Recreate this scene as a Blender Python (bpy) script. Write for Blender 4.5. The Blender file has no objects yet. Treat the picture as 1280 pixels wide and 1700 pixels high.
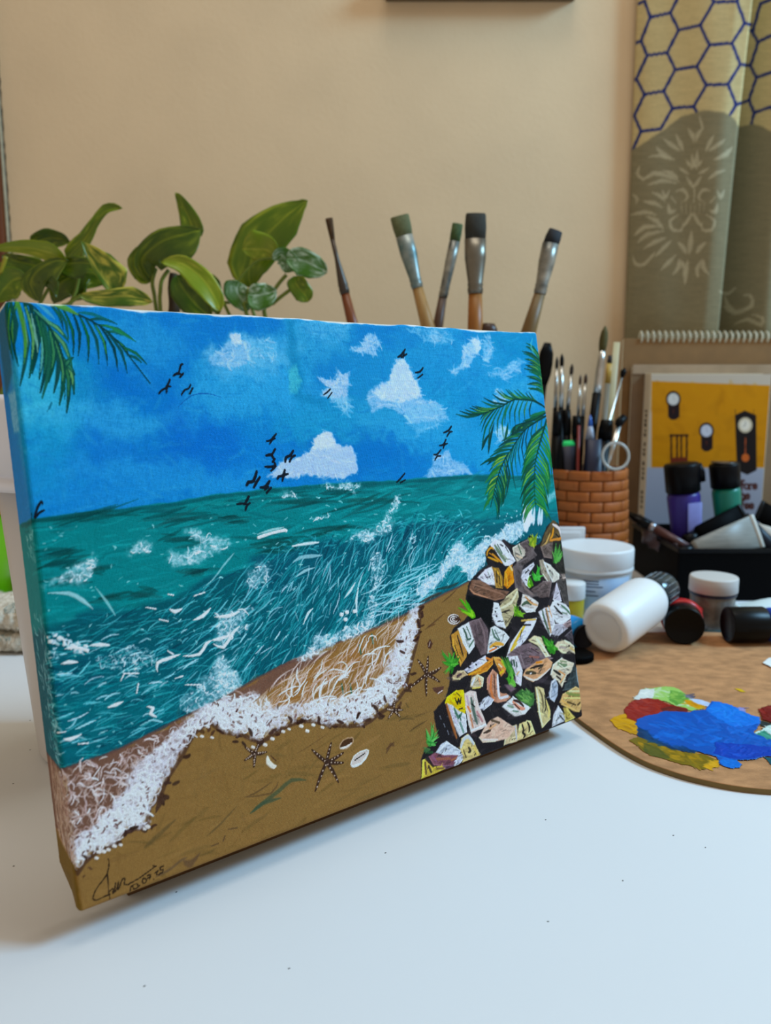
import bpy, bmesh, math, random
import numpy as np
from mathutils import Vector, Matrix
# ---------------------------------------------------------------- camera model (1280 x 1700 frame)
FPX = 1325.0
PITCH = math.atan(209.0/FPX)
CAM_H = 0.2391
_cp, _sp = math.cos(PITCH), math.sin(PITCH)
def ray(u, v):
    """direction of the sight line through pixel (u, v), depth component 1"""
    x = (u-640.0)/FPX; y = (850.0-v)/FPX
    return np.array([x, _cp+y*_sp, -_sp+y*_cp])
def at(u, v, depth):
    return np.array([0, 0, CAM_H]) + depth*ray(u, v)
def on_table(u, v, z=0.0):
    d = ray(u, v); return np.array([0, 0, CAM_H]) + d*((z-CAM_H)/d[2])
def at_y(u, v, y):
    d = ray(u, v); return np.array([0, 0, CAM_H]) + d*(y/d[1])
# ---------------------------------------------------------------- where the canvas stands
CV_D = 0.3440                                  # depth of the near (left) end
_BL = at(133, 1517, CV_D); _BR = at(969, 1190, CV_D*1027.8/643.5)
_TL = at(7, 497, CV_D);    _TR = at(893, 551, CV_D*1027.8/643.5)
CV_W = float(np.linalg.norm(((_BR-_BL)+(_TR-_TL))/2)); CV_H = float(np.linalg.norm(((_TL-_BL)+(_TR-_BR))/2))
CV_S = ((_BR-_BL)+(_TR-_TL)); CV_S /= np.linalg.norm(CV_S)
CV_T = ((_TL-_BL)+(_TR-_BR)); CV_T -= CV_S*CV_T.dot(CV_S); CV_T /= np.linalg.norm(CV_T)
CV_N = np.cross(CV_S, CV_T)          # towards the viewer
CV_O = (_BL+_BR+_TL+_TR)/4 - CV_S*CV_W/2 - CV_T*CV_H/2
def on_canvas(pts):
    """photo pixels -> metres on the canvas face (from its lower left corner)"""
    pts = np.asarray(pts, float).reshape(-1, 2)
    x = (pts[:, 0]-640)/FPX; y = (850-pts[:, 1])/FPX
    d = np.stack([x, _cp+y*_sp, -_sp+y*_cp], 1)
    c = np.array([0, 0, CAM_H])
    k = (CV_O-c).dot(CV_N)/d.dot(CV_N)
    q = c + d*k[:, None] - CV_O
    return np.stack([q.dot(CV_S), q.dot(CV_T)], 1)
# ---------------------------------------------------------------- camera, light, exposure
scene = bpy.context.scene
col = scene.collection
cam_data = bpy.data.cameras.new('camera')
cam_data.sensor_fit = 'HORIZONTAL'; cam_data.sensor_width = 36.0
cam_data.lens = 36.0*FPX/1280.0
cam_data.clip_start = 0.01
cam_data.dof.use_dof = True; cam_data.dof.focus_distance = 0.45
cam_data.dof.aperture_fstop = 11.5
camera = bpy.data.objects.new('camera', cam_data); col.objects.link(camera)
camera.location = (0, 0, CAM_H); camera.rotation_euler = (math.pi/2-PITCH, 0, 0)
scene.camera = camera
world = bpy.data.worlds.new('room_ambient'); scene.world = world; world.use_nodes = True
_bg = world.node_tree.nodes['Background']; _bg.inputs[0].default_value = (1.0, 0.84, 0.66, 1); _bg.inputs[1].default_value = 0.47
def area_lamp(name, loc, target, sx, sy, watts, color):
    d = bpy.data.lights.new(name, 'AREA'); d.shape = 'RECTANGLE'; d.size = sx; d.size_y = sy; d.energy = watts; d.color = color
    o = bpy.data.objects.new(name, d); col.objects.link(o); o.location = loc
    o.rotation_euler = (Vector(target)-Vector(loc)).to_track_quat('-Z', 'Y').to_euler(); return o
area_lamp('ceiling_lamp', (0.12, 0.70, 2.0), (0.05, 0.60, 0), 0.8, 0.45, 7.5, (1.0, 0.95, 0.86))
area_lamp('window_daylight', (1.50, 0.56, 1.30), (0.05, 0.50, 0.05), 0.55, 0.45, 38, (0.34, 0.67, 0.97))
scene.view_settings.view_transform = 'Standard'; scene.view_settings.look = 'None'
scene.view_settings.exposure = 0.0; scene.view_settings.gamma = 1.0; scene.view_settings.use_curve_mapping = False
CV_GAIN = (1.46, 1.37, 1.42)
# ---------------------------------------------------------------- materials
def lin(c):
    c = np.asarray(c, float)/255.0
    return np.where(c <= .04045, c/12.92, ((c+.055)/1.055)**2.4)
def mat(name, c, rough=.5, metal=0, noise=0, nscale=40, bump=0, bscale=200, trans=0, ior=1.45, spec=.5, coat=0, c2=None, stretch=None, sss=0, alpha=1.0):
    m = bpy.data.materials.new(name); m.use_nodes = True; nt = m.node_tree; b = nt.nodes['Principled BSDF']
    L = lin(c); b.inputs['Base Color'].default_value = (*L, 1); b.inputs['Roughness'].default_value = rough
    b.inputs['Metallic'].default_value = metal; b.inputs['Transmission Weight'].default_value = trans; b.inputs['IOR'].default_value = ior
    b.inputs['Specular IOR Level'].default_value = spec; b.inputs['Coat Weight'].default_value = coat; b.inputs['Alpha'].default_value = alpha
    if sss: b.inputs['Subsurface Weight'].default_value = sss; b.inputs['Subsurface Radius'].default_value = (.004, .004, .004)
    tc = nt.nodes.new('ShaderNodeTexCoord'); mp = nt.nodes.new('ShaderNodeMapping'); nt.links.new(tc.outputs['Object'], mp.inputs[0])
    if stretch: mp.inputs['Scale'].default_value = stretch
    if noise or c2 is not None:
        n = nt.nodes.new('ShaderNodeTexNoise'); n.inputs['Scale'].default_value = nscale; n.inputs['Detail'].default_value = 5
        nt.links.new(mp.outputs[0], n.inputs['Vector'])
        r = nt.nodes.new('ShaderNodeValToRGB'); nt.links.new(n.outputs[0], r.inputs[0])
        A = L*(1-noise) if c2 is None else lin(c2); B = np.minimum(L*(1+noise), 1) if c2 is None else L
        r.color_ramp.elements[0].position = .33; r.color_ramp.elements[1].position = .67
        r.color_ramp.elements[0].color = (*A, 1); r.color_ramp.elements[1].color = (*B, 1)
        nt.links.new(r.outputs[0], b.inputs['Base Color'])
    if bump:
        n = nt.nodes.new('ShaderNodeTexNoise'); n.inputs['Scale'].default_value = bscale; n.inputs['Detail'].default_value = 4
        nt.links.new(mp.outputs[0], n.inputs['Vector'])
        bp = nt.nodes.new('ShaderNodeBump'); bp.inputs['Strength'].default_value = bump; bp.inputs['Distance'].default_value = .001
        nt.links.new(n.outputs[0], bp.inputs['Height']); nt.links.new(bp.outputs[0], b.inputs['Normal'])
    return m
def paint_mat(name, rough=.45, gain=(1, 1, 1), weave=0, spec=.5, bump_noise=0, bscale=900):
    """colour comes from the paint laid on the mesh"""
    m = bpy.data.materials.new(name); m.use_nodes = True; nt = m.node_tree; b = nt.nodes['Principled BSDF']
    a = nt.nodes.new('ShaderNodeAttribute'); a.attribute_name = 'paint'
    mx = nt.nodes.new('ShaderNodeMix'); mx.data_type = 'RGBA'; mx.blend_type = 'MULTIPLY'; mx.inputs['Factor'].default_value = 1
    nt.links.new(a.outputs['Color'], mx.inputs['A']); mx.inputs['B'].default_value = (*gain, 1)
    nt.links.new(mx.outputs['Result'], b.inputs['Base Color']); b.inputs['Roughness'].default_value = rough; b.inputs['Specular IOR Level'].default_value = spec
    if weave or bump_noise:
        tc = nt.nodes.new('ShaderNodeTexCoord'); h = None
        if weave:
            out = []
            for ax in ('X', 'Y'):
                w = nt.nodes.new('ShaderNodeTexWave'); w.bands_direction = ax; w.inputs['Scale'].default_value = 480; w.inputs['Distortion'].default_value = .8; w.inputs['Detail'].default_value = 1
                nt.links.new(tc.outputs['Object'], w.inputs['Vector']); out.append(w)
            mt = nt.nodes.new('ShaderNodeMath'); mt.operation = 'MULTIPLY'; nt.links.new(out[0].outputs['Fac'], mt.inputs[0]); nt.links.new(out[1].outputs['Fac'], mt.inputs[1]); h = mt.outputs[0]
        n = nt.nodes.new('ShaderNodeTexNoise'); n.inputs['Scale'].default_value = bscale; n.inputs['Detail'].default_value = 3; nt.links.new(tc.outputs['Object'], n.inputs['Vector'])
        bp = nt.nodes.new('ShaderNodeBump'); bp.inputs['Strength'].default_value = bump_noise or weave; bp.inputs['Distance'].default_value = .0006
        if h is not None:
            ad = nt.nodes.new('ShaderNodeMath'); ad.operation = 'ADD'; nt.links.new(h, ad.inputs[0]); nt.links.new(n.outputs[0], ad.inputs[1]); nt.links.new(ad.outputs[0], bp.inputs['Height'])
        else: nt.links.new(n.outputs[0], bp.inputs['Height'])
        nt.links.new(bp.outputs[0], b.inputs['Normal'])
    return m
# ---------------------------------------------------------------- mesh helpers
def thing(name, label, cat, loc=(0, 0, 0), group=None):
    o = bpy.data.objects.new(name, None); col.objects.link(o); o.location = Vector([float(v) for v in loc]); o.empty_display_size = .02
    o['label'] = label; o['category'] = cat
    if group: o['group'] = group
    return o
def tag(o, label, cat, group=None):
    o['label'] = label; o['category'] = cat
    if group: o['group'] = group
    return o
def world_loc(o):
    v = Vector((0, 0, 0))
    while o is not None: v = v+o.location; o = o.parent
    return v
def obj(name, verts, faces, m, parent=None, smooth=True, origin=None, label=None):
    """one mesh object; verts in world metres"""
    V = np.asarray(verts, float); base = np.zeros(3) if parent is None else np.array(world_loc(parent))
    org = base if origin is None else np.asarray(origin, float)
    me = bpy.data.meshes.new(name); me.from_pydata((V-org).tolist(), [], [tuple(f) for f in faces]); me.update()
    me.materials.append(m)
    if smooth: me.polygons.foreach_set('use_smooth', [True]*len(me.polygons))
    o = bpy.data.objects.new(name, me); col.objects.link(o); o.location = Vector(org-base); o.parent = parent
    if label: o['label'] = label
    return o
def join(*parts):
    V = []; F = []; n = 0
    for v, f in parts:
        V.append(np.asarray(v, float)); F += [tuple(i+n for i in q) for q in f]; n += len(v)
    return np.concatenate(V), F
def frame(axis):
    a = np.asarray(axis, float); a = a/np.linalg.norm(a); h = np.array([0, 0, 1.0]) if abs(a[2]) < .9 else np.array([1.0, 0, 0])
    x = np.cross(h, a); x /= np.linalg.norm(x); return x, np.cross(a, x), a
def lathe(prof, o=(0, 0, 0), axis=(0, 0, 1), n=40, cap=True, squash=1.0, xdir=None):
    """profile [(radius, height)] turned about an axis; squash flattens it along one side"""
    x, y, a = frame(axis)
    if xdir is not None:
        x = np.asarray(xdir, float); x = x-a*x.dot(a); x /= np.linalg.norm(x); y = np.cross(a, x)
    th = np.arange(n)*2*np.pi/n; V = []; F = []
    for r, h in prof:
        V.append(np.asarray(o)+a*h+r*(np.cos(th)[:, None]*x+squash*np.sin(th)[:, None]*y))
    for k in range(len(prof)-1):
        for i in range(n): j = (i+1) % n; F.append((k*n+i, k*n+j, (k+1)*n+j, (k+1)*n+i))
    if cap:
        F.append(tuple(range(n-1, -1, -1))); F.append(tuple((len(prof)-1)*n+i for i in range(n)))
    return np.concatenate(V), F
def boxm(x0, x1, y0, y1, z0, z1, bevel=0.0, seg=2):
    bm = bmesh.new(); bmesh.ops.create_cube(bm, size=1)
    for v in bm.verts: v.co = ((x0+x1)/2+v.co.x*(x1-x0), (y0+y1)/2+v.co.y*(y1-y0), (z0+z1)/2+v.co.z*(z1-z0))
    if bevel: bmesh.ops.bevel(bm, geom=bm.edges[:], offset=bevel, segments=seg, affect='EDGES', profile=.5)
    bm.verts.index_update(); V = [tuple(v.co) for v in bm.verts]; F = [tuple(v.index for v in f.verts) for f in bm.faces]; bm.free()
    return np.array(V), F
def tubem(pts, r, n=10, cap=True, sub=4):
    p = np.asarray(pts, float); m = len(p)
    r = np.full(m, float(r)) if np.isscalar(r) else np.interp(np.linspace(0, 1, m), np.linspace(0, 1, len(r)), r)
    if m > 2 and sub > 1:
        T = np.linspace(0, m-1, (m-1)*sub+1); i = np.clip(T.astype(int), 0, m-2); f = (T-i)[:, None]
        a, b, c, d = p[np.clip(i-1, 0, m-1)], p[i], p[i+1], p[np.clip(i+2, 0, m-1)]
        r = np.interp(T, np.arange(m), r); p = .5*(2*b+(c-a)*f+(2*a-5*b+4*c-d)*f*f+(3*b-a-3*c+d)*f**3); m = len(p)
    t = np.gradient(p, axis=0); t /= np.linalg.norm(t, axis=1)[:, None]
    x, y, _ = frame(t[0]); th = np.arange(n)*2*np.pi/n; V = []; F = []
    for k in range(m):
        x = x-t[k]*x.dot(t[k]); x /= np.linalg.norm(x); y = np.cross(t[k], x)
        V.append(p[k]+r[k]*(np.cos(th)[:, None]*x+np.sin(th)[:, None]*y))
    for k in range(m-1):
        for i in range(n): j = (i+1) % n; F.append((k*n+i, k*n+j, (k+1)*n+j, (k+1)*n+i))
    if cap: F.append(tuple(range(n-1, -1, -1))); F.append(tuple((m-1)*n+i for i in range(n)))
    return np.concatenate(V), F
def rod(A, B, secs, n=20, flat_to=None):
    """turned rod from A to B; secs = [(t along, half width, half thickness)]"""
    A = np.asarray(A, float); B = np.asarray(B, float); a = B-A; L = np.linalg.norm(a); a = a/L
    x = np.array([1.0, 0, 0]) if flat_to is None else np.asarray(flat_to, float)
    x = x-a*x.dot(a); x /= np.linalg.norm(x); y = np.cross(a, x); th = np.arange(n)*2*np.pi/n; V = []; F = []
    for t, w, h in secs: V.append(A+a*L*t+w*np.cos(th)[:, None]*x+h*np.sin(th)[:, None]*y)
    for k in range(len(secs)-1):
        for i in range(n): j = (i+1) % n; F.append((k*n+i, k*n+j, (k+1)*n+j, (k+1)*n+i))
    F.append(tuple(range(n-1, -1, -1))); F.append(tuple((len(secs)-1)*n+i for i in range(n)))
    return np.concatenate(V), F
def gridmesh(name, pos, colors, m, parent=None, keep=None, label=None, origin=None, gain=1.0):
    """fast grid: pos (ny, nx, 3) world metres, colours (ny, nx, 3) in display values"""
    ny, nx = pos.shape[:2]
    base = np.zeros(3) if parent is None else np.array(world_loc(parent)); org = base if origin is None else np.asarray(origin)
    idx = np.arange(ny*nx).reshape(ny, nx)
    q = np.stack([idx[:-1, :-1], idx[:-1, 1:], idx[1:, 1:], idx[1:, :-1]], -1).reshape(-1, 4)
    if keep is not None: q = q[keep[:-1, :-1].ravel()]
    used = np.unique(q); remap = np.full(ny*nx, -1); remap[used] = np.arange(len(used)); q = remap[q]
    P = (pos.reshape(-1, 3)-org)[used]; C = np.minimum(lin(colors.reshape(-1, 3)*255)*gain, .90)[used]
    me = bpy.data.meshes.new(name)
    me.vertices.add(len(P)); me.vertices.foreach_set('co', P.astype(np.float32).ravel())
    me.loops.add(q.size); me.loops.foreach_set('vertex_index', q.astype(np.int32).ravel())
    me.polygons.add(len(q)); me.polygons.foreach_set('loop_start', np.arange(0, q.size, 4, dtype=np.int32)); me.polygons.foreach_set('loop_total', np.full(len(q), 4, dtype=np.int32))
    me.update(calc_edges=True)
    me.polygons.foreach_set('use_smooth', np.ones(len(q), dtype=bool))
    at_ = me.attributes.new('paint', 'FLOAT_COLOR', 'POINT'); at_.data.foreach_set('color', np.c_[C, np.ones(len(C))].astype(np.float32).ravel())
    me.materials.append(m); me.validate()
    o = bpy.data.objects.new(name, me); col.objects.link(o); o.location = Vector(org-base); o.parent = parent
    if label: o['label'] = label
    return o
# ---------------------------------------------------------------- the painter: brush strokes laid on the canvas in canvas millimetres
CELL = 0.00038; WRAP = 0.0235
GX = int(round((CV_W+WRAP)/CELL)); GY = int(round(CV_H/CELL))
RS = np.random.RandomState(7)
def vnoise(shape, sx, sy, seed, octs=3):
    r = np.random.RandomState(seed); out = np.zeros(shape); amp = 1.0; tot = 0
    for o in range(octs):
        nx = int(shape[1]/sx)+3; ny = int(shape[0]/sy)+3
        g = r.rand(ny, nx)
        X = np.arange(shape[1])/sx; Y = np.arange(shape[0])/sy
        xi = X.astype(int); yi = Y.astype(int); fx = X-xi; fy = Y-yi
        fx = fx*fx*(3-2*fx); fy = fy*fy*(3-2*fy)
        a = g[yi][:, xi]*(1-fx)+g[yi][:, xi+1]*fx; b = g[yi+1][:, xi]*(1-fx)+g[yi+1][:, xi+1]*fx
        out += amp*(a*(1-fy)[:, None]+b*fy[:, None]); tot += amp; amp *= .5; sx = max(1.01, sx/2); sy = max(1.01, sy/2)
    return out/tot
def smooth(a, b, x):
    t = np.clip((x-a)/(b-a), 0, 1); return t*t*(3-2*t)
class Painter:
    def __init__(s, gx, gy, conv, scale_at, ground):
        s.gx, s.gy, s.conv, s.scale_at = gx, gy, conv, scale_at
        s.col = np.zeros((gy, gx, 3)) + np.array(ground)/255.0
        s.hgt = np.zeros((gy, gx))
        s.fine = vnoise((gy, gx), 2.2, 2.2, 3, 2); s.mid = vnoise((gy, gx), 7, 7, 5, 3)
        s.brx = vnoise((gy, gx), 14, 2.0, 6, 2); s.bry = vnoise((gy, gx), 2.0, 14, 8, 2)
        s.wx = vnoise((gy, gx), 18, 18, 11, 3)-.5; s.wy = vnoise((gy, gx), 18, 18, 12, 3)-.5
        s.fx = vnoise((gy, gx), 5, 5, 13, 2)-.5; s.fy = vnoise((gy, gx), 5, 5, 14, 2)-.5
    def box(s, q, m):
        x0 = max(0, int(q[:, 0].min()-m)); x1 = min(s.gx, int(q[:, 0].max()+m)+2)
        y0 = max(0, int(q[:, 1].min()-m)); y1 = min(s.gy, int(q[:, 1].max()+m)+2)
        return x0, x1, y0, y1
    def lay(s, sl, al, color, relief=0):
        c = np.array(color, float)/255.0
        s.col[sl] += (c-s.col[sl])*al[..., None]
        if relief: s.hgt[sl] = np.maximum(s.hgt[sl]*(1-al*.5), relief*al)
    def stroke(s, pts, w, color, a=1.0, soft=.45, dry=0.0, relief=0.0, taper=.7, sub=2):
        q = s.conv(pts); n = len(q)
        sc = s.scale_at(q.mean(0))
        w = np.full(n, float(w)) if np.isscalar(w) else np.interp(np.linspace(0, 1, n), np.linspace(0, 1, len(w)), w)
        w = w*sc*.5
        if n > 2 and sub > 1:                               # smooth the path
            t = np.arange(n); T = np.linspace(0, n-1, (n-1)*sub+1)
            i = np.clip(T.astype(int), 0, n-2); f = (T-i)[:, None]
            p0 = q[np.clip(i-1, 0, n-1)]; p1 = q[i]; p2 = q[i+1]; p3 = q[np.clip(i+2, 0, n-1)]
            q2 = .5*(2*p1+(p2-p0)*f+(2*p0-5*p1+4*p2-p3)*f*f+(3*p1-p0-3*p2+p3)*f**3)
            w = np.interp(T, t, w); q = q2; n = len(q)
        if taper > 0:
            T = np.linspace(0, 1, n); w = w*(1-taper*np.abs(2*T-1)**3)
        x0, x1, y0, y1 = s.box(q, w.max()+2)
        if x1 <= x0 or y1 <= y0: return
        X = np.arange(x0, x1, dtype=np.float32)[None, None, :]; Y = np.arange(y0, y1, dtype=np.float32)[None, :, None]
        best = None; step = max(1, int(400000/((x1-x0)*(y1-y0)+1)))
        for k0 in range(0, n-1, step):
            A_ = q[k0:min(k0+step, n-1)].astype(np.float32); D = q[k0+1:min(k0+step, n-1)+1].astype(np.float32)-A_; w0 = w[k0:min(k0+step, n-1)].astype(np.float32); w1 = w[k0+1:min(k0+step, n-1)+1].astype(np.float32)
            L = (D**2).sum(1)+1e-9; c = lambda v: v[:, None, None]
            dx = X-c(A_[:, 0]); dy = Y-c(A_[:, 1]); t = np.clip((dx*c(D[:, 0])+dy*c(D[:, 1]))/c(L), 0, 1)
            r2 = (dx-t*c(D[:, 0]))**2+(dy-t*c(D[:, 1]))**2
            bb = (1-np.sqrt(r2)/np.maximum(c(w0)+c(w1-w0)*t, .35)).max(0)
            best = bb if best is None else np.maximum(best, bb)
        m = smooth(0, soft+1e-3, best + .35/np.maximum(w.max(), .6))
        thin = min(1.0, max(w.max(), .25)/.55)
        sl = (slice(y0, y1), slice(x0, x1))
        if dry > 0: m = m*smooth(dry-.28, dry+.28, s.fine[sl]*.4+s.mid[sl]*.3+.2+.3*np.clip(best, 0, 1))
        s.lay(sl, m*a*thin, color, relief)
    def sdf(s, q, X, Y):
        ins = np.zeros(X.shape, bool); dist = np.full(X.shape, 1e9)
        n = len(q)
        for k in range(n):
            a_, b_ = q[k], q[(k+1) % n]; d = b_-a_; L = d.dot(d)+1e-9
            t = np.clip(((X-a_[0])*d[0]+(Y-a_[1])*d[1])/L, 0, 1)
            dist = np.minimum(dist, (X-a_[0]-t*d[0])**2+(Y-a_[1]-t*d[1])**2)
            c = (a_[1] > Y) != (b_[1] > Y)
            ins ^= c & (X < (b_[0]-a_[0])*(Y-a_[1])/(b_[1]-a_[1]+1e-12)+a_[0])
        return np.where(ins, 1, -1)*np.sqrt(dist)
    def mask(s, pts, soft=1.5, rough=0.0, froug=0.0):
        q = s.conv(pts); sc = s.scale_at(q.mean(0)); soft = soft*sc; rough *= sc; froug *= sc
        x0, x1, y0, y1 = s.box(q, soft+rough+froug+1)
        if x1 <= x0 or y1 <= y0: return None, None
        X, Y = np.meshgrid(np.arange(x0, x1, dtype=float), np.arange(y0, y1, dtype=float)); sl = (slice(y0, y1), slice(x0, x1))
        if rough: X = X+s.wx[sl]*2*rough; Y = Y+s.wy[sl]*2*rough
        if froug: X = X+s.fx[sl]*2*froug; Y = Y+s.fy[sl]*2*froug
        return sl, smooth(-soft, soft, s.sdf(q, X, Y))
    def poly(s, pts, color, a=1.0, soft=1.2, rough=0.0, froug=0.0, dry=0.0, relief=0.0, var=0.0):
        sl, m = s.mask(pts, soft, rough, froug)
        if sl is None: return
        if dry > 0: m = m*smooth(dry-.30, dry+.30, s.fine[sl]*.30+s.mid[sl]*.30+s.brx[sl]*.2+s.bry[sl]*.2)
        if var:
            c0 = s.col[sl].copy(); v = (s.mid[sl]-.5)*2*var
            c = np.array(color, float)/255.0
            s.col[sl] = c0 + (np.clip(c+v[..., None], 0, 1)-c0)*(m*a)[..., None]
            if relief: s.hgt[sl] = np.maximum(s.hgt[sl], relief*m)
        else: s.lay(sl, m*a, color, relief)
    def cloud(s, cx, cy, rx, ry, color, a=.8, ang=0, dry=.35, rough=14):
        th = np.linspace(0, 2*np.pi, 18)[:-1]; ca, sa = math.cos(ang), math.sin(ang)
        pts = [(cx+rx*math.cos(t)*ca-ry*math.sin(t)*sa, cy+rx*math.cos(t)*sa+ry*math.sin(t)*ca) for t in th]
        s.poly(pts, color, a, soft=min(rx, ry)*.55, rough=rough, froug=4, dry=dry)
    def rnd_in(s, pts, n):
        p = np.array(pts, float); lo, hi = p.min(0), p.max(0); out = []
        while len(out) < n:
            c = lo+RS.rand(400, 2)*(hi-lo); ins = np.zeros(400, bool); m = len(p)
            for k in range(m):
                a_, b_ = p[k], p[(k+1) % m]
                cc = (a_[1] > c[:, 1]) != (b_[1] > c[:, 1])
                ins ^= cc & (c[:, 0] < (b_[0]-a_[0])*(c[:, 1]-a_[1])/(b_[1]-a_[1]+1e-12)+a_[0])
            out += list(c[ins])
        return out[:n]
    def scribble(s, c, L, ang, w, color, a, wob=.35, dry=0, relief=0, n=5, curve=0.0, taper=.8, soft=.6):
        p = [np.array(c, float)]; t = ang-curve/2
        for k in range(n-1):
            t += curve/(n-1)+RS.normal()*wob
            p.append(p[-1]+np.array([math.cos(t), math.sin(t)])*L/(n-1))
        off = (p[-1]-p[0])/2
        s.stroke([q-off for q in p], w, color, a, soft, dry, relief, taper)
def jit(c, v):
    k = RS.normal()*v; return [max(0, min(255, x+k+RS.normal()*v*.25)) for x in c]
def mixc(a, b, t): return [x+(y-x)*t for x, y in zip(a, b)]

def paint_seascape():
    def conv(pts):
        q = on_canvas(pts); return np.stack([(q[:, 0]+WRAP)/CELL, q[:, 1]/CELL], 1)
    def scale_at(g):                                            # grid cells per traced pixel: the traced photo shows the right end farther off
        depth = CV_D+(g[0]*CELL-WRAP)/CV_W*0.215
        return depth/FPX/CELL*1.06
    P = Painter(GX, GY, conv, scale_at, (8, 112, 212))
    C = lambda ox, oy, sc: (lambda l: [(ox+x/sc, oy+y/sc) for x, y in l])
    c6, p2, p3, p4 = C(640, 820, 3.541), C(800, 860, 7.529), C(690, 1060, 7.086), C(820, 1050, 8.0)
    r5, l6, c1, c2, c3 = C(780, 560, 5.669), C(0, 480, 4.923), C(0, 480, 4.25), C(280, 500, 3.765), C(580, 520, 3.368)
    s4, s5, s7, s8 = C(30, 800, 3.459), C(360, 780, 3.697), C(70, 1150, 3.657), C(380, 1120, 3.368)
    # ---- sky
    P.poly([(-40, 480), (960, 480), (960, 800), (-40, 880)], (10, 116, 214), 1, 2)
    for x, y, rx, ry, c, a in [(150, 620, 120, 60, (4, 100, 208), .8), (150, 780, 150, 55, (6, 100, 212), .85), (330, 700, 70, 60, (4, 98, 212), .75),
            (250, 560, 80, 50, (8, 108, 216), .7), (420, 545, 90, 40, (10, 110, 214), .7), (430, 690, 120, 50, (20, 132, 222), .5), (480, 770, 120, 40, (12, 118, 222), .7),
            (620, 740, 120, 50, (6, 110, 208), .8), (620, 570, 90, 40, (14, 118, 208), .6), (560, 640, 60, 60, (10, 108, 202), .6), (760, 690, 80, 60, (8, 120, 214), .7),
            (860, 620, 60, 60, (10, 130, 214), .7), (860, 580, 50, 30, (8, 128, 205), .8), (800, 740, 60, 40, (16, 138, 222), .6), (90, 640, 70, 60, (30, 150, 205), .75), (75, 720, 55, 50, (20, 148, 212), .7),
            (60, 790, 60, 40, (14, 126, 218), .6), (250, 800, 190, 28, (26, 134, 226), .75), (150, 835, 120, 18, (30, 136, 226), .7), (330, 780, 90, 25, (20, 124, 224), .6)]:
        P.cloud(x, y, rx, ry, c, a*.85, 0, .3, 22)
    for x, y, rx, ry, c, a in [(170, 690, 95, 26, (54, 158, 232), .6), (65, 690, 45, 20, (94, 190, 224), .65), (60, 630, 50, 40, (70, 175, 210), .5), (220, 560, 70, 40, (40, 146, 226), .6), (250, 600, 50, 36, (38, 142, 226), .4),
            (200, 770, 70, 26, (34, 138, 226), .5), (420, 640, 100, 42, (46, 156, 230), .8), (400, 660, 90, 36, (40, 150, 228), .6), (350, 670, 50, 30, (36, 140, 226), .5), (420, 595, 55, 34, (90, 172, 228), .75), (395, 583, 52, 20, (140, 188, 228), .6),
            (440, 590, 40, 34, (84, 172, 224), .5), (530, 550, 60, 34, (60, 160, 222), .7), (545, 543, 40, 20, (130, 184, 230), .55), (500, 600, 24, 46, (40, 150, 205), .5),
            (545, 700, 70, 36, (34, 150, 214), .6), (580, 700, 60, 22, (40, 152, 220), .4), (650, 690, 60, 40, (70, 160, 225), .5), (700, 680, 60, 36, (40, 150, 222), .6), (700, 570, 70, 40, (46, 152, 220), .6), (740, 650, 40, 40, (30, 150, 210), .5),
            (790, 600, 46, 34, (60, 160, 226), .5), (845, 640, 56, 34, (50, 156, 226), .5), (830, 690, 40, 40, (36, 150, 220), .5), (700, 720, 70, 30, (30, 140, 224), .5), (850, 760, 60, 26, (40, 160, 224), .6), (180, 720, 60, 24, (30, 130, 224), .4)]:
        P.cloud(x, y, rx, ry, c, a, RS.normal()*.12, .42, 16)
    for x, y, rx, ry, c, a in [(700, 600, 150, 60, (34, 142, 216), .55), (840, 700, 90, 90, (26, 142, 216), .55), (560, 690, 110, 46, (28, 140, 206), .5), (520, 560, 80, 46, (52, 154, 220), .5), (430, 640, 120, 46, (44, 150, 228), .55), (420, 590, 80, 30, (96, 176, 228), .4), (200, 700, 130, 26, (48, 150, 230), .45), (70, 660, 60, 60, (60, 172, 212), .5), (75, 760, 60, 60, (26, 140, 214), .5), (230, 570, 90, 36, (36, 140, 224), .5), (300, 800, 200, 26, (34, 138, 228), .5), (760, 740, 90, 36, (40, 150, 224), .45), (690, 700, 90, 30, (50, 156, 224), .45), (860, 565, 60, 30, (14, 132, 204), .6), (650, 560, 60, 26, (14, 116, 212), .5), (590, 750, 90, 30, (6, 104, 206), .5), (330, 740, 70, 40, (6, 98, 212), .5)]:
        P.cloud(x, y, rx, ry, c, a, RS.normal()*.1, .22, 26)
    for k in range(900):                                       # bristle marks
        x, y = RS.uniform(10, 930), RS.uniform(505, 850)
        P.scribble((x, y), RS.uniform(14, 46), RS.choice([0.05, 1.5, .6, -.3])+RS.normal()*.25, RS.uniform(3, 9), mixc((4, 100, 205), (70, 170, 232), RS.rand()**1.3), RS.uniform(.06, .22), .2, .45)
    # darker seam and green touch in the middle of the sky
    P.poly(c2([(735, 60), (775, 60), (800, 300), (850, 480), (830, 600), (780, 600), (740, 300)]), (12, 118, 190), .65, 6, 5)
    P.poly(c2([(770, 395), (800, 400), (830, 500), (800, 575), (755, 570), (750, 450)]), (70, 176, 196), .75, 3, 3, 2, .3)
    P.poly(c2([(780, 600), (850, 580), (960, 600), (980, 660), (820, 640)]), (10, 116, 186), .5, 6, 5)
    # white clouds, dragged with a dry brush
    W1, W2, W3 = (176, 200, 236), (206, 216, 240), (222, 226, 238)
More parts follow.
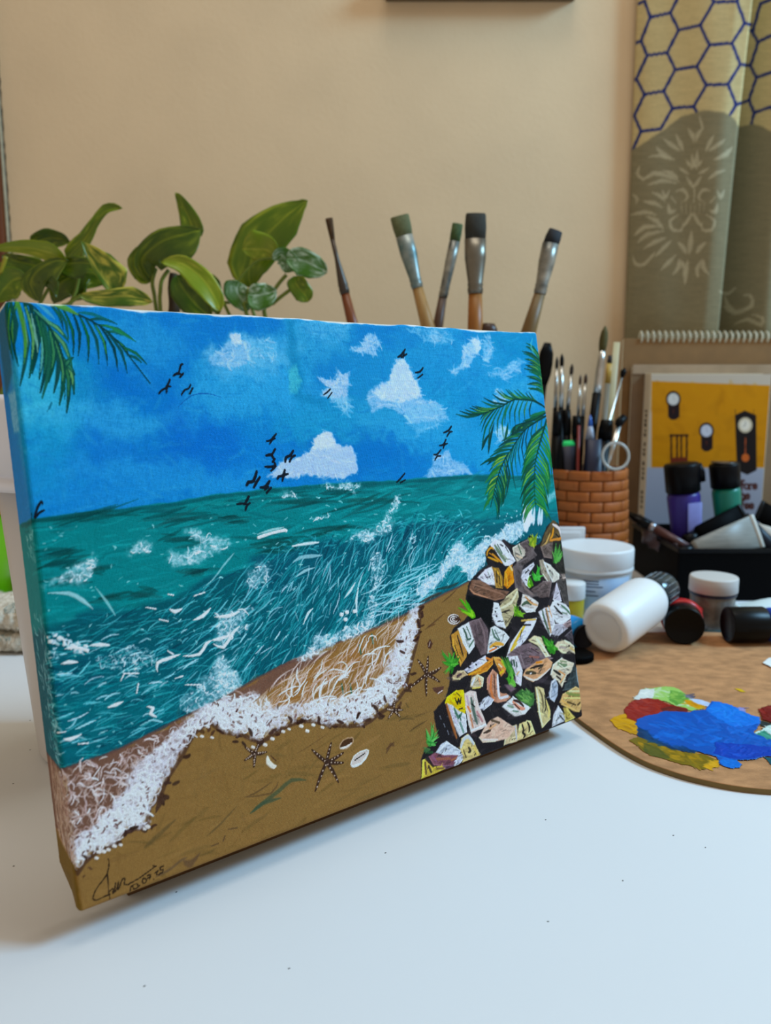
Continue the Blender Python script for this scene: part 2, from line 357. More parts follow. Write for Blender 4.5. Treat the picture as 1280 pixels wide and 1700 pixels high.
    def puff(poly, c, a=.9, dry=.3, rough=4, n=40, ang=0.5, L=16):
        c = mixc(c, (130, 176, 224), .35)
        P.poly(poly, c, a, 2.5, rough, 3, dry, .35)
        for q in P.rnd_in(poly, n):
            P.scribble(q, RS.uniform(.5, 1.3)*L, ang+RS.normal()*.6, RS.uniform(2, 6), jit(mixc(c, W3, RS.rand()**2*.6), 6), RS.uniform(.2, .6), .3, .46, .35)
    puff(c2([(245, 370), (330, 290), (385, 240), (380, 210), (410, 200), (440, 215), (460, 260), (510, 265), (520, 330), (480, 400), (380, 420)]), (132, 182, 232), .75, .34)
    puff(c2([(380, 225), (410, 200), (445, 215), (460, 255), (440, 285), (405, 270)]), W2, .9, .2, 2, 10, .5, 7)
    puff(c2([(500, 300), (620, 205), (665, 260), (680, 380), (600, 420), (510, 400)]), (66, 166, 226), .6, .42)
    puff(c2([(930, 465), (1000, 480), (1050, 490), (1060, 430), (1090, 455), (1135, 440), (1130, 520), (1110, 580), (1100, 630), (1040, 620), (1000, 600), (940, 580), (1010, 545)]), (170, 196, 232), .9, .28)
    puff(c2([(1000, 600), (1140, 600), (1130, 720), (1050, 660)]), (80, 170, 224), .5, .46)
    puff(c2([(615, 1095), (700, 1010), (760, 990), (880, 940), (915, 900), (912, 860), (945, 840), (985, 812), (1015, 825), (1045, 890), (1080, 905), (1140, 900), (1160, 960), (1180, 1060), (1100, 1110), (960, 1105), (860, 1090), (800, 1100)]), (178, 196, 234), .97, .12, 4, 110)
    puff(c2([(885, 935), (915, 900), (912, 860), (985, 812), (1020, 830), (1050, 895), (1000, 920), (930, 925)]), (214, 218, 226), .95, .15, 2, 40, .6, 10)
    puff(c3([(10, 200), (60, 185), (95, 130), (125, 115), (160, 140), (175, 180), (150, 200), (150, 235), (110, 230), (60, 215)]), (146, 188, 232), .85, .3)
    puff(c3([(240, 290), (270, 250), (300, 250), (320, 280), (345, 330), (390, 400), (400, 480), (470, 480), (520, 520), (560, 600), (470, 600), (340, 620), (300, 560), (200, 520), (130, 550), (100, 450), (170, 390), (225, 370)]), (150, 190, 234), .8, .3, 5, 90)
    puff(c3([(235, 330), (250, 280), (290, 250), (315, 265), (345, 330), (385, 400), (400, 470), (300, 490), (180, 480), (130, 440), (180, 400), (230, 375)]), (196, 212, 240), .95, .15, 3, 110, .7, 12)
    puff(c3([(300, 520), (480, 490), (560, 590), (380, 690), (320, 610)]), (84, 172, 230), .55, .42)
    puff(c3([(550, 320), (620, 290), (640, 190), (690, 130), (720, 130), (735, 200), (680, 260), (660, 300), (610, 320), (590, 350)]), (160, 198, 234), .8, .3)
    puff(c3([(685, 150), (705, 130), (730, 160), (735, 195), (710, 215)]), (212, 222, 240), .9, .1, 1, 8, 1.2, 6)
    puff(c3([(740, 130), (790, 120), (800, 220), (770, 290), (745, 200)]), (110, 180, 228), .6, .4)
    puff(c3([(760, 340), (850, 310), (920, 270), (965, 260), (960, 320), (900, 340), (880, 390), (850, 360)]), (120, 182, 232), .6, .4)
    puff(c3([(415, 920), (470, 850), (470, 790), (520, 790), (555, 760), (580, 820), (640, 840), (690, 900), (560, 905)]), (130, 180, 234), .85, .3)
    puff(c3([(330, 90), (470, 80), (580, 110), (570, 180), (420, 160)]), (62, 160, 222), .5, .4)
    puff(c3([(450, 90), (490, 90), (500, 150), (460, 170)]), (120, 184, 226), .5, .42, 3, 12)
    puff(r5([(240, 850), (330, 840), (380, 900), (360, 970), (270, 970)]), (130, 190, 230), .6, .4)
    puff(r5([(240, 480), (330, 540), (400, 560), (300, 640), (200, 640), (250, 560)]), (150, 196, 230), .5, .42, 3, 24)
    P.cloud(870, 655, 30, 24, (100, 184, 220), .35, 0, .4, 8)
    # ---- sea
    HZ = [(-30, 873), (30, 865), (55, 861), (130, 851), (220, 842), (280, 835), (330, 826), (355, 821), (390, 818), (460, 810), (520, 805), (600, 800), (660, 797), (720, 792), (790, 788), (850, 790), (930, 786)]
    P.poly([(-160, 885)]+HZ+[(980, 1250), (100, 1560), (-160, 1560)], (4, 116, 126), 1, 1.6, 2)
    hy = lambda x: np.interp(x, [p[0] for p in HZ], [p[1] for p in HZ])
    CR = [(-30, 1075), (60, 1050), (150, 1012), (235, 1012), (300, 985), (340, 962), (400, 945), (440, 918), (520, 902), (600, 888), (650, 872), (700, 862), (760, 862), (830, 862), (940, 845)]
    cy = lambda x: np.interp(x, [p[0] for p in CR], [p[1] for p in CR])
    P.poly([(-160, 1090)]+CR+[(980, 1250), (100, 1560), (-160, 1560)], (0, 82, 106), 1, 6, 8)
    SH = [(-120, 1296), (30, 1290), (85, 1283), (130, 1270), (200, 1243), (260, 1213), (320, 1183), (370, 1160), (420, 1130), (480, 1100), (540, 1075), (600, 1052), (650, 1032), (700, 1005), (740, 985), (780, 965)]
    sy = lambda x: np.interp(x, [p[0] for p in SH], [p[1] for p in SH])
    P.poly([(420, 925), (600, 890), (720, 868), (930, 856), (930, 900), (770, 880), (640, 930), (520, 960), (440, 990)], (2, 78, 108), .75, 10, 10)
    P.poly([(60, 1040), (200, 1020), (400, 950), (420, 1010), (300, 1060), (80, 1090)], (2, 80, 98), .7, 12, 10)
    P.poly([(650, 960), (780, 880), (800, 930), (775, 965), (700, 1000)], (4, 110, 132), .8, 6, 6)
    P.poly([(900, 870), (935, 830), (940, 900), (915, 900)], (4, 96, 116), .9, 4, 3)
    P.poly([(760, 870), (920, 845), (935, 880), (800, 905)], (6, 92, 112), .7, 6, 6)
    P.poly([(60, 1180), (260, 1100), (300, 1180), (90, 1275)], (4, 100, 118), .6, 14, 10)
    # horizon band
    for k in range(130):
        x = RS.uniform(0, 920); y = hy(x)+abs(RS.normal())*9+2
        P.scribble((x, y), RS.uniform(20, 60), -.1, RS.uniform(3, 7), jit((2, 84, 94), 8), RS.uniform(.2, .6), .06, .3)
    P.stroke([(x, y+4) for x, y in HZ], 7, (2, 86, 98), .75, .7, .2, 0, 0)
    for k in range(620):                                        # green water, long flat strokes
        x = RS.uniform(30, 925); lo, hi = hy(x)+8, cy(x)+6; y = lo+(hi-lo)*RS.rand()
        t = RS.rand(); c = mixc((2, 92, 104), (20, 160, 168), t)
        P.scribble((x, y), RS.uniform(16, 70), -.14+RS.normal()*.12, RS.uniform(1.5, 7), jit(c, 6), RS.uniform(.15, .5), .12, .4, .1, curve=RS.normal()*.3)
    for x, y, L, h in [(105, 920, 90, 26), (110, 935, 80, 14), (110, 962, 70, 12), (300, 900, 60, 26), (320, 860, 120, 14), (390, 862, 60, 10), (455, 895, 110, 22), (470, 910, 70, 14), (490, 835, 120, 12), (560, 815, 60, 14), (200, 990, 70, 14), (330, 948, 50, 10), (540, 880, 90, 10), (170, 855, 190, 8), (160, 945, 40, 14), (610, 835, 120, 8), (240, 985, 50, 10)]:
        for j in range(10):
            P.scribble((x+RS.normal()*L*.2, y+RS.normal()*h*.3), L*RS.uniform(.4, .9), -.16+RS.normal()*.1, RS.uniform(3, 7), jit((4, 72, 76), 8), .5, .08, .25)
    def tealnet(n, ylo, yhi, xr, ang, L, w, cols, al, curve=.5, wob=.16, relief=.25):
        for k in range(n):
            x = RS.uniform(*xr); lo, hi = ylo(x), yhi(x)
            if hi <= lo: continue
            y = lo+(hi-lo)*RS.rand()
            t = RS.rand()
            P.scribble((x, y), RS.uniform(*L), ang(x, y)+RS.normal()*.15, RS.uniform(*w), jit(mixc(cols[0], cols[1], t), 8), RS.uniform(*al), wob*.55, .16, relief, 6, (.35+RS.normal()*.5)*curve)
    def flow(x, y):
        return np.interp(x, [60, 220, 330, 420, 520, 640, 720, 800], [-.28, -.38, -.62, -.88, -1.08, -1.18, -1.2, -.5])
    dk, lt, wh = (4, 122, 138), (84, 184, 200), (196, 218, 230)
    tealnet(620, lambda x: cy(x)+4, lambda x: sy(x)-4, (62, 780), flow, (18, 60), (1.6, 3.6), ((0, 62, 92), (0, 104, 126)), (.4, .8), .5)
    tealnet(1050, lambda x: cy(x)+8, lambda x: sy(x)-3, (62, 790), flow, (14, 48), (1.0, 2.2), (dk, (84, 176, 190)), (.35, .8), .7)
    tealnet(170, lambda x: cy(x)+25, lambda x: sy(x)-3, (380, 720), flow, (14, 40), (1.0, 2.2), ((70, 166, 184), wh), (.4, .85), .8)
    tealnet(90, lambda x: cy(x)+45, lambda x: sy(x)-10, (70, 420), flow, (12, 40), (1.4, 3.2), (lt, wh), (.5, .95), .8)
    tealnet(70, lambda x: max(sy(x)-75, 940), lambda x: sy(x)-3, (620, 715), lambda x, y: -.45, (22, 54), (1.1, 2.4), (lt, wh), (.45, .85), .6)
    tealnet(160, lambda x: cy(x)-12, lambda x: cy(x)+14, (430, 780), lambda x, y: -.2, (6, 20), (1.2, 3), (dk, lt), (.3, .7), .4, .5)
    for k in range(260):                                        # tiny flecks
        x = RS.uniform(70, 900); y = RS.uniform(hy(x)+18, min(sy(x)-6, 1240))
        P.scribble((x, y), RS.uniform(2, 8), -.2+RS.normal()*.5, RS.uniform(1, 2.4), jit((150, 212, 214), 12), RS.uniform(.3, .85), .4, 0, .3, 3)
    # broken foam
    def foam(poly, n, L=(4, 14), w=(1.5, 4), a=(.35, .95), base=0.0, dry=.2, cols=((150, 196, 210), (228, 234, 238)), ang=None, wob=.9):
        if base:
            P.poly(poly, mixc(cols[0], cols[1], .35), base*.55, 9, 9, 6, .34, .3); P.poly(poly, mixc(cols[0], cols[1], .6), base*.75, 3, 8, 6, .46, .6)
        for j, q in enumerate(P.rnd_in(poly, n)):
            an = RS.uniform(0, 6.3) if ang is None else ang+RS.normal()*.5
            if j % 5 == 0: P.scribble(q, RS.uniform(*L)*1.2, an, RS.uniform(*w)*.7, jit(mixc(cols[0], cols[1], .6+.4*RS.rand()), 5), RS.uniform(*a), .45, dry, .8, 5, RS.normal()*1.6)
            else: P.scribble(q, RS.uniform(*L)*.55, an, RS.uniform(*w)*.95, jit(mixc(cols[0], cols[1], RS.rand()**.8), 6), RS.uniform(*a)*.55, .6, dry+.2, .6, 4)
    def blobline(pts, w, n, spread, **k):
        pts = np.array(pts, float); d = np.r_[0, np.cumsum(np.hypot(*np.diff(pts, axis=0).T))]
        for j in range(n):
            t = RS.rand()*d[-1]; x = np.interp(t, d, pts[:, 0]); y = np.interp(t, d, pts[:, 1])
            P.scribble((x+RS.normal()*spread, y+RS.normal()*spread), RS.uniform(3, 12), RS.uniform(0, 6.3), RS.uniform(*w), jit((216, 228, 234), 10), RS.uniform(.4, .95), .8, .15, .7, 4)
    # upper sea whitecaps
    foam(s4([(300, 500), (370, 460), (440, 420), (460, 460), (420, 540), (380, 570), (250, 580), (130, 615), (200, 580)]), 80, (4, 12), (1.6, 4), base=.6, ang=-.4)
    foam(s4([(640, 420), (660, 380), (700, 340), (720, 360), (765, 370), (760, 400), (700, 405)]), 40, (3, 8), (1.6, 4), base=.8)
    foam(s4([(960, 290), (1020, 265), (1110, 320), (1215, 345), (1190, 390), (1090, 430), (1000, 470), (880, 480), (860, 430), (960, 400), (1060, 350)]), 110, (5, 16), (1.6, 4.5), base=.6, ang=-.15)
    P.stroke(s4([(170, 640), (290, 640), (370, 680), (430, 730)]), [2, 8, 9, 3], (176, 208, 212), .75, .6, .3, .5)
    P.stroke(s4([(440, 600), (510, 690), (560, 770)]), [1, 5, 3], (150, 204, 206), .7, .6, .2)
    P.stroke(s4([(1240, 410), (1180, 480), (1120, 560), (1060, 610)]), [4, 3, 2, 1], (150, 200, 206), .7)
    foam(s5([(660, 100), (750, 105), (760, 85), (850, 85), (875, 100), (850, 130), (760, 120), (690, 120)]), 60, (3, 9), (1.4, 3.6), base=.7)
    foam(s5([(395, 155), (450, 135), (500, 155), (470, 170), (410, 170)]), 26, (3, 9), (1.4, 3), base=.4)
    foam(s5([(575, 300), (640, 290), (700, 265), (690, 285), (610, 310)]), 26, (4, 12), (1.4, 3.2), ang=-.3)
    foam(s5([(810, 425), (870, 385), (910, 365), (960, 390), (960, 430), (900, 440), (870, 420)]), 70, (3, 8), (1.6, 4.2), base=.8)
    foam(s5([(940, 395), (1000, 330), (1050, 260), (1090, 180), (1120, 200), (1070, 290), (1070, 370), (990, 400)]), 120, (3, 8), (1.4, 3.4), base=.4)
    foam(s5([(1085, 160), (1130, 160), (1120, 215), (1085, 215)]), 30, (2, 7), (1.2, 3), base=.5)
    P.stroke(s5([(255, 415), (330, 390), (415, 370), (425, 378)]), [8, 5, 6, 5], (226, 230, 226), .95, .5, .1, .7, .3)
    P.stroke(s5([(250, 395), (330, 370), (410, 352)]), [2, 4, 4], (170, 208, 206), .8, .5, .2)
    P.stroke(s5([(455, 470), (540, 455), (625, 445)]), [3, 5, 6], (215, 226, 226), .9, .5, .1, .6)
    P.stroke(s5([(465, 570), (510, 540), (580, 530), (650, 525)]), [3, 7, 8, 3], (160, 202, 210), .75, .6, .25, .5)
    P.stroke(s5([(480, 660), (540, 620), (600, 600)]), [2, 5, 2], (170, 212, 218), .8)
    for p in [[(445, 745), (490, 715)], [(595, 755), (625, 710)], [(780, 790), (820, 740), (850, 690)], [(690, 890), (700, 820)], [(860, 900), (855, 800), (870, 720)], [(530, 950), (560, 880), (590, 850)], [(830, 720), (850, 690)], [(500, 930), (480, 870)], [(750, 880), (740, 800)]]:
        P.stroke(s5(p), [2.5, 5, 2], (206, 226, 232), .9, .5, .05, .7)
    for x, y in [(765, 888), (798, 873), (845, 868), (790, 918)]: P.stroke(s5([(x-3, y), (x+3, y)]), 6.5, (226, 232, 236), 1, .4, 0, .8, 0)
    foam(s5([(190, 640), (280, 570), (320, 600), (310, 680), (230, 730), (180, 700)]), 80, (3, 9), (1.3, 3.2), base=.35)
    foam(s5([(950, 500), (1000, 500), (1030, 600), (1010, 700), (960, 760), (985, 820), (960, 900), (970, 950), (870, 950), (920, 880), (930, 780), (950, 640)]), 230, (3, 9), (1.2, 3.2), base=.25, a=(.3, .8))
    foam(s5([(1170, 430), (1210, 380), (1220, 440), (1190, 470)]), 24, (3, 8), (1.4, 3))
    # foam crests on the lower left water
    blobline(s4([(175, 905), (260, 900), (300, 950), (390, 965)]), (2, 6), 45, 4)
    for p in [[(270, 960), (320, 950), (390, 965), (400, 980)], [(410, 940), (470, 935), (525, 938)], [(250, 1045), (290, 1035), (340, 1035)], [(800, 1090), (800, 1040), (860, 1015), (930, 990)], [(860, 970), (890, 990)], [(950, 1000), (1040, 990), (1080, 930), (1110, 910)], [(1110, 910), (1160, 900), (1220, 880)], [(1120, 930), (1180, 950), (1230, 870), (1270, 830)], [(1130, 775), (1210, 770), (1270, 745)], [(1005, 795), (1060, 770), (1105, 725)], [(810, 790), (860, 800)], [(870, 730), (900, 745), (940, 730)], [(860, 645), (890, 650)], [(1010, 655), (1070, 635)], [(610, 1100), (690, 1100)], [(515, 1295), (560, 1280), (600, 1262)], [(680, 1215), (690, 1160)], [(740, 1290), (775, 1300), (760, 1330), (795, 1350)], [(215, 1445), (270, 1435)], [(260, 1475), (300, 1478), (360, 1450)], [(345, 1505), (400, 1500)], [(900, 1130), (945, 1115)], [(590, 1140), (610, 1100)], [(960, 1165), (1050, 1165)], [(735, 720), (790, 730)]]:
        P.stroke(s4(p), [3, 7, 4], jit((222, 230, 228), 5), .95, .5, .1, .8, .5)
    foam(s4([(570, 980), (650, 940), (760, 965), (800, 1020), (740, 1060), (640, 1110), (540, 1060)]), 130, (5, 16), (1.2, 3), (.3, .75))
    foam(s4([(150, 960), (220, 950), (240, 1010), (170, 1030)]), 30, (4, 12), (1.4, 3.4), (.3, .7))
    foam(s4([(450, 1010), (560, 990), (560, 1080), (480, 1060)]), 30, (6, 16), (1.2, 2.6), (.3, .7))
    foam(s4([(930, 1260), (1060, 1130), (1180, 990), (1230, 1060), (1280, 1140), (1280, 1200), (1100, 1290), (990, 1330), (930, 1300)]), 190, (4, 12), (1.6, 4.2), (.4, .9), base=.35)
    foam(s5([(0, 880), (120, 870), (240, 840), (170, 900), (130, 960), (210, 960), (80, 1030), (40, 1090), (0, 1060)]), 110, (4, 14), (1.6, 4.5), (.4, .95), base=.4)
    foam(s5([(0, 1130), (60, 1160), (100, 1250), (150, 1330), (60, 1400), (0, 1390)]), 120, (4, 10), (1.6, 4.2), (.4, .9), base=.45)
    # ---- sand, wet sand
    SAND = [(126, 96, 52), (112, 84, 44), (98, 74, 42)]
    P.poly(SH+[(800, 960), (800, 1120), (720, 1310), (130, 1560), (-120, 1570)], SAND[0], 1, 1.5, 3)
    _sq = P.rnd_in(SH+[(800, 960), (800, 1120), (720, 1310), (130, 1560), (-120, 1570)], 520)
    for k in range(520):
        q = _sq[k]
        c = mixc((136, 104, 58), (100, 76, 40), RS.rand())
        P.scribble(q, RS.uniform(15, 60), RS.choice([-.42, 1.5])+RS.normal()*.3, RS.uniform(4, 14), jit(c, 4), RS.uniform(.08, .3), .15, .4)
    for k, q in enumerate(P.rnd_in([(150, 1480), (300, 1330), (480, 1230), (700, 1150), (700, 1290), (400, 1420), (180, 1500)], 90)): P.scribble(q, RS.uniform(20, 70), -.45+RS.normal()*.2, RS.uniform(3, 10), jit((84, 70, 36) if k % 2 else (140, 106, 60), 5), RS.uniform(.1, .35), .1, .45)
    P.poly([(330, 1180), (420, 1130), (600, 1052), (700, 1005), (690, 1060), (600, 1190), (450, 1200)], (138, 98, 50), .7, 5, 6)
    P.poly([(-60, 1292), (80, 1285), (200, 1243), (330, 1183), (430, 1128), (480, 1100), (560, 1075), (440, 1150), (330, 1210), (250, 1320), (150, 1410), (108, 1430), (0, 1420), (-40, 1420)], (104, 74, 62), .9, 4, 6, 3)
    P.poly([(430, 1180), (520, 1110), (620, 1060), (600, 1100), (470, 1180)], (146, 100, 52), .6, 6, 6)
    P.stroke(SH, 5, (96, 66, 60), .7, .7, .3, 0, 0)
    for x, y in [(880, 1100), (770, 1340), (822, 1340), (955, 1035)]: P.stroke(s5([(x-4, y-25), (x+4, y+30)]), 10, (20, 96, 84), .75, .6, .3)
    # foam lace over the wet sand
    lace = [(395, 1190), (470, 1120), (560, 1075), (640, 1040), (690, 1015), (670, 1110), (600, 1180), (500, 1185)]
    for q in P.rnd_in(lace, 300):
        P.scribble(q, RS.uniform(16, 52), -1.05+RS.normal()*.18, RS.uniform(1.2, 2.6), jit(mixc((176, 146, 128), (222, 214, 212), RS.rand()), 6), RS.uniform(.3, .75), .12, .2, .6, 6, .3+RS.normal()*.6)
    for q in P.rnd_in([(480, 1120), (620, 1060), (650, 1100), (560, 1180), (470, 1170)], 40):
        P.scribble(q, RS.uniform(20, 46), -1.1+RS.normal()*.35, RS.uniform(1.5, 3), jit((228, 222, 218), 5), .9, .12, .05, .7, 6, RS.normal()*1.2)
    ln = [(85, 1290), (200, 1248), (330, 1190), (400, 1150), (420, 1150), (300, 1230), (250, 1320), (150, 1410), (112, 1430)]
    for q in P.rnd_in(ln, 420):
        P.scribble(q, RS.uniform(8, 30), -.85+RS.normal()*.6, RS.uniform(1.2, 3.4), jit(mixc((150, 120, 108), (222, 220, 220), RS.rand()**.8), 6), RS.uniform(.4, .95), .4, .15, .7, 6, RS.normal()*1.4)
    FE = [(112, 1432), (125, 1446), (137, 1428), (162, 1408), (182, 1400), (212, 1372), (242, 1370), (243, 1340), (262, 1320), (274, 1290), (300, 1250), (320, 1213), (346, 1196), (366, 1211), (400, 1216), (430, 1228), (455, 1212), (500, 1192), (550, 1200), (600, 1200), (625, 1182), (650, 1165), (670, 1140), (676, 1110), (692, 1050), (694, 1008)]
    FI = [(110, 1395), (150, 1380), (200, 1320), (225, 1275), (290, 1215), (330, 1172), (385, 1160), (430, 1180), (500, 1165), (560, 1170), (605, 1150), (640, 1110), (665, 1050), (680, 1010)]
    for x, y in FE:
        for j in range(3): P.scribble((x+RS.normal()*8, y+RS.normal()*6), RS.uniform(5, 16), -.5+RS.normal()*.7, RS.uniform(3, 8), jit((62, 38, 28), 6), RS.uniform(.6, .95), .5, .2, .2, 4)
    P.stroke([(x+3, y+4) for x, y in FE], 9, (70, 46, 34), .75, .6, .42, .2, 0)
    for x, y in FE[6:]: P.scribble((x+RS.normal()*5+2, y+5+RS.normal()*3), RS.uniform(8, 18), -.4+RS.normal()*.6, RS.uniform(4, 9), jit((56, 34, 25), 5), .85, .4, .25, .3, 4)
    FE2 = FE+FI[::-1]
    P.poly(FE2, (204, 210, 220), .85, 4, 7, 6, .36, .5)
    foam(FE2, 800, (6, 20), (1.4, 4.0), (.4, .95), cols=((176, 178, 190), (230, 234, 240)), dry=.16)
    foam([(330, 1185), (370, 1155), (430, 1150), (470, 1180), (430, 1222), (350, 1198)], 260, (5, 14), (2.2, 6), (.6, 1), .5, cols=((196, 206, 216), (236, 240, 244)))
    foam([(500, 1168), (600, 1150), (640, 1120), (650, 1160), (600, 1196), (510, 1190)], 200, (5, 14), (2, 5.5), (.6, 1), .35, cols=((200, 206, 216), (236, 238, 242)))
    foam([(655, 1110), (670, 1040), (692, 1010), (688, 1060), (672, 1120)], 120, (4, 12), (2, 5), (.6, 1), .35, cols=((200, 202, 212), (232, 232, 238)))
    foam([(125, 1440), (140, 1390), (200, 1340), (230, 1290), (262, 1300), (240, 1360), (180, 1395)], 260, (5, 16), (2.2, 5.5), (.6, 1), .3, cols=((196, 204, 212), (232, 238, 240)))
    for reg, nn in (([(120, 1440), (145, 1385), (205, 1330), (235, 1285), (270, 1290), (243, 1360), (185, 1398)], 70), ([(300, 1240), (330, 1185), (380, 1160), (430, 1165), (440, 1215), (350, 1195)], 40), ([(510, 1172), (600, 1155), (650, 1110), (655, 1155), (600, 1192)], 40)):
        for q in P.rnd_in(reg, nn): P.scribble(q, RS.uniform(16, 40), -.8+RS.normal()*.7, RS.uniform(1.8, 4), jit((226, 232, 236), 4), RS.uniform(.5, .9), .12, .2, 1.0, 7, RS.normal()*2.2)
    # foam standing at the shore line
    sh2 = s5([(480, 1180), (560, 1110), (610, 1010), (640, 990), (700, 1030), (790, 960), (870, 950), (950, 930), (960, 960), (860, 1020), (760, 1050), (660, 1100), (540, 1170)])
    foam(sh2, 240, (4, 12), (1.8, 5), (.5, 1), .5)
    # dark clots left inside the foam
    for q in P.rnd_in(FE2, 150):
        P.scribble(q, RS.uniform(3, 9), -.9+RS.normal()*.7, RS.uniform(1.4, 4), jit((92, 62, 54), 10), RS.uniform(.5, .9), .4, .1, 0, 3)
    for x, y, r in [(215, 1380, 9), (206, 1383, 6), (222, 1374, 7), (270, 1330, 7), (278, 1300, 6), (140, 1424, 5), (415, 1216, 7), (452, 1214, 7), (432, 1232, 6), (405, 1235, 5), (480, 1195, 6), (530, 1196, 7), (565, 1198, 6), (595, 1188, 6), (622, 1176, 7), (640, 1160, 6), (695, 1035, 7), (690, 1060, 6), (668, 1082, 5), (664, 1064, 6), (700, 1020, 6)]:
        P.scribble((x, y), r*2.2, RS.normal(), r, jit((58, 36, 28), 5), .92, .5, .1, .3, 4)
    for q in [(245, 1372), (200, 1402), (190, 1404), (180, 1410), (172, 1413), (164, 1414), (160, 1424), (176, 1402), (480, 1210), (500, 1205), (520, 1203), (470, 1214), (535, 1207), (510, 1213), (330, 1208), (345, 1206), (352, 1224), (335, 1222), (420, 1240), (440, 1236), (452, 1226), (240, 1376)]:
        P.stroke([(q[0]-1.5, q[1]), (q[0]+1.5, q[1]+1)], RS.uniform(3, 6), (214, 214, 208), .9, .4, 0, .8, 0)
    P.stroke(s7([(690, 730), (720, 660), (770, 625)]), [6, 11, 6], (70, 48, 36), .9, .4, .1)
    # big breaker at the rocks
    brk = c6([(180, 590), (205, 540), (240, 490), (300, 470), (330, 420), (360, 380), (390, 310), (440, 270), (470, 300), (500, 350), (540, 310), (590, 260), (640, 250), (700, 190), (790, 150), (810, 180), (800, 240), (740, 290), (640, 280), (590, 340), (590, 390), (560, 430), (530, 480), (490, 510), (470, 470), (440, 420), (380, 440), (330, 500), (280, 560), (240, 590), (200, 610)])
    P.poly(brk, (178, 204, 222), .85, 3, 5, 4, .28, .6)
    foam(brk, 620, (4, 13), (1.4, 4), (.4, .95), cols=((150, 186, 206), (226, 236, 244)))
    for k in range(70):
        a_, b_ = brk[RS.randint(0, 18)], None
        P.stroke([(a_[0]+RS.normal()*9, a_[1]+RS.normal()*9-5), (a_[0]+RS.normal()*9+1, a_[1]+RS.normal()*9-5)][:1]*2, RS.uniform(1.5, 3), (170, 214, 226), .8, .5, 0, .4, 0)
    P.poly(c6([(805, 100), (830, 65), (860, 70), (870, 150), (840, 200), (825, 235), (808, 215)]), (214, 222, 236), .95, 2, 3, 2, .12, .7)
    for x in (815, 840, 870, 900, 915): P.stroke(c6([(x+6, 80), (x, 150), (x-2, 185)]), [5, 8, 5], (212, 224, 236), .85, .5, .15, .7)
    P.poly(r5([(700, 1490), (800, 1440), (825, 1500), (740, 1560)]), (150, 200, 210), .7, 4, 4, 2, .3)
    # sand marks and shells
    DKB = (58, 38, 28)
    for p, w, c in [([(380+90/3.368, 1120+685/3.368), (450, 1317), (462, 1297)], 3, (90, 68, 42)), (s8([(120, 775), (200, 710), (280, 650), (350, 590), (430, 590)]), 9, (64, 80, 56)), (s8([(130, 770), (190, 720), (290, 690)]), 8, (58, 78, 58)), (s8([(240, 600), (160, 655), (95, 685)]), 3, (86, 66, 40)), (s8([(880, 440), (905, 390), (925, 400)]), 7, (84, 58, 38)),
                    (s8([(1010, 318), (1050, 290), (1105, 258)]), 2.4, (80, 58, 36)), (s8([(990, 290), (1005, 255)]), 2.4, (80, 58, 36)), (s8([(1040, 235), (1125, 205)]), 2.4, (80, 58, 36)), (s8([(950, 260), (1000, 230)]), 4, (88, 70, 40)), (s8([(380, 1000-560), (450, 400), (560, 325)]), 2.2, (104, 78, 44)),
                    (s7([(620, 940), (700, 870), (810, 770)]), 9, (94, 76, 44)), (s7([(1000, 870), (1080, 800), (1180, 690)]), 4, (92, 74, 44)), (s7([(1100, 900), (1110, 870)]), 8, (78, 58, 40)), (s7([(1130, 830), (1185, 820)]), 7, (84, 64, 42)), (s7([(690, 1120), (780, 1070), (840, 1020), (880, 1000)]), 5, (92, 72, 52)), (s7([(860, 1020), (900, 1040), (960, 970)]), [10, 16, 3], (88, 66, 48)), (s7([(1030, 930), (1070, 915)]), 6, (80, 60, 40)),
                    (c6([(230, 800), (290, 750), (350, 700)]), 3, (84, 58, 34)), (c6([(255, 780), (290, 765)]), 9, (84, 54, 32)), (c6([(330, 640), (380, 600), (420, 560)]), 2.6, (84, 58, 34)), (c6([(5, 1500), (50, 1460)]), 6, (80, 56, 36)), (c6([(180, 1310), (240, 1275)]), 2.4, (84, 60, 36)), (c6([(120, 1230), (135, 1255)]), 5, (76, 62, 36)), (c6([(80, 1330), (110, 1320), (170, 1325)]), 4, (92, 74, 42)), (c6([(200, 640), (280, 600), (330, 580)]), 7, (74, 46, 30)), (c6([(300, 560), (380, 545), (430, 520)]), 6, (40, 52, 46))]:
        P.stroke(p, w, c, .7, .7, .3)
    def star(c, arms, w=5):
        for a_ in arms:
            m = ((c[0]+a_[0])/2+RS.normal(), (c[1]+a_[1])/2+RS.normal())
            P.stroke([c, m, a_], [w, w, w*.45], DKB, .95, .4, .05, .5, 0)
            for j in range(5):
                t = .1+.19*j; P.stroke([(c[0]+(a_[0]-c[0])*t+RS.normal()*.5, c[1]+(a_[1]-c[1])*t)]*2, 1.7, (206, 184, 164), .9, .4, 0, .6, 0)
    star(s8([(545, 490)])[0], s8([(572, 380), (465, 420), (640, 435), (640, 492), (612, 602), (483, 650)]), 6.5)
    star(s8([(145, 440)])[0], s8([(90, 405), (165, 385), (210, 432), (140, 515), (88, 478)]), 6)
    star(c6([(240, 1060)])[0], c6([(190, 975), (250, 955), (325, 1020), (318, 1105), (240, 1185), (135, 1145)]), 6)
    star(c6([(48, 1270)])[0], c6([(50, 1205), (100, 1270), (85, 1310), (15, 1320), (5, 1265)]), 5)
    def shell(poly, c1_, c2_, line):
        P.poly(poly, c1_, .95, 1, .6); P.stroke(poly+poly[:1], 1.6, c2_, .9, .5, 0, .5, 0)
        P.stroke(line, 3.4, (224, 218, 208), .9, .5, .05, .6)
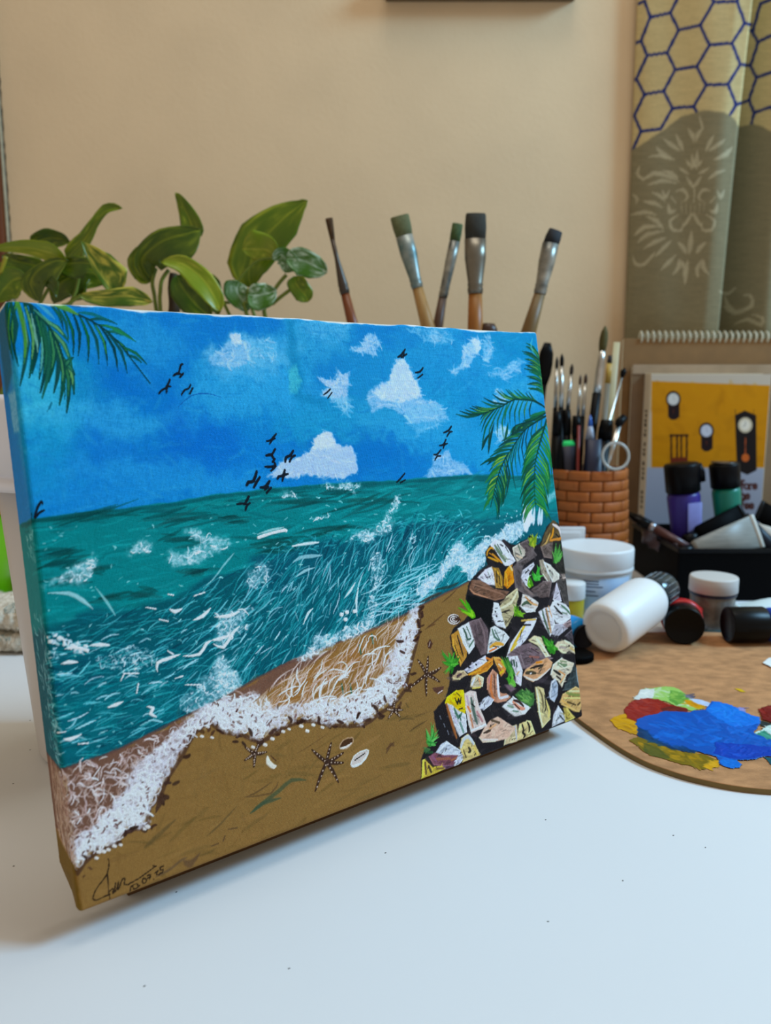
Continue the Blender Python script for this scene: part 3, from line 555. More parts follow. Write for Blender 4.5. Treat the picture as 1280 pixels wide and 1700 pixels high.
    shell(s8([(618, 400), (640, 365), (690, 352), (692, 380), (660, 412), (625, 415)]), (70, 44, 26), (170, 140, 110), s8([(622, 412), (655, 405), (685, 382)]))
    shell(s8([(682, 500), (700, 455), (750, 425), (780, 425), (765, 470), (720, 510), (690, 515)]), (196, 188, 180), (232, 228, 220), s8([(690, 510), (740, 495), (775, 440)]))
    P.stroke(s8([(705, 478), (760, 440)]), 5, (40, 32, 26), .9)
    P.stroke(s8([(215, 455), (220, 490), (250, 515), (262, 508)]), [7, 9, 8, 5], (222, 212, 198), .95, .4, 0, .7); P.stroke(s8([(235, 455), (262, 480)]), 5, (72, 46, 30), .9)
    P.poly(c6([(275, 1140), (345, 1130), (335, 1165), (310, 1178), (285, 1160)]), (84, 54, 44), .95, 1); P.stroke(c6([(310, 1172), (335, 1155)]), 4, (220, 200, 190), .9)
    P.poly(c6([(245, 880), (262, 852), (278, 880), (265, 912), (250, 905)]), (72, 44, 32), .95, 1); P.stroke(c6([(256, 895), (262, 870)]), 2.6, (220, 206, 196), .9)
    P.poly(c6([(365, 735), (385, 705), (420, 710), (445, 740), (425, 770), (385, 768)]), (62, 40, 32), .95, 1)
    for rr in (28, 17, 7): P.stroke([(640+(402+rr*1.25*math.cos(t))/3.541, 820+(737+rr*math.sin(t))/3.541) for t in np.linspace(.4, 5.6, 10)], 1.7, (226, 216, 208), .9, .5, 0, .5)
    # ---- rocks
    RB = c6([(985, 158), (950, 190), (905, 300), (880, 300), (860, 250), (800, 280), (770, 300), (740, 300), (700, 270), (655, 270), (615, 300), (585, 345), (590, 395), (600, 420), (560, 440), (490, 520), (480, 560), (470, 620), (500, 700), (455, 750), (400, 790), (380, 840), (400, 960), (430, 990), (380, 1020), (375, 1130), (350, 1200), (285, 1285), (290, 1340), (310, 1430), (230, 1500), (215, 1560), (212, 1690), (600, 1560), (1190, 1330), (1140, 1000), (1085, 640), (1060, 400), (1030, 180)])
    P.poly(RB, (34, 30, 33), 1, 1.4, 2, 1)
    for q in P.rnd_in(RB, 260):
        P.scribble(q, RS.uniform(10, 34), RS.uniform(0, 3), RS.uniform(4, 10), jit((62, 55, 58), 12), RS.uniform(.15, .5), .3, .25, .3)
    for pl in [c6([(475, 590), (640, 630), (620, 790), (560, 740), (500, 740)]), c6([(600, 900), (740, 790), (700, 960), (640, 950)])]: P.poly(pl, (10, 11, 11), .95, 3, 3)
    def stone(pl, c, marks=(), n=14, var=.08, edge=True, soft=.9):
        _ct = np.mean(np.array(pl), 0); pl = [tuple(_ct+(np.array(v)-_ct)*1.07) for v in pl]
        P.poly(pl, c, 1, soft, .8, .5, 0, .8, var)
        p = np.array(pl); ctr = p.mean(0); dd = p[len(p)//2]-p[0]; an = math.atan2(dd[1], dd[0])
        sh = [tuple(ctr+(np.array(v)-ctr)*.9+np.array([-2.2, 2.6])) for v in pl]
        for q in P.rnd_in(sh, n//2+2): P.scribble(ctr+(q-ctr)*.7+np.array([-2.5, 3]), RS.uniform(5, 12), an+RS.normal()*.3, RS.uniform(2.5, 5), [v*.62 for v in c], RS.uniform(.12, .35), .2, .2, .5, 4)
        for q in P.rnd_in(pl, n):
            q = ctr+(q-ctr)*.86; k = RS.uniform(-.38, .22)
            P.scribble(q, RS.uniform(5, 14), an+RS.normal()*.3, RS.uniform(1.2, 3.4), [max(0, min(255, v*(1+k))) for v in c], RS.uniform(.35, .8), .2, .15, .9, 4)
        for j in range(max(2, n//5)):
            q = P.rnd_in(pl, 1)[0]; q = ctr+(q-ctr)*.75
            P.scribble(q, RS.uniform(4, 10), an+RS.normal()*.5, RS.uniform(.9, 1.7), (46, 42, 36), RS.uniform(.4, .85), .25, .1, .6, 4)
        if edge:
            i = RS.randint(0, len(pl)); P.stroke([pl[i-2], pl[i-1], pl[i]], 1.8, [min(255, v*1.2+16) for v in c], .8, .5, .1, 1, .3, 1)
        for pts, w, mc in marks: P.stroke(pts, w, mc, .92, .5, .05, .9, .4)
    GR, BK, OR, WHT, YL, BRN, CRM = (54, 84, 60), (28, 26, 24), (206, 138, 34), (222, 220, 220), (206, 172, 36), (112, 84, 66), (206, 190, 142)
    # top right cluster (crop p2)
    stone(p2([(740, 350), (790, 190), (880, 40), (920, 60), (970, 130), (1000, 240), (960, 300), (850, 310), (770, 370)]), (92, 76, 48), [(p2([(885, 80), (960, 130), (995, 230)]), 6, (214, 204, 200)), (p2([(890, 130), (880, 210), (850, 260)]), 4.5, OR), (p2([(850, 280), (940, 270), (985, 250)]), 6, (200, 130, 50)), (p2([(745, 360), (800, 310), (850, 190)]), 3, (196, 160, 90)), (p2([(920, 200), (960, 240)]), 4, BK)])
    stone(p2([(740, 360), (890, 300), (900, 420), (880, 500), (780, 480)]), (104, 90, 82))
    stone(p2([(890, 300), (990, 300), (1040, 500), (1050, 690), (960, 670), (880, 540)]), (48, 46, 40))
    stone(p2([(490, 320), (590, 270), (650, 380), (640, 430), (530, 470)]), (94, 82, 80)); 
    stone(p2([(390, 380), (470, 330), (530, 400), (530, 470), (440, 550), (410, 480)]), (186, 178, 160), [(p2([(450, 340), (490, 450)]), 3.5, GR), (p2([(430, 470), (500, 500)]), 4, (206, 182, 150))])
    stone(p2([(115, 340), (170, 280), (240, 290), (330, 400), (410, 530), (340, 590), (290, 590), (190, 480)]), (208, 210, 214), [(p2([(160, 345), (220, 440), (290, 540)]), 7, (92, 112, 84)), (p2([(190, 330), (250, 440)]), 3, (56, 84, 62)), (p2([(230, 330), (260, 350)]), 3, BK), (p2([(290, 360), (330, 430)]), 2.4, BK), (p2([(270, 470), (320, 520)]), 4, (150, 160, 130)), (p2([(120, 345), (200, 500), (300, 590)]), 3.4, (228, 226, 226))])
    stone(p2([(55, 440), (110, 370), (150, 400), (250, 560), (180, 545), (70, 490)]), (42, 34, 26), [(p2([(60, 470), (70, 410), (115, 370), (140, 390)]), 3.6, (200, 140, 40)), (p2([(130, 450), (180, 500), (250, 560)]), 4, OR), (p2([(75, 490), (150, 520), (200, 545)]), 3.6, (206, 150, 40)), (p2([(90, 440), (160, 480)]), 2.6, (180, 120, 40))], 6)
    stone(c6([(545, 490), (585, 445), (622, 432), (640, 470), (640, 535), (600, 530)]), (216, 212, 220), [(c6([(580, 470), (600, 500)]), 1.6, BK), (c6([(600, 460), (615, 500)]), 1.4, BK), (c6([(560, 490), (575, 500)]), 1.4, BK)])
    stone(c6([(625, 432), (665, 440), (690, 500), (685, 550), (650, 545), (640, 480)]), (138, 104, 44), [(c6([(640, 440), (670, 480), (680, 540)]), 3, (200, 156, 50)), (c6([(650, 450), (655, 520)]), 2.4, BK), (c6([(668, 470), (672, 530)]), 2, BK)])
    stone(c6([(495, 560), (510, 510), (560, 510), (640, 560), (720, 575), (690, 610), (640, 620), (520, 585)]), (112, 80, 62), [(c6([(510, 530), (600, 560), (690, 590)]), 3, (136, 100, 80)), (c6([(498, 560), (520, 585), (600, 610)]), 2.6, (180, 130, 100))], 20)
    stone(p2([(280, 830), (290, 680), (350, 600), (385, 640), (395, 800), (320, 880)]), (206, 128, 22), [(p2([(350, 605), (375, 650)]), 5, (226, 200, 150)), (p2([(300, 700), (320, 840)]), 4, (226, 160, 50))])
    stone(p2([(400, 620), (450, 560), (640, 430), (680, 480), (520, 600), (480, 760), (600, 900), (700, 960), (620, 980), (430, 870)]), (92, 82, 80), [(p2([(490, 780), (540, 880), (640, 960)]), 5, (120, 104, 98)), (p2([(440, 560), (560, 500)]), 4, (110, 100, 98))], 30)
    stone(p2([(490, 740), (510, 660), (640, 560), (650, 600), (580, 700), (590, 860), (540, 820)]), (204, 204, 210), [(p2([(540, 690), (580, 650)]), 3, BK), (p2([(545, 770), (555, 780)]), 3, BK)])
    stone(p2([(720, 540), (760, 530), (830, 640), (850, 820), (800, 770), (740, 680)]), (150, 140, 120), [(p2([(760, 700), (840, 820)]), 2.6, (222, 214, 200))])
    stone(p2([(780, 560), (860, 600), (960, 700), (960, 760), (890, 800), (830, 700)]), (196, 194, 178), [(p2([(845, 655), (850, 662)]), 4, BK), (p2([(800, 620), (860, 720)]), 3, (150, 160, 130)), (p2([(780, 560), (880, 800)]), 2.6, (226, 222, 212))])
    stone(p2([(620, 900), (760, 800), (860, 800), (830, 980), (720, 990)]), (98, 84, 80), n=24)
    stone(p2([(940, 790), (1050, 750), (1100, 1080), (1030, 1060)]), (72, 68, 64), n=22); stone(p2([(1010, 700), (1060, 710), (1060, 745), (1000, 750)]), (150, 136, 124))
    stone(p2([(890, 1010), (930, 810), (960, 900), (990, 1030), (920, 1040)]), (198, 194, 204))
    stone(p2([(490, 1100), (510, 960), (560, 970), (700, 1060), (690, 1110), (660, 1160), (560, 1170)]), (206, 200, 190), [(p2([(500, 1090), (560, 1050), (610, 1080)]), 6, (56, 78, 56)), (p2([(540, 980), (610, 1060), (690, 1090)]), 4, (196, 150, 96)), (p2([(550, 1000), (630, 1060)]), 2.4, (150, 90, 50)), (p2([(520, 1130), (640, 1150)]), 5, (226, 226, 226))])
    stone(p2([(210, 1130), (300, 1000), (430, 900), (445, 1000), (390, 1200), (320, 1340), (270, 1370), (240, 1220)]), (170, 160, 122), [(p2([(230, 1130), (360, 1060), (435, 920)]), 5, (216, 208, 176)), (p2([(250, 1180), (340, 1150)]), 4, (40, 36, 30)), (p2([(280, 1340), (370, 1230)]), 3, (100, 90, 66)), (p2([(230, 1060), (330, 1000)]), 4, (120, 108, 86))], 24)
    stone(p2([(130, 1230), (150, 1070), (200, 1080), (240, 1200), (290, 1370), (180, 1340)]), (220, 222, 226), [(p2([(162, 1168), (168, 1172)]), 4.5, BK), (p2([(178, 1226), (184, 1230)]), 5, BK), (p2([(195, 1290), (225, 1285)]), 2, BK)])
    stone(p2([(710, 1180), (780, 1130), (860, 1120), (900, 1320), (850, 1460), (780, 1350)]), (204, 204, 206), [(p2([(750, 1150), (790, 1300), (840, 1440)]), 4.5, (66, 88, 66)), (p2([(800, 1130), (830, 1280), (860, 1430)]), 6, (170, 132, 92)), (p2([(830, 1100), (870, 1240)]), 3, (196, 150, 96)), (p2([(790, 1140), (830, 1300)]), 2, BK)], 20)
    stone(p2([(860, 1130), (890, 1060), (940, 1040), (1040, 1080), (1120, 1180), (1120, 1240), (1000, 1320), (920, 1290)]), (214, 216, 214), [(p2([(945, 1075), (955, 1085)]), 5, BK), (p2([(900, 1100), (960, 1170), (1000, 1200)]), 4, BK), (p2([(990, 1090), (1060, 1150), (1100, 1200)]), 4, (66, 104, 74)), (p2([(1000, 1180), (1060, 1200)]), 4, (110, 130, 110)), (p2([(880, 1220), (970, 1310), (1090, 1260)]), 3, (236, 238, 238))], 24)
    stone(p2([(870, 1450), (910, 1340), (1010, 1320), (1060, 1380), (960, 1470)]), (172, 172, 180)); stone(p2([(1020, 1330), (1130, 1270), (1150, 1320), (1060, 1370)]), (150, 128, 126))
    stone(p2([(1040, 1480), (1130, 1400), (1180, 1600), (1120, 1560)]), (78, 72, 78))
    stone(c6([(388, 835), (430, 805), (475, 920), (470, 960), (440, 1005), (430, 960), (395, 890)]), (176, 128, 52), [(c6([(395, 850), (400, 900), (440, 990)]), 3, (214, 160, 60)), (c6([(420, 830), (440, 900), (455, 950)]), 3, BK), (c6([(405, 890), (425, 950)]), 2.2, BK), (c6([(430, 850), (465, 930)]), 2.6, (150, 110, 80))], 12)
    stone(c6([(428, 795), (490, 758), (515, 810), (525, 860), (520, 890), (490, 932), (455, 870)]), (214, 220, 214), [(c6([(455, 790), (470, 820), (480, 855), (500, 850)]), 4, (50, 78, 62)), (c6([(475, 780), (500, 840)]), 3, (50, 82, 62)), (c6([(490, 900), (515, 860)]), 4.5, (70, 100, 80)), (c6([(440, 800), (470, 880), (490, 930)]), 2.2, (236, 236, 232))])
    stone(c6([(495, 760), (560, 738), (600, 800), (600, 880), (590, 935), (560, 945), (530, 880)]), (96, 80, 82), [(c6([(550, 745), (580, 830), (585, 920)]), 4, (116, 98, 98)), (c6([(520, 780), (560, 920)]), 4, (82, 66, 70))], 26)
    stone(c6([(605, 890), (618, 790), (640, 780), (690, 810), (720, 845), (690, 890), (640, 920), (600, 935)]), (206, 212, 208), [(c6([(625, 795), (640, 840), (665, 860)]), 4, (66, 96, 78)), (c6([(640, 800), (670, 860)]), 3, (60, 90, 76)), (c6([(615, 900), (650, 880), (690, 885)]), 7, (206, 146, 46)), (c6([(610, 925), (650, 905)]), 5, (206, 110, 50)), (c6([(630, 895), (665, 900)]), 2.4, BK)], 18)
    stone(c6([(718, 950), (740, 880), (800, 790), (830, 745), (885, 735), (860, 800), (820, 860), (740, 950)]), (206, 208, 222), [(c6([(735, 920), (790, 820), (820, 770)]), 6, (200, 166, 40)), (c6([(725, 945), (770, 880)]), 4, (210, 180, 70)), (c6([(800, 770), (850, 770)]), 5, BK), (c6([(800, 745), (880, 738)]), 5, (190, 160, 80)), (c6([(790, 840), (800, 800)]), 2.4, BK)], 16)
    # lower right (crop p4)
    stone(p4([(180, 310), (330, 190), (480, 150), (700, 280), (760, 340), (560, 400), (440, 470), (370, 480), (330, 330)]), (104, 88, 92), [(p4([(480, 200), (620, 290)]), 5, (140, 110, 120)), (p4([(470, 320), (590, 330)]), 6, (140, 90, 80)), (p4([(490, 210), (600, 280)]), 2.6, (52, 40, 44)), (p4([(500, 330), (520, 370)]), 4, (60, 40, 40)), (p4([(350, 300), (400, 460)]), 4, (128, 114, 116))], 40)
    stone(p4([(460, 110), (540, 50), (630, 80), (680, 220), (740, 300), (680, 310), (590, 170)]), (212, 196, 156), [(p4([(560, 80), (640, 180), (720, 300)]), 4, (228, 218, 190)), (p4([(470, 110), (590, 170)]), 3, (226, 206, 160))])
    stone(p4([(390, 570), (430, 490), (560, 400), (700, 340), (765, 400), (740, 480), (600, 600), (520, 640), (430, 600)]), (198, 152, 112), [(p4([(420, 540), (470, 530), (550, 540)]), 7, (60, 56, 40)), (p4([(480, 480), (560, 450), (650, 430)]), 4, BK), (p4([(560, 400), (630, 390)]), 6, (196, 120, 30)), (p4([(590, 480), (640, 450)]), 5, (70, 60, 44)), (p4([(400, 580), (520, 635), (620, 590), (740, 480)]), 3.4, (232, 206, 196)), (p4([(480, 545), (490, 540)]), 4, WHT), (p4([(440, 500), (520, 490)]), 4, (214, 170, 110))], 24)
    stone(p4([(810, 190), (850, 130), (940, 110), (1000, 140), (1100, 230), (1100, 300), (1000, 240), (920, 275)]), (206, 194, 162), [(p4([(990, 175), (1000, 180)]), 4, BK), (p4([(870, 190), (950, 210)]), 4, (160, 146, 140)), (p4([(815, 185), (900, 260), (960, 270)]), 2.6, (234, 220, 176)), (p4([(1010, 200), (1090, 260)]), 5, (186, 160, 96))])
    stone(p4([(195, 340), (310, 320), (370, 500), (350, 690), (290, 650), (280, 540)]), (210, 206, 208), [(p4([(225, 380), (240, 430)]), 5, (40, 62, 56)), (p4([(260, 370), (270, 440)]), 6, (60, 84, 70)), (p4([(295, 400), (300, 450)]), 5, (50, 74, 62)), (p4([(300, 560), (330, 520)]), 4, (190, 150, 90)), (p4([(310, 600), (350, 660)]), 6, (206, 196, 214))])
    stone(p4([(760, 560), (790, 440), (900, 350), (1050, 420), (1030, 520), (960, 560), (900, 720), (850, 640), (780, 600)]), (208, 198, 172), [(p4([(850, 410), (900, 440), (960, 430)]), 7, (96, 120, 86)), (p4([(880, 380), (960, 390)]), 4, (120, 136, 100)), (p4([(790, 500), (850, 540), (880, 560)]), 5, BK), (p4([(860, 510), (940, 560)]), 4, (190, 130, 70)), (p4([(830, 580), (890, 630)]), 5, (36, 30, 26)), (p4([(880, 660), (930, 580)]), 6, (206, 160, 110)), (p4([(860, 420), (940, 480)]), 2, (226, 220, 196))], 20)
    stone(p4([(920, 760), (1000, 590), (1060, 430), (1100, 560), (1130, 730), (1020, 740)]), (62, 74, 74), [(p4([(1090, 470), (1110, 640), (1140, 720)]), 2.6, (130, 150, 154))], 26)
    stone(p4([(0, 340), (70, 340), (160, 420), (140, 520), (90, 580), (40, 440)]), (214, 140, 66), [(p4([(100, 380), (150, 450)]), 7, (150, 176, 40)), (p4([(80, 540), (120, 510)]), 6, (206, 176, 30)), (p4([(60, 420), (100, 460)]), 4, (220, 200, 180))])
    stone(p4([(550, 740), (590, 725), (660, 760), (680, 870), (740, 1030), (740, 1130), (640, 1240), (590, 1040), (570, 900)]), (190, 178, 128), [(p4([(560, 740), (590, 900), (600, 1060), (640, 1230)]), 3.4, (228, 220, 190)), (p4([(600, 760), (640, 860), (650, 1000)]), 4, (96, 88, 62)), (p4([(670, 830), (690, 980), (670, 1050)]), 3, BK), (p4([(690, 900), (730, 1040), (720, 1130)]), 4, (214, 190, 110))], 18)
    stone(p4([(735, 800), (760, 660), (810, 620), (845, 700), (840, 830), (800, 910), (750, 870)]), (166, 178, 194), [(p4([(780, 700), (800, 790)]), 5, (120, 136, 156)), (p4([(750, 850), (760, 680), (810, 625)]), 2.4, (206, 212, 222))])
    stone(p4([(115, 990), (250, 860), (300, 900), (470, 1000), (400, 1080), (280, 1110), (200, 1060)]), (214, 212, 204), [(p4([(250, 920), (330, 1000), (400, 1010)]), 7, (206, 130, 104)), (p4([(260, 900), (330, 920), (390, 980)]), 5, (40, 24, 22)), (p4([(180, 970), (250, 990)]), 5, (110, 140, 116)), (p4([(250, 1040), (320, 1050)]), 4, (90, 120, 100)), (p4([(270, 950), (340, 1020)]), 3, BK)])
    stone(p4([(885, 930), (920, 830), (1080, 735), (1160, 780), (1185, 900), (1130, 1050), (1060, 1040)]), (186, 154, 98), [(p4([(930, 870), (1150, 870)]), 3, (222, 206, 130)), (p4([(960, 800), (1060, 830), (1150, 830)]), 6, (120, 132, 70)), (p4([(1000, 780), (1140, 780)]), 6, (200, 200, 150)), (p4([(970, 920), (1080, 960)]), 4, (70, 56, 34)), (p4([(1110, 960), (1140, 930)]), 5, (70, 56, 36)), (p4([(890, 950), (1000, 1000), (1120, 1050)]), 2.6, (226, 180, 110)), (p4([(900, 900), (1000, 980)]), 3, (206, 160, 80))], 18)
    stone(p4([(775, 1250), (790, 1100), (850, 985), (900, 1060), (950, 1130), (920, 1180)]), (186, 192, 196), [(p4([(870, 1100), (920, 1160)]), 4, (40, 46, 50)), (p4([(800, 1200), (850, 1010)]), 4, (214, 220, 224))])
    stone(p4([(920, 1010), (970, 1000), (1060, 1130), (950, 1180), (940, 1080)]), (186, 166, 84), [(p4([(960, 1010), (1050, 1130)]), 3, (214, 196, 110))])
    stone(p4([(140, 1490), (160, 1380), (250, 1250), (300, 1230), (310, 1440)]), (202, 184, 144), [(p4([(280, 1250), (300, 1430)]), 5, (170, 176, 190))]); stone(p4([(305, 1430), (340, 1220), (430, 1180), (480, 1190), (540, 1350), (420, 1400)]), (210, 190, 132), [(p4([(370, 1220), (390, 1290), (380, 1330), (410, 1360), (390, 1400)]), 4.5, BK), (p4([(440, 1190), (470, 1260), (460, 1320)]), 4.5, BK)])
    # lower left (crop p3)
    stone(p3([(760, 1160), (810, 1060), (880, 970), (960, 930), (1090, 1010), (1160, 1060), (1060, 1180), (940, 1200), (800, 1210)]), (206, 172, 150), [(p3([(800, 1110), (870, 1080), (880, 1020)]), 5, (56, 44, 34)), (p3([(890, 960), (980, 990)]), 7, (80, 66, 50)), (p3([(870, 1060), (940, 1010)]), 6, (196, 150, 110)), (p3([(790, 1190), (960, 1190)]), 5, (222, 200, 190))], 22)
    stone(p3([(575, 370), (690, 280), (815, 205), (830, 270), (760, 320), (620, 395)]), (206, 206, 224), [(p3([(620, 335), (632, 340)]), 5, BK), (p3([(705, 305), (715, 310)]), 4, BK), (p3([(680, 270), (688, 274)]), 3, BK)])
    stone(p3([(600, 430), (700, 370), (820, 290), (900, 220), (900, 300), (830, 380), (720, 420)]), (196, 128, 44), [(p3([(630, 425), (760, 370)]), 5, (206, 150, 40)), (p3([(830, 230), (880, 250)]), 6, (206, 120, 50))])
    stone(p3([(430, 460), (490, 390), (560, 385), (600, 430), (520, 475), (450, 485)]), (178, 156, 120), [(p3([(490, 440), (530, 420)]), 7, (70, 52, 60)), (p3([(440, 470), (520, 478)]), 3, (222, 200, 150))])
    stone(p3([(645, 560), (665, 460), (720, 430), (790, 470), (780, 560), (690, 590)]), (206, 192, 156), [(p3([(660, 540), (690, 470)]), 7, (206, 212, 220)), (p3([(740, 470), (760, 540)]), 5, (206, 150, 100)), (p3([(670, 585), (760, 575)]), 4, (206, 190, 90))])
    stone(p3([(850, 600), (850, 480), (910, 380), (960, 420), (990, 640), (1060, 640), (1110, 680), (1060, 730), (960, 750), (900, 720)]), (176, 126, 100), [(p3([(890, 430), (880, 600), (920, 720)]), 5, (190, 110, 60)), (p3([(920, 420), (930, 640)]), 4, (90, 60, 48)), (p3([(960, 430), (970, 620), (985, 700)]), 6, (214, 216, 220)), (p3([(1000, 700), (1080, 680)]), 8, (200, 206, 210)), (p3([(870, 440), (860, 520)]), 4, (180, 120, 130))])
    stone(p3([(745, 820), (790, 720), (850, 680), (910, 720), (880, 770), (800, 835)]), (184, 188, 200), [(p3([(770, 800), (840, 700)]), 4, (210, 214, 222))])
    stone(p3([(355, 760), (375, 700), (480, 620), (555, 615), (575, 760), (575, 880), (520, 860), (430, 790)]), (214, 182, 16), [(p3([(460, 700), (490, 770), (500, 710), (520, 760), (530, 690)]), 3, BK), (p3([(480, 640), (520, 680)]), 3, (90, 76, 20)), (p3([(510, 830), (545, 820)]), 4, BK), (p3([(400, 720), (460, 800)]), 4, (180, 150, 20))])
    stone(p3([(370, 770), (430, 790), (520, 870), (580, 900), (590, 1090), (510, 1145), (450, 1000)]), (196, 200, 202), [(p3([(360, 770), (420, 980), (480, 1170)]), 6, (150, 92, 50)), (p3([(450, 820), (500, 930), (540, 870)]), 5, (60, 100, 80)), (p3([(510, 900), (530, 960)]), 4, (40, 80, 66)), (p3([(520, 990), (560, 1100)]), 7, (96, 130, 116)), (p3([(400, 800), (480, 1000)]), 5, (190, 180, 206))])
    stone(p3([(575, 660), (640, 625), (710, 640), (740, 800), (810, 960), (830, 1020), (660, 1095), (630, 1000), (590, 800)]), (202, 186, 176), [(p3([(650, 700), (680, 860), (720, 1000)]), 7, (70, 92, 80)), (p3([(610, 800), (640, 860)]), 6, (206, 110, 60)), (p3([(640, 900), (670, 1040)]), 6, (180, 120, 86)), (p3([(720, 860), (780, 970)]), 7, (170, 120, 120)), (p3([(650, 1085), (820, 1010)]), 5, (226, 220, 216)), (p3([(600, 680), (620, 780)]), 6, (170, 150, 166)), (p3([(660, 770), (690, 800)]), 4, BK), (p3([(690, 640), (690, 780)]), 4, (216, 206, 196))], 22)
    for p in [[(285, 910), (300, 950)], [(330, 1000), (345, 1040)], [(375, 1080), (390, 1130)]]: P.stroke(p3(p), 3, (150, 156, 170), .8)
    stone(p3([(245, 1340), (300, 1250), (360, 1215), (420, 1260), (520, 1320), (500, 1370), (350, 1375)]), (196, 204, 216), [(p3([(260, 1340), (360, 1230)]), 4, (216, 224, 230))])
    stone(p3([(165, 1390), (230, 1350), (350, 1375), (490, 1370), (470, 1470), (330, 1490), (220, 1480)]), (118, 72, 86), [(p3([(240, 1420), (400, 1410)]), 8, (140, 86, 66)), (p3([(190, 1380), (240, 1440)]), 5, (130, 80, 116)), (p3([(420, 1430), (480, 1400)]), 6, (150, 96, 66))])
    stone(p3([(450, 1500), (490, 1390), (550, 1330), (550, 1420), (500, 1490)]), (190, 196, 214)); stone(p3([(330, 1500), (440, 1490), (460, 1510), (360, 1540)]), (96, 66, 90))
    stone(p3([(520, 1290), (540, 1190), (610, 1140), (690, 1240), (750, 1370), (550, 1455), (560, 1380)]), (196, 176, 112), [(p3([(530, 1280), (560, 1190), (620, 1155), (680, 1240)]), 7, (186, 196, 200)), (p3([(560, 1310), (590, 1400)]), 4, (90, 76, 46)), (p3([(620, 1280), (640, 1320), (620, 1340)]), 5, (50, 44, 34)), (p3([(680, 1280), (730, 1370)]), 5, (206, 180, 90)), (p3([(690, 1370), (700, 1350)]), 4, (60, 50, 36))])
    stone(p3([(80, 1650), (90, 1440), (110, 1430), (200, 1510), (300, 1490), (340, 1530), (250, 1580)]), (196, 172, 66), [(p3([(110, 1460), (120, 1590)]), 7, (90, 70, 44)), (p3([(150, 1500), (180, 1570)]), 7, (70, 58, 40)), (p3([(250, 1530), (320, 1525)]), 6, (110, 86, 50)), (p3([(84, 1640), (92, 1445)]), 3, (214, 200, 70)), (p3([(130, 1430), (205, 1510)]), 4, (60, 44, 34))])
    # grass tufts
    def tuft(c, tips, w=4, pal=((30, 96, 24), (110, 176, 40))):
        for t_ in tips:
            for j in range(3):
                b = (c[0]+RS.normal()*2.5, c[1]+RS.normal()*2); e = (t_[0]+RS.normal()*2, t_[1]+RS.normal()*2)
                P.stroke([b, ((b[0]+e[0])/2+RS.normal()*1.2, (b[1]+e[1])/2), e], [w, w*.8, .8], jit(mixc(pal[0], pal[1], RS.rand()), 6), .92, .5, .05, .7, .2)
    tuft(c6([(510, 720)])[0], c6([(430, 620), (460, 620), (430, 660), (480, 640), (500, 680), (450, 690)]), 5, ((40, 130, 14), (150, 200, 40)))
    tuft(c6([(395, 1000)])[0], c6([(335, 930), (370, 930), (400, 925), (435, 950), (335, 990), (345, 1050), (380, 1060), (430, 990)]), 5, ((34, 110, 28), (86, 170, 60)))
    tuft(c6([(265, 1470)])[0], c6([(235, 1390), (270, 1350), (290, 1390), (315, 1420), (240, 1440), (300, 1460)]), 5, ((34, 110, 40), (90, 170, 80))); tuft(c6([(250, 1510)])[0], c6([(225, 1490), (235, 1520)]), 5, ((20, 60, 40), (70, 110, 60)))
    tuft(p2([(690, 760)])[0], p2([(640, 680), (680, 600), (710, 620), (740, 720), (620, 730), (650, 760)]), 5, ((40, 140, 40), (90, 190, 80))); tuft(p2([(600, 850)])[0], p2([(590, 740), (620, 800), (580, 800)]), 4, ((60, 140, 20), (130, 170, 40)))
    tuft(p2([(930, 540)])[0], p2([(920, 330), (960, 320), (990, 400), (1000, 470), (890, 430), (960, 380)]), 4, ((40, 110, 40), (100, 170, 80)))
    tuft(p2([(650, 330)])[0], p2([(570, 240), (610, 250), (640, 210), (670, 200), (640, 280)]), 5, ((90, 120, 30), (176, 190, 50))); P.stroke(p2([(590, 225), (620, 240)]), 5, BK, .9)
    tuft(p2([(440, 1200)])[0], p2([(400, 1080), (440, 1100), (460, 1170), (520, 1190), (530, 1240)]), 4, ((60, 120, 20), (120, 170, 40)))
    tuft(p2([(860, 1620)])[0], p2([(760, 1480), (800, 1500), (850, 1530), (880, 1560), (830, 1580), (770, 1560)]), 5, ((30, 110, 20), (80, 170, 50))); tuft(p4([(780, 250)])[0], p4([(650, 60), (700, 80), (740, 140), (790, 160), (700, 200)]), 6, ((30, 100, 20), (80, 160, 50)))
    tuft(p4([(230, 560)])[0], p4([(110, 320), (160, 340), (190, 400), (210, 480)]), 5, ((30, 100, 30), (90, 150, 60))); tuft(p4([(240, 690)])[0], p4([(170, 600), (205, 540), (230, 610), (265, 690)]), 6, ((50, 130, 30), (110, 180, 70)))
    P.poly(p4([(280, 820), (350, 755), (470, 770), (540, 830), (530, 940), (480, 1000), (400, 940), (320, 890)]), (56, 104, 48), 1, 2, 2, 1, 0, .7, .1)
    for k in range(26): P.scribble(P.rnd_in(p4([(300, 820), (350, 765), (470, 780), (530, 830), (520, 940), (480, 980), (400, 930)]), 1)[0], 12, .6+RS.normal()*.5, 3, jit(mixc((40, 84, 40), (120, 170, 90), RS.rand()), 6), .8, .2, .1, .6)
    P.poly(p4([(140, 700), (230, 690), (300, 740), (230, 780)]), (130, 104, 118), .8, 2, 2)
    # ---- palms
    DG, MG, LG = (4, 58, 54), (18, 104, 62), (92, 150, 60)
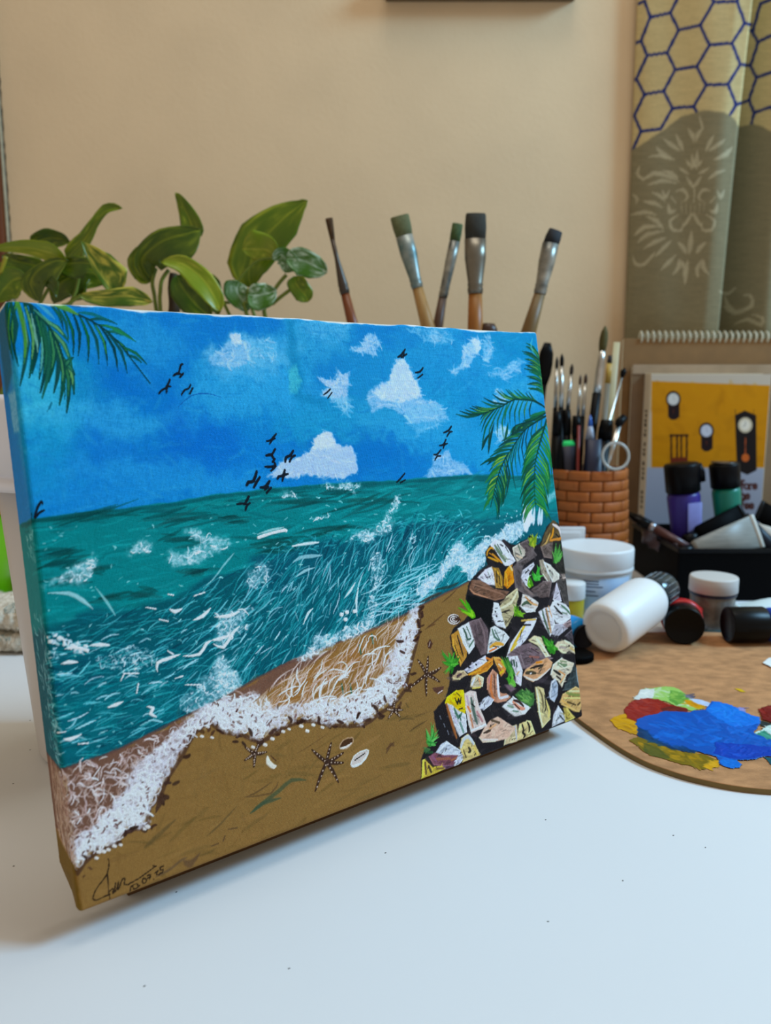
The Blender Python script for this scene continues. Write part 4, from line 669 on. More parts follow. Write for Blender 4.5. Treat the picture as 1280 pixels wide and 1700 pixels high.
    def frond(rachis, tips, w=4, cols=(DG, MG, LG), rw=3.2, n_light=.35, side=0):
        r = np.array(rachis, float); d = np.r_[0, np.cumsum(np.hypot(*np.diff(r, axis=0).T))]; d /= d[-1]
        for t, e in tips:
            b = np.array([np.interp(t, d, r[:, 0]), np.interp(t, d, r[:, 1])]); e = np.array(e, float)
            m = (b+e)/2; v = e-b; m = m+np.array([-v[1], v[0]])*.10*(1 if side == 0 else side)
            P.stroke([b, m, e], [w*.7, w, w*.35], jit(mixc(cols[0], cols[1], RS.rand()*.8), 5), .94, .45, .08, .5, .25)
            if RS.rand() < n_light: P.stroke([b+(m-b)*.15, m+(b-m)*.1, m+(e-m)*.5], [w*.35, w*.45, w*.2], jit(mixc(cols[1], cols[2], RS.rand()), 8), .85, .5, .15, .6, .3)
        P.stroke(rachis, [rw, rw*.8, rw*.5], cols[0], .95, .45, 0, .5, 0)
    def comb(rachis, n, t0, t1, d0, d1, w_, side=1, cols=(DG, MG, LG), nl=.4, j=2.5):
        w = w_*1.3; n = int(n*1.35); tips = []; r = np.array(rachis, float); d = np.r_[0, np.cumsum(np.hypot(*np.diff(r, axis=0).T))]; d /= d[-1]
        for k in range(n):
            f = k/(n-1); t = t0+(t1-t0)*f; b = np.array([np.interp(t, d, r[:, 0]), np.interp(t, d, r[:, 1])])
            v = np.array(d0)*(1-f)+np.array(d1)*f; tips.append((t, b+v+RS.normal(size=2)*j))
        frond(rachis, tips, w, cols, 2.6, nl, side)
    # right: fan at the edge, arching frond, hanging fronds
    comb(r5([(715, 560), (690, 420), (660, 270), (640, 150)]), 16, .05, .95, (-26, -9), (-22, -20), 3.6, 1, nl=.55)
    comb(r5([(715, 590), (695, 430), (670, 300)]), 9, .1, 1, (-16, -18), (-6, -28), 3.2, 1, cols=((10, 92, 60), (40, 140, 70), (120, 170, 60)), nl=.6)
    for p in [[(590, 20), (575, 100), (620, 180)], [(570, 60), (590, 130)]]: P.stroke(r5(p), 4, (90, 180, 190), .5, .6, .4)
    comb(r5([(705, 660), (610, 600), (420, 585), (300, 650), (70, 738)]), 13, .05, .98, (-22, -22), (-40, -2), 3.4, -1, nl=.55)
    frond(r5([(705, 660), (610, 600), (420, 585), (300, 650), (70, 738)]), list(zip([.2, .26, .32, .38, .44, .5, .55, .6, .66, .7, .74, .78, .84], r5([(570, 760), (520, 790), (470, 820), (430, 830), (380, 830), (330, 820), (325, 985), (260, 935), (175, 1095), (112, 1062), (110, 890), (95, 830), (100, 770)]))), 3.4, (DG, MG, LG), 3, .4, 1)
    P.stroke(r5([(230, 800), (190, 960), (175, 1095)]), [3, 6, 5], DG, .95, .4); P.stroke(r5([(190, 900), (140, 980), (112, 1062)]), [3, 6, 5], DG, .95, .4); P.stroke(r5([(360, 800), (345, 900), (322, 985)]), [3, 6, 4], (8, 76, 50), .95, .4)
    comb(r5([(722, 738), (540, 850), (450, 960), (350, 1110), (170, 1170)]), 12, .02, .8, (-20, 4), (-36, 16), 4, 1, nl=.4)
    frond(r5([(722, 738), (540, 850), (450, 960), (380, 1070)]), list(zip([.1, .2, .3, .4, .5, .58, .66, .74, .82, .9, .98], r5([(690, 900), (640, 960), (590, 1000), (545, 1100), (520, 1200), (480, 1230), (450, 1300), (435, 1440), (400, 1300), (360, 1480), (330, 1350)]))), 3, (DG, (16, 110, 90), LG), 3, .4, 1)
    comb(r5([(350, 1110), (290, 1230), (240, 1400), (195, 1600)]), 10, 0, .8, (-26, 20), (-14, 26), 4, 1, cols=((10, 84, 50), (40, 120, 50), (150, 170, 50)), nl=.8); comb(r5([(350, 1110), (290, 1230), (240, 1400), (195, 1600)]), 9, .05, .8, (2, 60), (6, 36), 3.4, -1, nl=.4)
    comb(r5([(720, 770), (660, 980), (615, 1180), (605, 1400), (620, 1600)]), 15, .08, .95, (-30, 40), (-18, 34), 4.4, 1, cols=((4, 64, 46), (20, 120, 60), (120, 170, 60)), nl=.7)
    comb(r5([(725, 780), (665, 980), (615, 1180), (605, 1400), (620, 1600)]), 15, .04, .95, (16, 66), (22, 32), 4.4, -1, cols=((4, 66, 46), (30, 130, 60), (110, 180, 60)), nl=.8)
    comb(r5([(730, 700), (600, 780), (430, 830), (395, 920)]), 9, .05, .7, (-22, 6), (-14, 18), 4, 1, nl=.3)
    P.stroke(r5([(725, 690), (640, 720), (570, 745)]), [4, 5, 2], MG, .9); P.stroke(r5([(430, 830), (405, 880), (400, 925)]), 5, DG, .95)
    # left
    comb(l6([(30, 80), (170, 90), (290, 160), (420, 330), (520, 560), (530, 900)]), 3, .0, .1, (-4, 80), (2, 110), 6, 1)
    frond(l6([(60, 90), (200, 110), (300, 200), (420, 340), (510, 560), (530, 720)]), list(zip([.02, .1, .16, .24, .3, .36, .42, .5, .58, .66, .72, .8, .86, .92, .6, .4, .5], l6([(105, 500), (165, 790), (240, 730), (265, 690), (320, 740), (330, 850), (345, 895), (400, 760), (440, 850), (485, 950), (545, 1010), (605, 860), (610, 700), (600, 560), (500, 880), (560, 430), (590, 640)]))), 9.5, ((4, 62, 58), (20, 96, 66), (110, 160, 90)), 5, .75, -1)
    P.stroke(l6([(140, 110), (165, 200), (205, 400), (200, 560)]), [9, 8, 6, 4], (70, 130, 44), .9, .5, .05, .6, .2); P.stroke(l6([(195, 200), (225, 480)]), 3, (150, 196, 170), .7); P.stroke(l6([(255, 210), (290, 380), (310, 520)]), 3, (140, 190, 170), .7); P.stroke(l6([(340, 400), (345, 560), (330, 680)]), 3, (110, 190, 190), .6); P.stroke(l6([(270, 170), (360, 240), (470, 330)]), [3, 6, 3], (70, 140, 110), .8); P.stroke(l6([(300, 120), (380, 180), (450, 250)]), [3, 7, 3], (80, 160, 190), .7)
    frond(l6([(40, 85), (250, 80), (430, 130), (640, 215), (800, 300), (960, 430), (1225, 765)]), list(zip([.26, .3, .34, .4, .44, .48, .53, .58, .63, .68, .74, .8, .5, .56, .62], l6([(520, 330), (560, 440), (600, 540), (640, 550), (720, 600), (808, 620), (878, 630), (965, 675), (1040, 685), (1060, 560), (1200, 610), (1160, 600), (960, 290), (1110, 425), (1000, 380)]))), 5.5, ((4, 56, 66), (10, 92, 72), (60, 150, 50)), 4.5, .55, -1)
    P.stroke(l6([(400, 110), (500, 140), (635, 215)]), [6, 14, 5], (76, 138, 54), .92, .5, .15, .6, .3); P.stroke(l6([(250, 80), (340, 95), (420, 125)]), [6, 12, 6], (50, 116, 58), .9, .5, .2); P.stroke(l6([(510, 115), (620, 140), (740, 158)]), [3, 6, 2], (6, 76, 150), .9); P.stroke(l6([(30, 90), (120, 75), (280, 80)]), [5, 6, 4], (6, 70, 66), .9)
    P.stroke(l6([(640, 200), (760, 215), (960, 290)]), [5, 6, 2], (10, 96, 100), .9); P.stroke(l6([(860, 300), (980, 350), (1110, 425)]), [4, 7, 2], (30, 120, 70), .9)
    P.stroke(c1([(335, 865), (350, 830), (365, 800), (350, 850)]), 2, (10, 90, 130), .8); P.stroke(c2([(60, 660), (140, 590), (240, 575), (330, 600)]), 1.4, (10, 84, 180), .8)
    # ---- birds
    BD = (12, 22, 40)
    def bird(f, *strokes):
        for p, w in strokes: P.stroke(f(p), w*.82, BD, .96, .35, 0, .4, .2)
    bird(c1, ([(1120, 735), (1150, 705), (1175, 700)], 4), ([(1175, 730), (1180, 690), (1205, 685)], 3.4), ([(1165, 700), (1190, 660), (1198, 635)], 4))
    bird(c2, ([(30, 465), (55, 450), (85, 460)], 5), ([(62, 455), (75, 400), (88, 392)], 4), ([(70, 475), (92, 450)], 4)); bird(c2, ([(80, 585), (100, 555), (125, 545), (138, 520)], 3.4), ([(132, 578), (150, 542)], 4)); bird(c2, ([(968, 585), (990, 570), (1010, 548)], 3), ([(995, 605), (1020, 570)], 3))
    bird(c2, ([(612, 875), (635, 870), (655, 850), (672, 828)], 4), ([(632, 892), (645, 868), (665, 858)], 4)); bird(c2, ([(610, 965), (640, 960), (655, 985)], 6), ([(645, 960), (665, 925)], 6), ([(650, 1005), (662, 985)], 6)); bird(c2, ([(605, 1035), (640, 1035), (665, 1030)], 6), ([(640, 1060), (668, 1030), (655, 1000)], 5)); bird(c2, ([(728, 1005), (735, 975), (760, 965), (778, 935)], 6), ([(755, 1005), (770, 975), (790, 965)], 5)); bird(c2, ([(680, 1110), (690, 1095), (715, 1090), (725, 1055)], 6), ([(710, 1125), (720, 1090), (745, 1080)], 5))
    bird(c2, ([(488, 1150), (500, 1130), (530, 1125), (550, 1065)], 7), ([(532, 1165), (550, 1130), (570, 1100)], 6)); bird(c2, ([(575, 1165), (605, 1160), (630, 1125)], 7), ([(600, 1180), (625, 1160)], 5), ([(612, 1198), (640, 1165)], 6)); bird(c2, ([(428, 1268), (460, 1265), (485, 1270)], 5), ([(480, 1262), (500, 1222)], 7), ([(480, 1305), (490, 1275), (508, 1262)], 5))
    bird(c3, ([(272, 245), (290, 235), (312, 205)], 4.5), ([(290, 248), (320, 232)], 4.5), ([(300, 250), (305, 225)], 4)); bird(c3, ([(370, 335), (395, 330), (412, 308)], 4), ([(383, 365), (410, 345)], 3.6)); bird(c3, ([(528, 668), (555, 655), (570, 632)], 4), ([(545, 690), (560, 665), (575, 662)], 3.6)); bird(c3, ([(505, 740), (525, 735), (540, 705)], 4), ([(525, 755), (532, 735), (548, 728)], 3.6)); bird(c3, ([(472, 790), (490, 790), (512, 762)], 3.6), ([(478, 822), (490, 800), (510, 798)], 3.6)); bird(c3, ([(265, 945), (285, 925), (310, 895)], 3.4), ([(285, 948), (312, 932)], 3.4))
    bird(c1, ([(240, 1610), (265, 1540), (290, 1500), (300, 1515)], 5), ([(245, 1615), (275, 1580), (310, 1560)], 5)); P.stroke(c1([(205, 1640), (212, 1580)]), 6, (6, 62, 80), .9)
    # ---- signature
    IK = (44, 30, 18); sg = C(100, 1320, 5.333)
    P.stroke(sg([(425, 565), (432, 600), (415, 700), (340, 800), (305, 860), (290, 915), (320, 930), (400, 895), (440, 880)]), 1.7, IK, .92, .5, 0, 0, 0)
    for p in [[(415, 700), (425, 800), (430, 860), (440, 920)], [(430, 860), (455, 835), (470, 830), (465, 870), (480, 850), (490, 780), (480, 860), (500, 830), (515, 770), (510, 840), (530, 800), (550, 745), (575, 740), (565, 790), (610, 790)], [(600, 790), (700, 735), (850, 625)], [(820, 625), (850, 632)],
              [(620, 860), (625, 810), (640, 800), (660, 790), (680, 785), (690, 815), (655, 835), (640, 800)], [(700, 800), (703, 803)], [(735, 735), (725, 770), (750, 780), (765, 750), (740, 735)], [(770, 715), (800, 705), (790, 745)], [(775, 735), (800, 725)], [(825, 745), (828, 747)], [(840, 690), (865, 670), (850, 705), (880, 700)], [(915, 630), (885, 640), (890, 665), (912, 655), (905, 685), (885, 690)]]:
        P.stroke(sg(p), 1.7, IK, .9, .5, 0, 0, 0)
    # ---- left wrap: the picture runs on round the stretched side
    xf = lambda y: 7+.1235*(y-497)
    P.poly([(xf(640)-60, 640), (xf(640)-10, 645), (xf(715)-12, 715), (xf(715)-52, 715)], (160, 196, 206), .6, 5, 4, 2, .3)
    P.poly([(xf(500)-80, 500), (xf(500)-4, 505), (xf(620)-14, 620), (xf(640)-80, 640)], (4, 74, 104), .7, 8, 6)
    for k in range(70):
        y = RS.uniform(1030, 1275); x = xf(y)-RS.uniform(0, 80)
        P.scribble((x, y), RS.uniform(8, 26), 1.0+RS.normal()*.5, RS.uniform(1.4, 4), jit((160, 204, 212), 10), RS.uniform(.35, .8), .2, .2, .4)
    for k in range(300):
        y = RS.uniform(1292, 1432); x = xf(y)-RS.uniform(-4, 84)
        P.scribble((x, y), RS.uniform(10, 34), 1.4+RS.normal()*.35, RS.uniform(1.6, 4.4), jit(mixc((150, 122, 100), (206, 198, 186), RS.rand()*(.4+.6*(y-1292)/140)), 8), RS.uniform(.35, .8), .2, .2, .5)
    P.poly([(-40, 1434), (60, 1436), (122, 1440), (140, 1530), (100, 1560), (-60, 1560)], (104, 82, 30), .95, 4, 4)
    for k in range(24):
        y = RS.uniform(885, 935); P.scribble((xf(y)-RS.uniform(5, 60), y), 14, 1+RS.normal()*.4, 2.4, (140, 200, 200), .6, .3, .2, .3)
    # canvas weave drags every thin layer a little
    wv = (P.fine-.5)*.045+(P.brx-.5)*.02+(P.bry-.5)*.02
    P.col = np.clip(P.col*(1+wv[..., None]*1.6), 0, 1)
    g = P.col.mean(2, keepdims=True); P.col = np.clip(g+(P.col-g)*1.06, 0, 1); P.col = P.col*(1-.22*(1-np.clip(P.col.max(2, keepdims=True)/.45, 0, 1)))
    return P.col, P.hgt
# ---------------------------------------------------------------- the setting
WALL_Y = 1.175
def struct(o): o['kind'] = 'structure'; return o
M_WALL = mat('beige_wall_paint', (216, 188, 150), .85, noise=.035, nscale=9, bump=.35, bscale=160)
M_WOOD_DARK = mat('dark_door_wood', (96, 46, 14), .5, noise=.25, nscale=30, stretch=(8, 8, .6))
M_CAULK = mat('old_caulk', (170, 158, 130), .8, noise=.15, nscale=120)
M_FLOOR = mat('floor_tiles', (150, 140, 128), .5, noise=.05)
struct(obj('wall_back', *boxm(-1.6, 1.6, WALL_Y, WALL_Y+.1, -.76, 2.4), M_WALL, smooth=False))
struct(obj('floor', *boxm(-1.6, 1.6, -1.2, WALL_Y, -.80, -.76), M_FLOOR, smooth=False))
_dx = at_y(22, 410, WALL_Y)[0]
struct(obj('door_1', *boxm(_dx-.30, _dx-.0065, WALL_Y-.016, WALL_Y, -.76, 1.6, .003), M_WOOD_DARK, smooth=False))
struct(obj('trim_1', *boxm(_dx-.0065, _dx-.0035, WALL_Y-.006, WALL_Y, -.76, 1.6, .0015), M_CAULK, smooth=False))
M_GAP = mat('dark_crack', (52, 40, 24), .9, noise=.6, nscale=60)
_cv = []; _cf = []
for k in range(60):
    z = .30+k*.0075; w = .0006+.0007*abs(math.sin(k*1.7)+.5*math.sin(k*.61)); j = .0005*math.sin(k*2.3)
    _cv += [(_dx-.003+j-w, WALL_Y-.0012, z), (_dx-.003+j+w, WALL_Y-.0012, z)]
for k in range(59): _cf.append((2*k, 2*k+1, 2*k+3, 2*k+2))
struct(obj('trim_2', *join((np.array(_cv), _cf), (np.array(_cv)+[0, .0010, 0], [f[::-1] for f in _cf])), M_GAP, smooth=False))
M_SHELF = mat('shelf_board', (104, 84, 58), .6, noise=.1)
_s0, _s1 = at_y(640, 4, WALL_Y), at_y(953, 4, WALL_Y)
shelf = thing('wall_shelf', 'dark board of a wall shelf cut off by the top of the photo', 'shelf', ((_s0[0]+_s1[0])/2, WALL_Y-.06, _s0[2]))
obj('board', *boxm(_s0[0], _s1[0], WALL_Y-.026, WALL_Y, _s0[2], _s0[2]+.02, .002), M_SHELF, shelf, False)
for sx in (.12, .88):
    bx = _s0[0]+(_s1[0]-_s0[0])*sx; obj('bracket', *boxm(bx-.006, bx+.006, WALL_Y-.022, WALL_Y, _s0[2]+.02, _s0[2]+.07, .002), M_SHELF, shelf, False)
# ---------------------------------------------------------------- table
M_TABLE = mat('white_table_laminate', (222, 224, 226), .42, noise=.01, nscale=6, spec=.35)
M_LEG = mat('table_leg', (180, 180, 180), .5)
table = thing('table', 'white desk that everything in the picture stands on', 'table', (0, .45, -.75))
obj('tabletop', *boxm(-1.0, 1.0, -.25, WALL_Y-.004, -.03, 0, .002), M_TABLE, table, False)
for sx in (-.93, .93):
    for sy in (-.18, WALL_Y-.09): obj('leg', *boxm(sx-.025, sx+.025, sy-.025, sy+.025, -.76, -.03, .003), M_LEG, table, False)
M_FLECK = mat('dark_fleck', (70, 62, 56), .8)
for u, v, a in [(50, 1196, .8), (50, 1245, .5), (22, 1301, .3), (23, 1438, .1), (1171, 1407, 1.1), (1118, 1387, .3), (293, 1481, .6), (906, 1361, .4), (480, 1608, .2), (910, 1530, 0), (640, 1416, .5), (1034, 1462, 1.0), (240, 1637, .7)]:
    p = on_table(u, v); c, s_ = math.cos(a), math.sin(a); L = .0006; w = .00025
    q = np.array([(-L, -w, 0), (0, -w*1.4, 0), (L, 0, 0), (0, w*1.2, 0), (-L*.8, w, 0)]); q = np.c_[q[:, 0]*c-q[:, 1]*s_, q[:, 0]*s_+q[:, 1]*c, q[:, 2]]
    Vv = np.concatenate([q+p+[0, 0, .00002], q*[.7, .7, 1]+p+[0, 0, .0002]]); n5 = 5
    obj('dark_speck', Vv, [tuple(range(5, 10))]+[(i, (i+1) % 5, 5+(i+1) % 5, 5+i) for i in range(5)], M_FLECK, table, False)
# ---------------------------------------------------------------- the canvas
CV_TH = .021; CV_R = .0022
_col, _hgt = paint_seascape()
_s = np.arange(GX)*CELL-WRAP; _t = np.arange(GY)*CELL
_S, _T = np.meshgrid(_s, _t); _t = _T[-1, 0]
_x = _S.copy(); _n = np.zeros_like(_S)
_arc = np.abs(_S) < CV_R; _th = (CV_R-_S)/(2*CV_R)*np.pi/2
_x = np.where(_arc, CV_R-CV_R*np.sin(_th), np.where(_S <= -CV_R, 0, _S)); _n = np.where(_arc, -CV_R+CV_R*np.cos(_th), np.where(_S <= -CV_R, _S, 0))
_nx = np.where(_arc, -np.sin(_th), np.where(_S <= -CV_R, -1, 0)); _nn = np.where(_arc, np.cos(_th), np.where(_S <= -CV_R, 0, 1))
_smax = _s[-1]
for d in (_smax-_S, _t-_T, _T):
    e = np.clip(CV_R-d, 0, CV_R); drop = CV_R-np.sqrt(np.maximum(CV_R**2-e**2, 0)); _n = _n-drop*_nn; _x = _x-drop*_nx
# the lower left corner of the wrapped side is folded in a little, the edges wander by a fraction of a millimetre
_fold = np.clip(1-_T/.016, 0, 1)*np.clip((-_S-.004)/.018, 0, 1); _x = _x+_fold*.004
_wob = .0005*np.sin(_S*60)+.0003*np.sin(_S*170+1); _y = _T+_wob*smooth(.2, .28, _T)
_relief = (_hgt*.00038+(vnoise(_hgt.shape, 3, 3, 77, 2)-.5)*.00012)
_x = _x+_nx*_relief; _n = _n+_nn*_relief
# bare priming showing along the top edge
_pr = smooth(_t-.0014, _t-.0004, _T+(vnoise(_hgt.shape, 22, 22, 91, 3)-.5)*.0026)*.85
_col = _col*(1-_pr[..., None])+np.array([226, 220, 206])/255*_pr[..., None]
_mx = _col.max(2); _sat = (_mx-_col.min(2))/(_mx+1e-4); _gain = np.stack([np.full_like(_sat, CV_GAIN[0]), np.full_like(_sat, CV_GAIN[1]), CV_GAIN[2]-.16*_sat-.34*np.clip((_col[..., 2]-_col[..., 1])/(_mx+1e-4)/.4, 0, 1)], -1).reshape(-1, 3)
_rot = Matrix((tuple(CV_S), tuple(CV_T), tuple(CV_N))).transposed()
canvas = thing('stretched_canvas', 'seascape painting on stretched canvas leaning back on the white table', 'painting', tuple(CV_O))
canvas.rotation_euler = _rot.to_euler()
def local(o): o.parent = canvas; return o
M_PAINT = paint_mat('acrylic_seascape', .5, (1, 1, 1), weave=.55, spec=.05)
local(gridmesh('painted_face', np.stack([_x, _y, _n], -1), _col, M_PAINT, gain=_gain))
M_PRIMED = mat('primed_canvas', (222, 214, 196), .8, bump=.2, bscale=900); M_EDGE_R = mat('painted_edge', (60, 66, 66), .6, noise=.4, nscale=60); M_EDGE_B = mat('sand_painted_edge', (112, 86, 46), .6, noise=.15, nscale=60)
M_PINE = mat('pine_bar', (206, 170, 120), .6, noise=.1, nscale=40, stretch=(1, 10, 1))
W_, H_ = _smax, _t
local(obj('side_wrap', *boxm(W_-.001, W_, .0005, H_-.0005, -CV_TH, -CV_R), M_EDGE_R, None, False)); local(obj('side_wrap', *boxm(.0005, W_, H_-.001, H_, -CV_TH, -CV_R), M_PRIMED, None, False)); local(obj('side_wrap', *boxm(.0065, W_, 0, .001, -CV_TH, -CV_R), M_EDGE_B, None, False))
for a in ((.0075, .036, .001, H_-.001), (W_-.036, W_-.001, .001, H_-.001), (.036, W_-.036, .001, .036), (.036, W_-.036, H_-.036, H_-.001)):
    local(obj('stretcher_bar', *boxm(a[0], a[1], a[2], a[3], -CV_TH, -.003, .001), M_PINE, None, False))
local(obj('canvas_back', *boxm(.001, W_-.001, .001, H_-.001, -.0035, -.0025), M_PRIMED, None, False))
# low wooden stand added under the canvas; its dark bar deepens the gap shadow
nh = np.array([CV_N[0], CV_N[1], 0]); nh /= np.linalg.norm(nh); sh_ = np.array([CV_S[0], CV_S[1], 0]); sh_ /= np.linalg.norm(sh_)
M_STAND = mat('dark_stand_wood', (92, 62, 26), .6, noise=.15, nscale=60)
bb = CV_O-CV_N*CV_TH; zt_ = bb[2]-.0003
stand = thing('canvas_stand', 'low dark wooden stand added under the canvas, its bar darkening the gap', 'stand', (float(bb[0]+sh_[0]*CV_W/2), float(bb[1]+sh_[1]*CV_W/2), 0))
def bar(s0, s1, d0, d1, z0, z1):
    q = [bb+sh_*s+nh*d for s, d in ((s0, d0), (s1, d0), (s1, d1), (s0, d1))]; V = [np.array([v[0], v[1], z]) for z in (z0, z1) for v in q]
    return V, [(3, 2, 1, 0), (4, 5, 6, 7), (0, 1, 5, 4), (1, 2, 6, 5), (2, 3, 7, 6), (3, 0, 4, 7)]
obj('gap_shade_bar', *bar(.028, CV_W-.012, .0005, -.014, .0001, zt_), M_STAND, stand, False)  # full-length dark bar added to block light and darken the gap
for f in (.3, .7):
    obj('foot', *bar(CV_W*f-.006, CV_W*f+.006, -.0145, -.07, .0001, .006), M_STAND, stand, False)
    p0 = bb+sh_*CV_W*f-nh*.0095; p0[2] = zt_-.0005
    obj('upright', *rod(p0, p0+CV_T*.12, [(0, .005, .004), (1, .005, .004)], 8, sh_), M_STAND, stand, False)
# ---------------------------------------------------------------- palette
M_MDF = mat('brown_hardboard', (178, 130, 88), .75, noise=.2, nscale=75, stretch=(1, 1.8, 1), bump=.4, bscale=700, spec=.2); M_MDF_E = mat('hardboard_edge', (116, 92, 46), .7, noise=.12, nscale=80)
PT = .0038
_pp = np.array([(.1478, .5135), (.162, .481), (.1786, .462), (.196, .4505), (.215, .443), (.240, .4395), (.28, .440), (.35, .456), (.405, .51), (.425, .60), (.40, .69), (.345, .738), (.27, .746), (.20, .735), (.15, .70), (.130, .64), (.1335, .565)])
def closed_spline(p, sub=8):
    n = len(p); out = []
    for i in range(n):
        a, b, c, d = p[i-1], p[i], p[(i+1) % n], p[(i+2) % n]
        for k in range(sub):
            f = k/sub; out.append(.5*(2*b+(c-a)*f+(2*a-5*b+4*c-d)*f*f+(3*b-a-3*c+d)*f**3))
    return np.array(out)
_ol = closed_spline(_pp); _m = len(_ol)
palette = thing('palette', 'round brown hardboard palette smeared with blue, red and yellow paint', 'palette', (.28, .59, 0))
def slab(ol, z0, z1, bev):
    c = ol.mean(0); inn = ol+(c-ol)/np.linalg.norm(c-ol, axis=1)[:, None]*bev
    V = np.concatenate([np.c_[ol, np.full(len(ol), z0)], np.c_[ol, np.full(len(ol), z1-bev)], np.c_[inn, np.full(len(ol), z1)]]); m = len(ol)
    F = [tuple(range(m-1, -1, -1)), tuple(range(2*m, 3*m))]
    for k in range(2): F += [(k*m+i, k*m+(i+1) % m, (k+1)*m+(i+1) % m, (k+1)*m+i) for i in range(m)]
    return V, F
obj('board', *slab(_ol, .0002, PT, .0003), M_MDF, palette, False)
obj('board_edge', *join(*[(np.concatenate([np.c_[_ol*1.0, np.full(_m, .0002)], np.c_[_ol, np.full(_m, PT-.0004)], np.c_[_ol+(_ol-_ol.mean(0))*.0015, np.full(_m, .0004)], np.c_[_ol+(_ol-_ol.mean(0))*.0015, np.full(_m, PT-.0006)]]), [(2*_m+i, 2*_m+(i+1) % _m, 3*_m+(i+1) % _m, 3*_m+i) for i in range(_m)]+[(3*_m+i, 3*_m+(i+1) % _m, _m+(i+1) % _m, _m+i) for i in range(_m)])]), M_MDF_E, palette, True)
def palette_paint():
    x0, x1, y0, y1, ce = .14, .345, .435, .70, .0004
    gx, gy = int((x1-x0)/ce), int((y1-y0)/ce)
    def conv(p):
        q = np.array([on_table(u, v, PT)[:2] for u, v in p]); return (q-[x0, y0])/ce
    P = Painter(gx, gy, conv, lambda g: .5*1.35/FPX/ce, (150, 110, 70)); P.alpha = np.zeros((gy, gx)); base_lay = P.lay
    def lay(sl, al, color, relief=0): base_lay(sl, al, color, relief); P.alpha[sl] = np.maximum(P.alpha[sl], al)
    P.lay = lay
    k5 = lambda l: [(1000+x/4.571, 1120+y/4.571) for x, y in l]
    def smear(pl, c, n, c2, relief=.5, rough=3, ang=0.2, L=18, w=(4, 9)):
        P.poly(pl, c, 1, .9, rough, 1.5, 0, relief)
        for q in P.rnd_in(pl, n):
            ctr = np.mean(pl, 0); q = ctr+(np.array(q)-ctr)*.8
            P.scribble(q, RS.uniform(.5, 1.2)*L, ang+RS.normal()*.3, RS.uniform(*w), jit(mixc(c, c2, RS.rand()), 5), RS.uniform(.3, .7), .15, .25, relief)
    smear(k5([(50, 345), (120, 310), (170, 300), (250, 360), (300, 470), (230, 455), (110, 410)]), (206, 152, 12), 20, (160, 112, 14))
    smear(k5([(190, 500), (290, 480), (420, 530), (600, 590), (780, 610), (885, 660), (860, 710), (760, 728), (640, 690), (480, 650), (340, 610), (290, 560)]), (118, 100, 24), 60, (196, 146, 20), .4, 4, .35)
    smear(k5([(300, 520), (420, 560), (520, 640), (440, 640), (330, 600)]), (78, 84, 34), 24, (110, 100, 30), .4)
    smear(k5([(760, 700), (880, 650), (890, 680), (820, 725)]), (206, 150, 20), 10, (220, 170, 40), .4, 2)
    smear(k5([(235, 190), (290, 120), (380, 105), (480, 92), (560, 100), (640, 150), (680, 190), (780, 240), (700, 285), (560, 250), (500, 210), (330, 190)]), (150, 196, 96), 40, (206, 222, 206), .6, 4)
    smear(k5([(235, 190), (290, 118), (400, 112), (380, 180), (320, 200)]), (206, 214, 210), 14, (226, 228, 220), .6, 2)
    smear(k5([(520, 125), (640, 150), (660, 190), (560, 240), (500, 190)]), (90, 150, 60), 20, (160, 200, 90), .5, 3)
    smear(k5([(620, 195), (700, 200), (790, 240), (730, 265), (640, 230)]), (206, 150, 14), 10, (190, 120, 20), .5, 2)
    smear(k5([(660, 185), (740, 190), (850, 230), (800, 248), (700, 215)]), (190, 206, 230), 14, (150, 176, 220), .6, 2, .3, 14)
    smear(k5([(640, 150), (710, 165), (690, 185), (640, 175)]), (84, 80, 96), 6, (120, 120, 140), .4, 2)
    smear(k5([(160, 270), (220, 205), (330, 185), (420, 190), (500, 230), (650, 265), (640, 290), (470, 290), (330, 330), (240, 360), (180, 335)]), (140, 30, 22), 40, (176, 56, 34), .8, 3)
    smear(k5([(440, 265), (520, 245), (650, 270), (640, 290), (470, 290)]), (96, 30, 26), 12, (130, 40, 30), .6, 2)
    BL = [(255, 345), (330, 320), (470, 285), (650, 290), (780, 265), (830, 205), (905, 210), (950, 240), (1030, 255), (1080, 290), (1190, 330), (1205, 370), (1160, 450), (1290, 470), (1400, 500), (1400, 640), (1240, 620), (1130, 650), (1010, 650), (1065, 690), (1040, 715), (980, 722), (890, 680), (860, 630), (720, 590), (540, 570), (400, 520), (280, 480), (262, 420)]
    smear(k5(BL), (4, 82, 176), 170, (10, 116, 220), .9, 4, .1, 26, (5, 12))
    smear(k5([(780, 270), (850, 210), (905, 215), (1030, 262), (1190, 335), (1195, 380), (1000, 400), (860, 340)]), (8, 112, 216), 50, (20, 130, 224), .9, 4, .2)
    smear(k5([(262, 400), (300, 420), (420, 510), (540, 560), (720, 585), (700, 600), (540, 572), (400, 520), (280, 480)]), (6, 52, 90), 30, (4, 70, 120), .7, 3, .4)
    smear(k5([(860, 520), (1100, 540), (1300, 560), (1280, 620), (1120, 640), (960, 640), (860, 610)]), (2, 60, 170), 40, (4, 84, 200), .9, 4, -.1)
    smear(k5([(890, 650), (1010, 655), (1065, 690), (1040, 712), (980, 720), (910, 690)]), (6, 108, 206), 14, (10, 120, 216), .9, 2)
    smear(k5([(1030, 250), (1080, 255), (1070, 285), (1035, 275)]), (120, 130, 196), 5, (150, 140, 200), .4, 1)
    smear(k5([(1185, 285), (1215, 250), (1300, 230), (1400, 230), (1400, 360), (1290, 375), (1210, 345)]), (110, 20, 18), 30, (150, 40, 34), 1.2, 3)
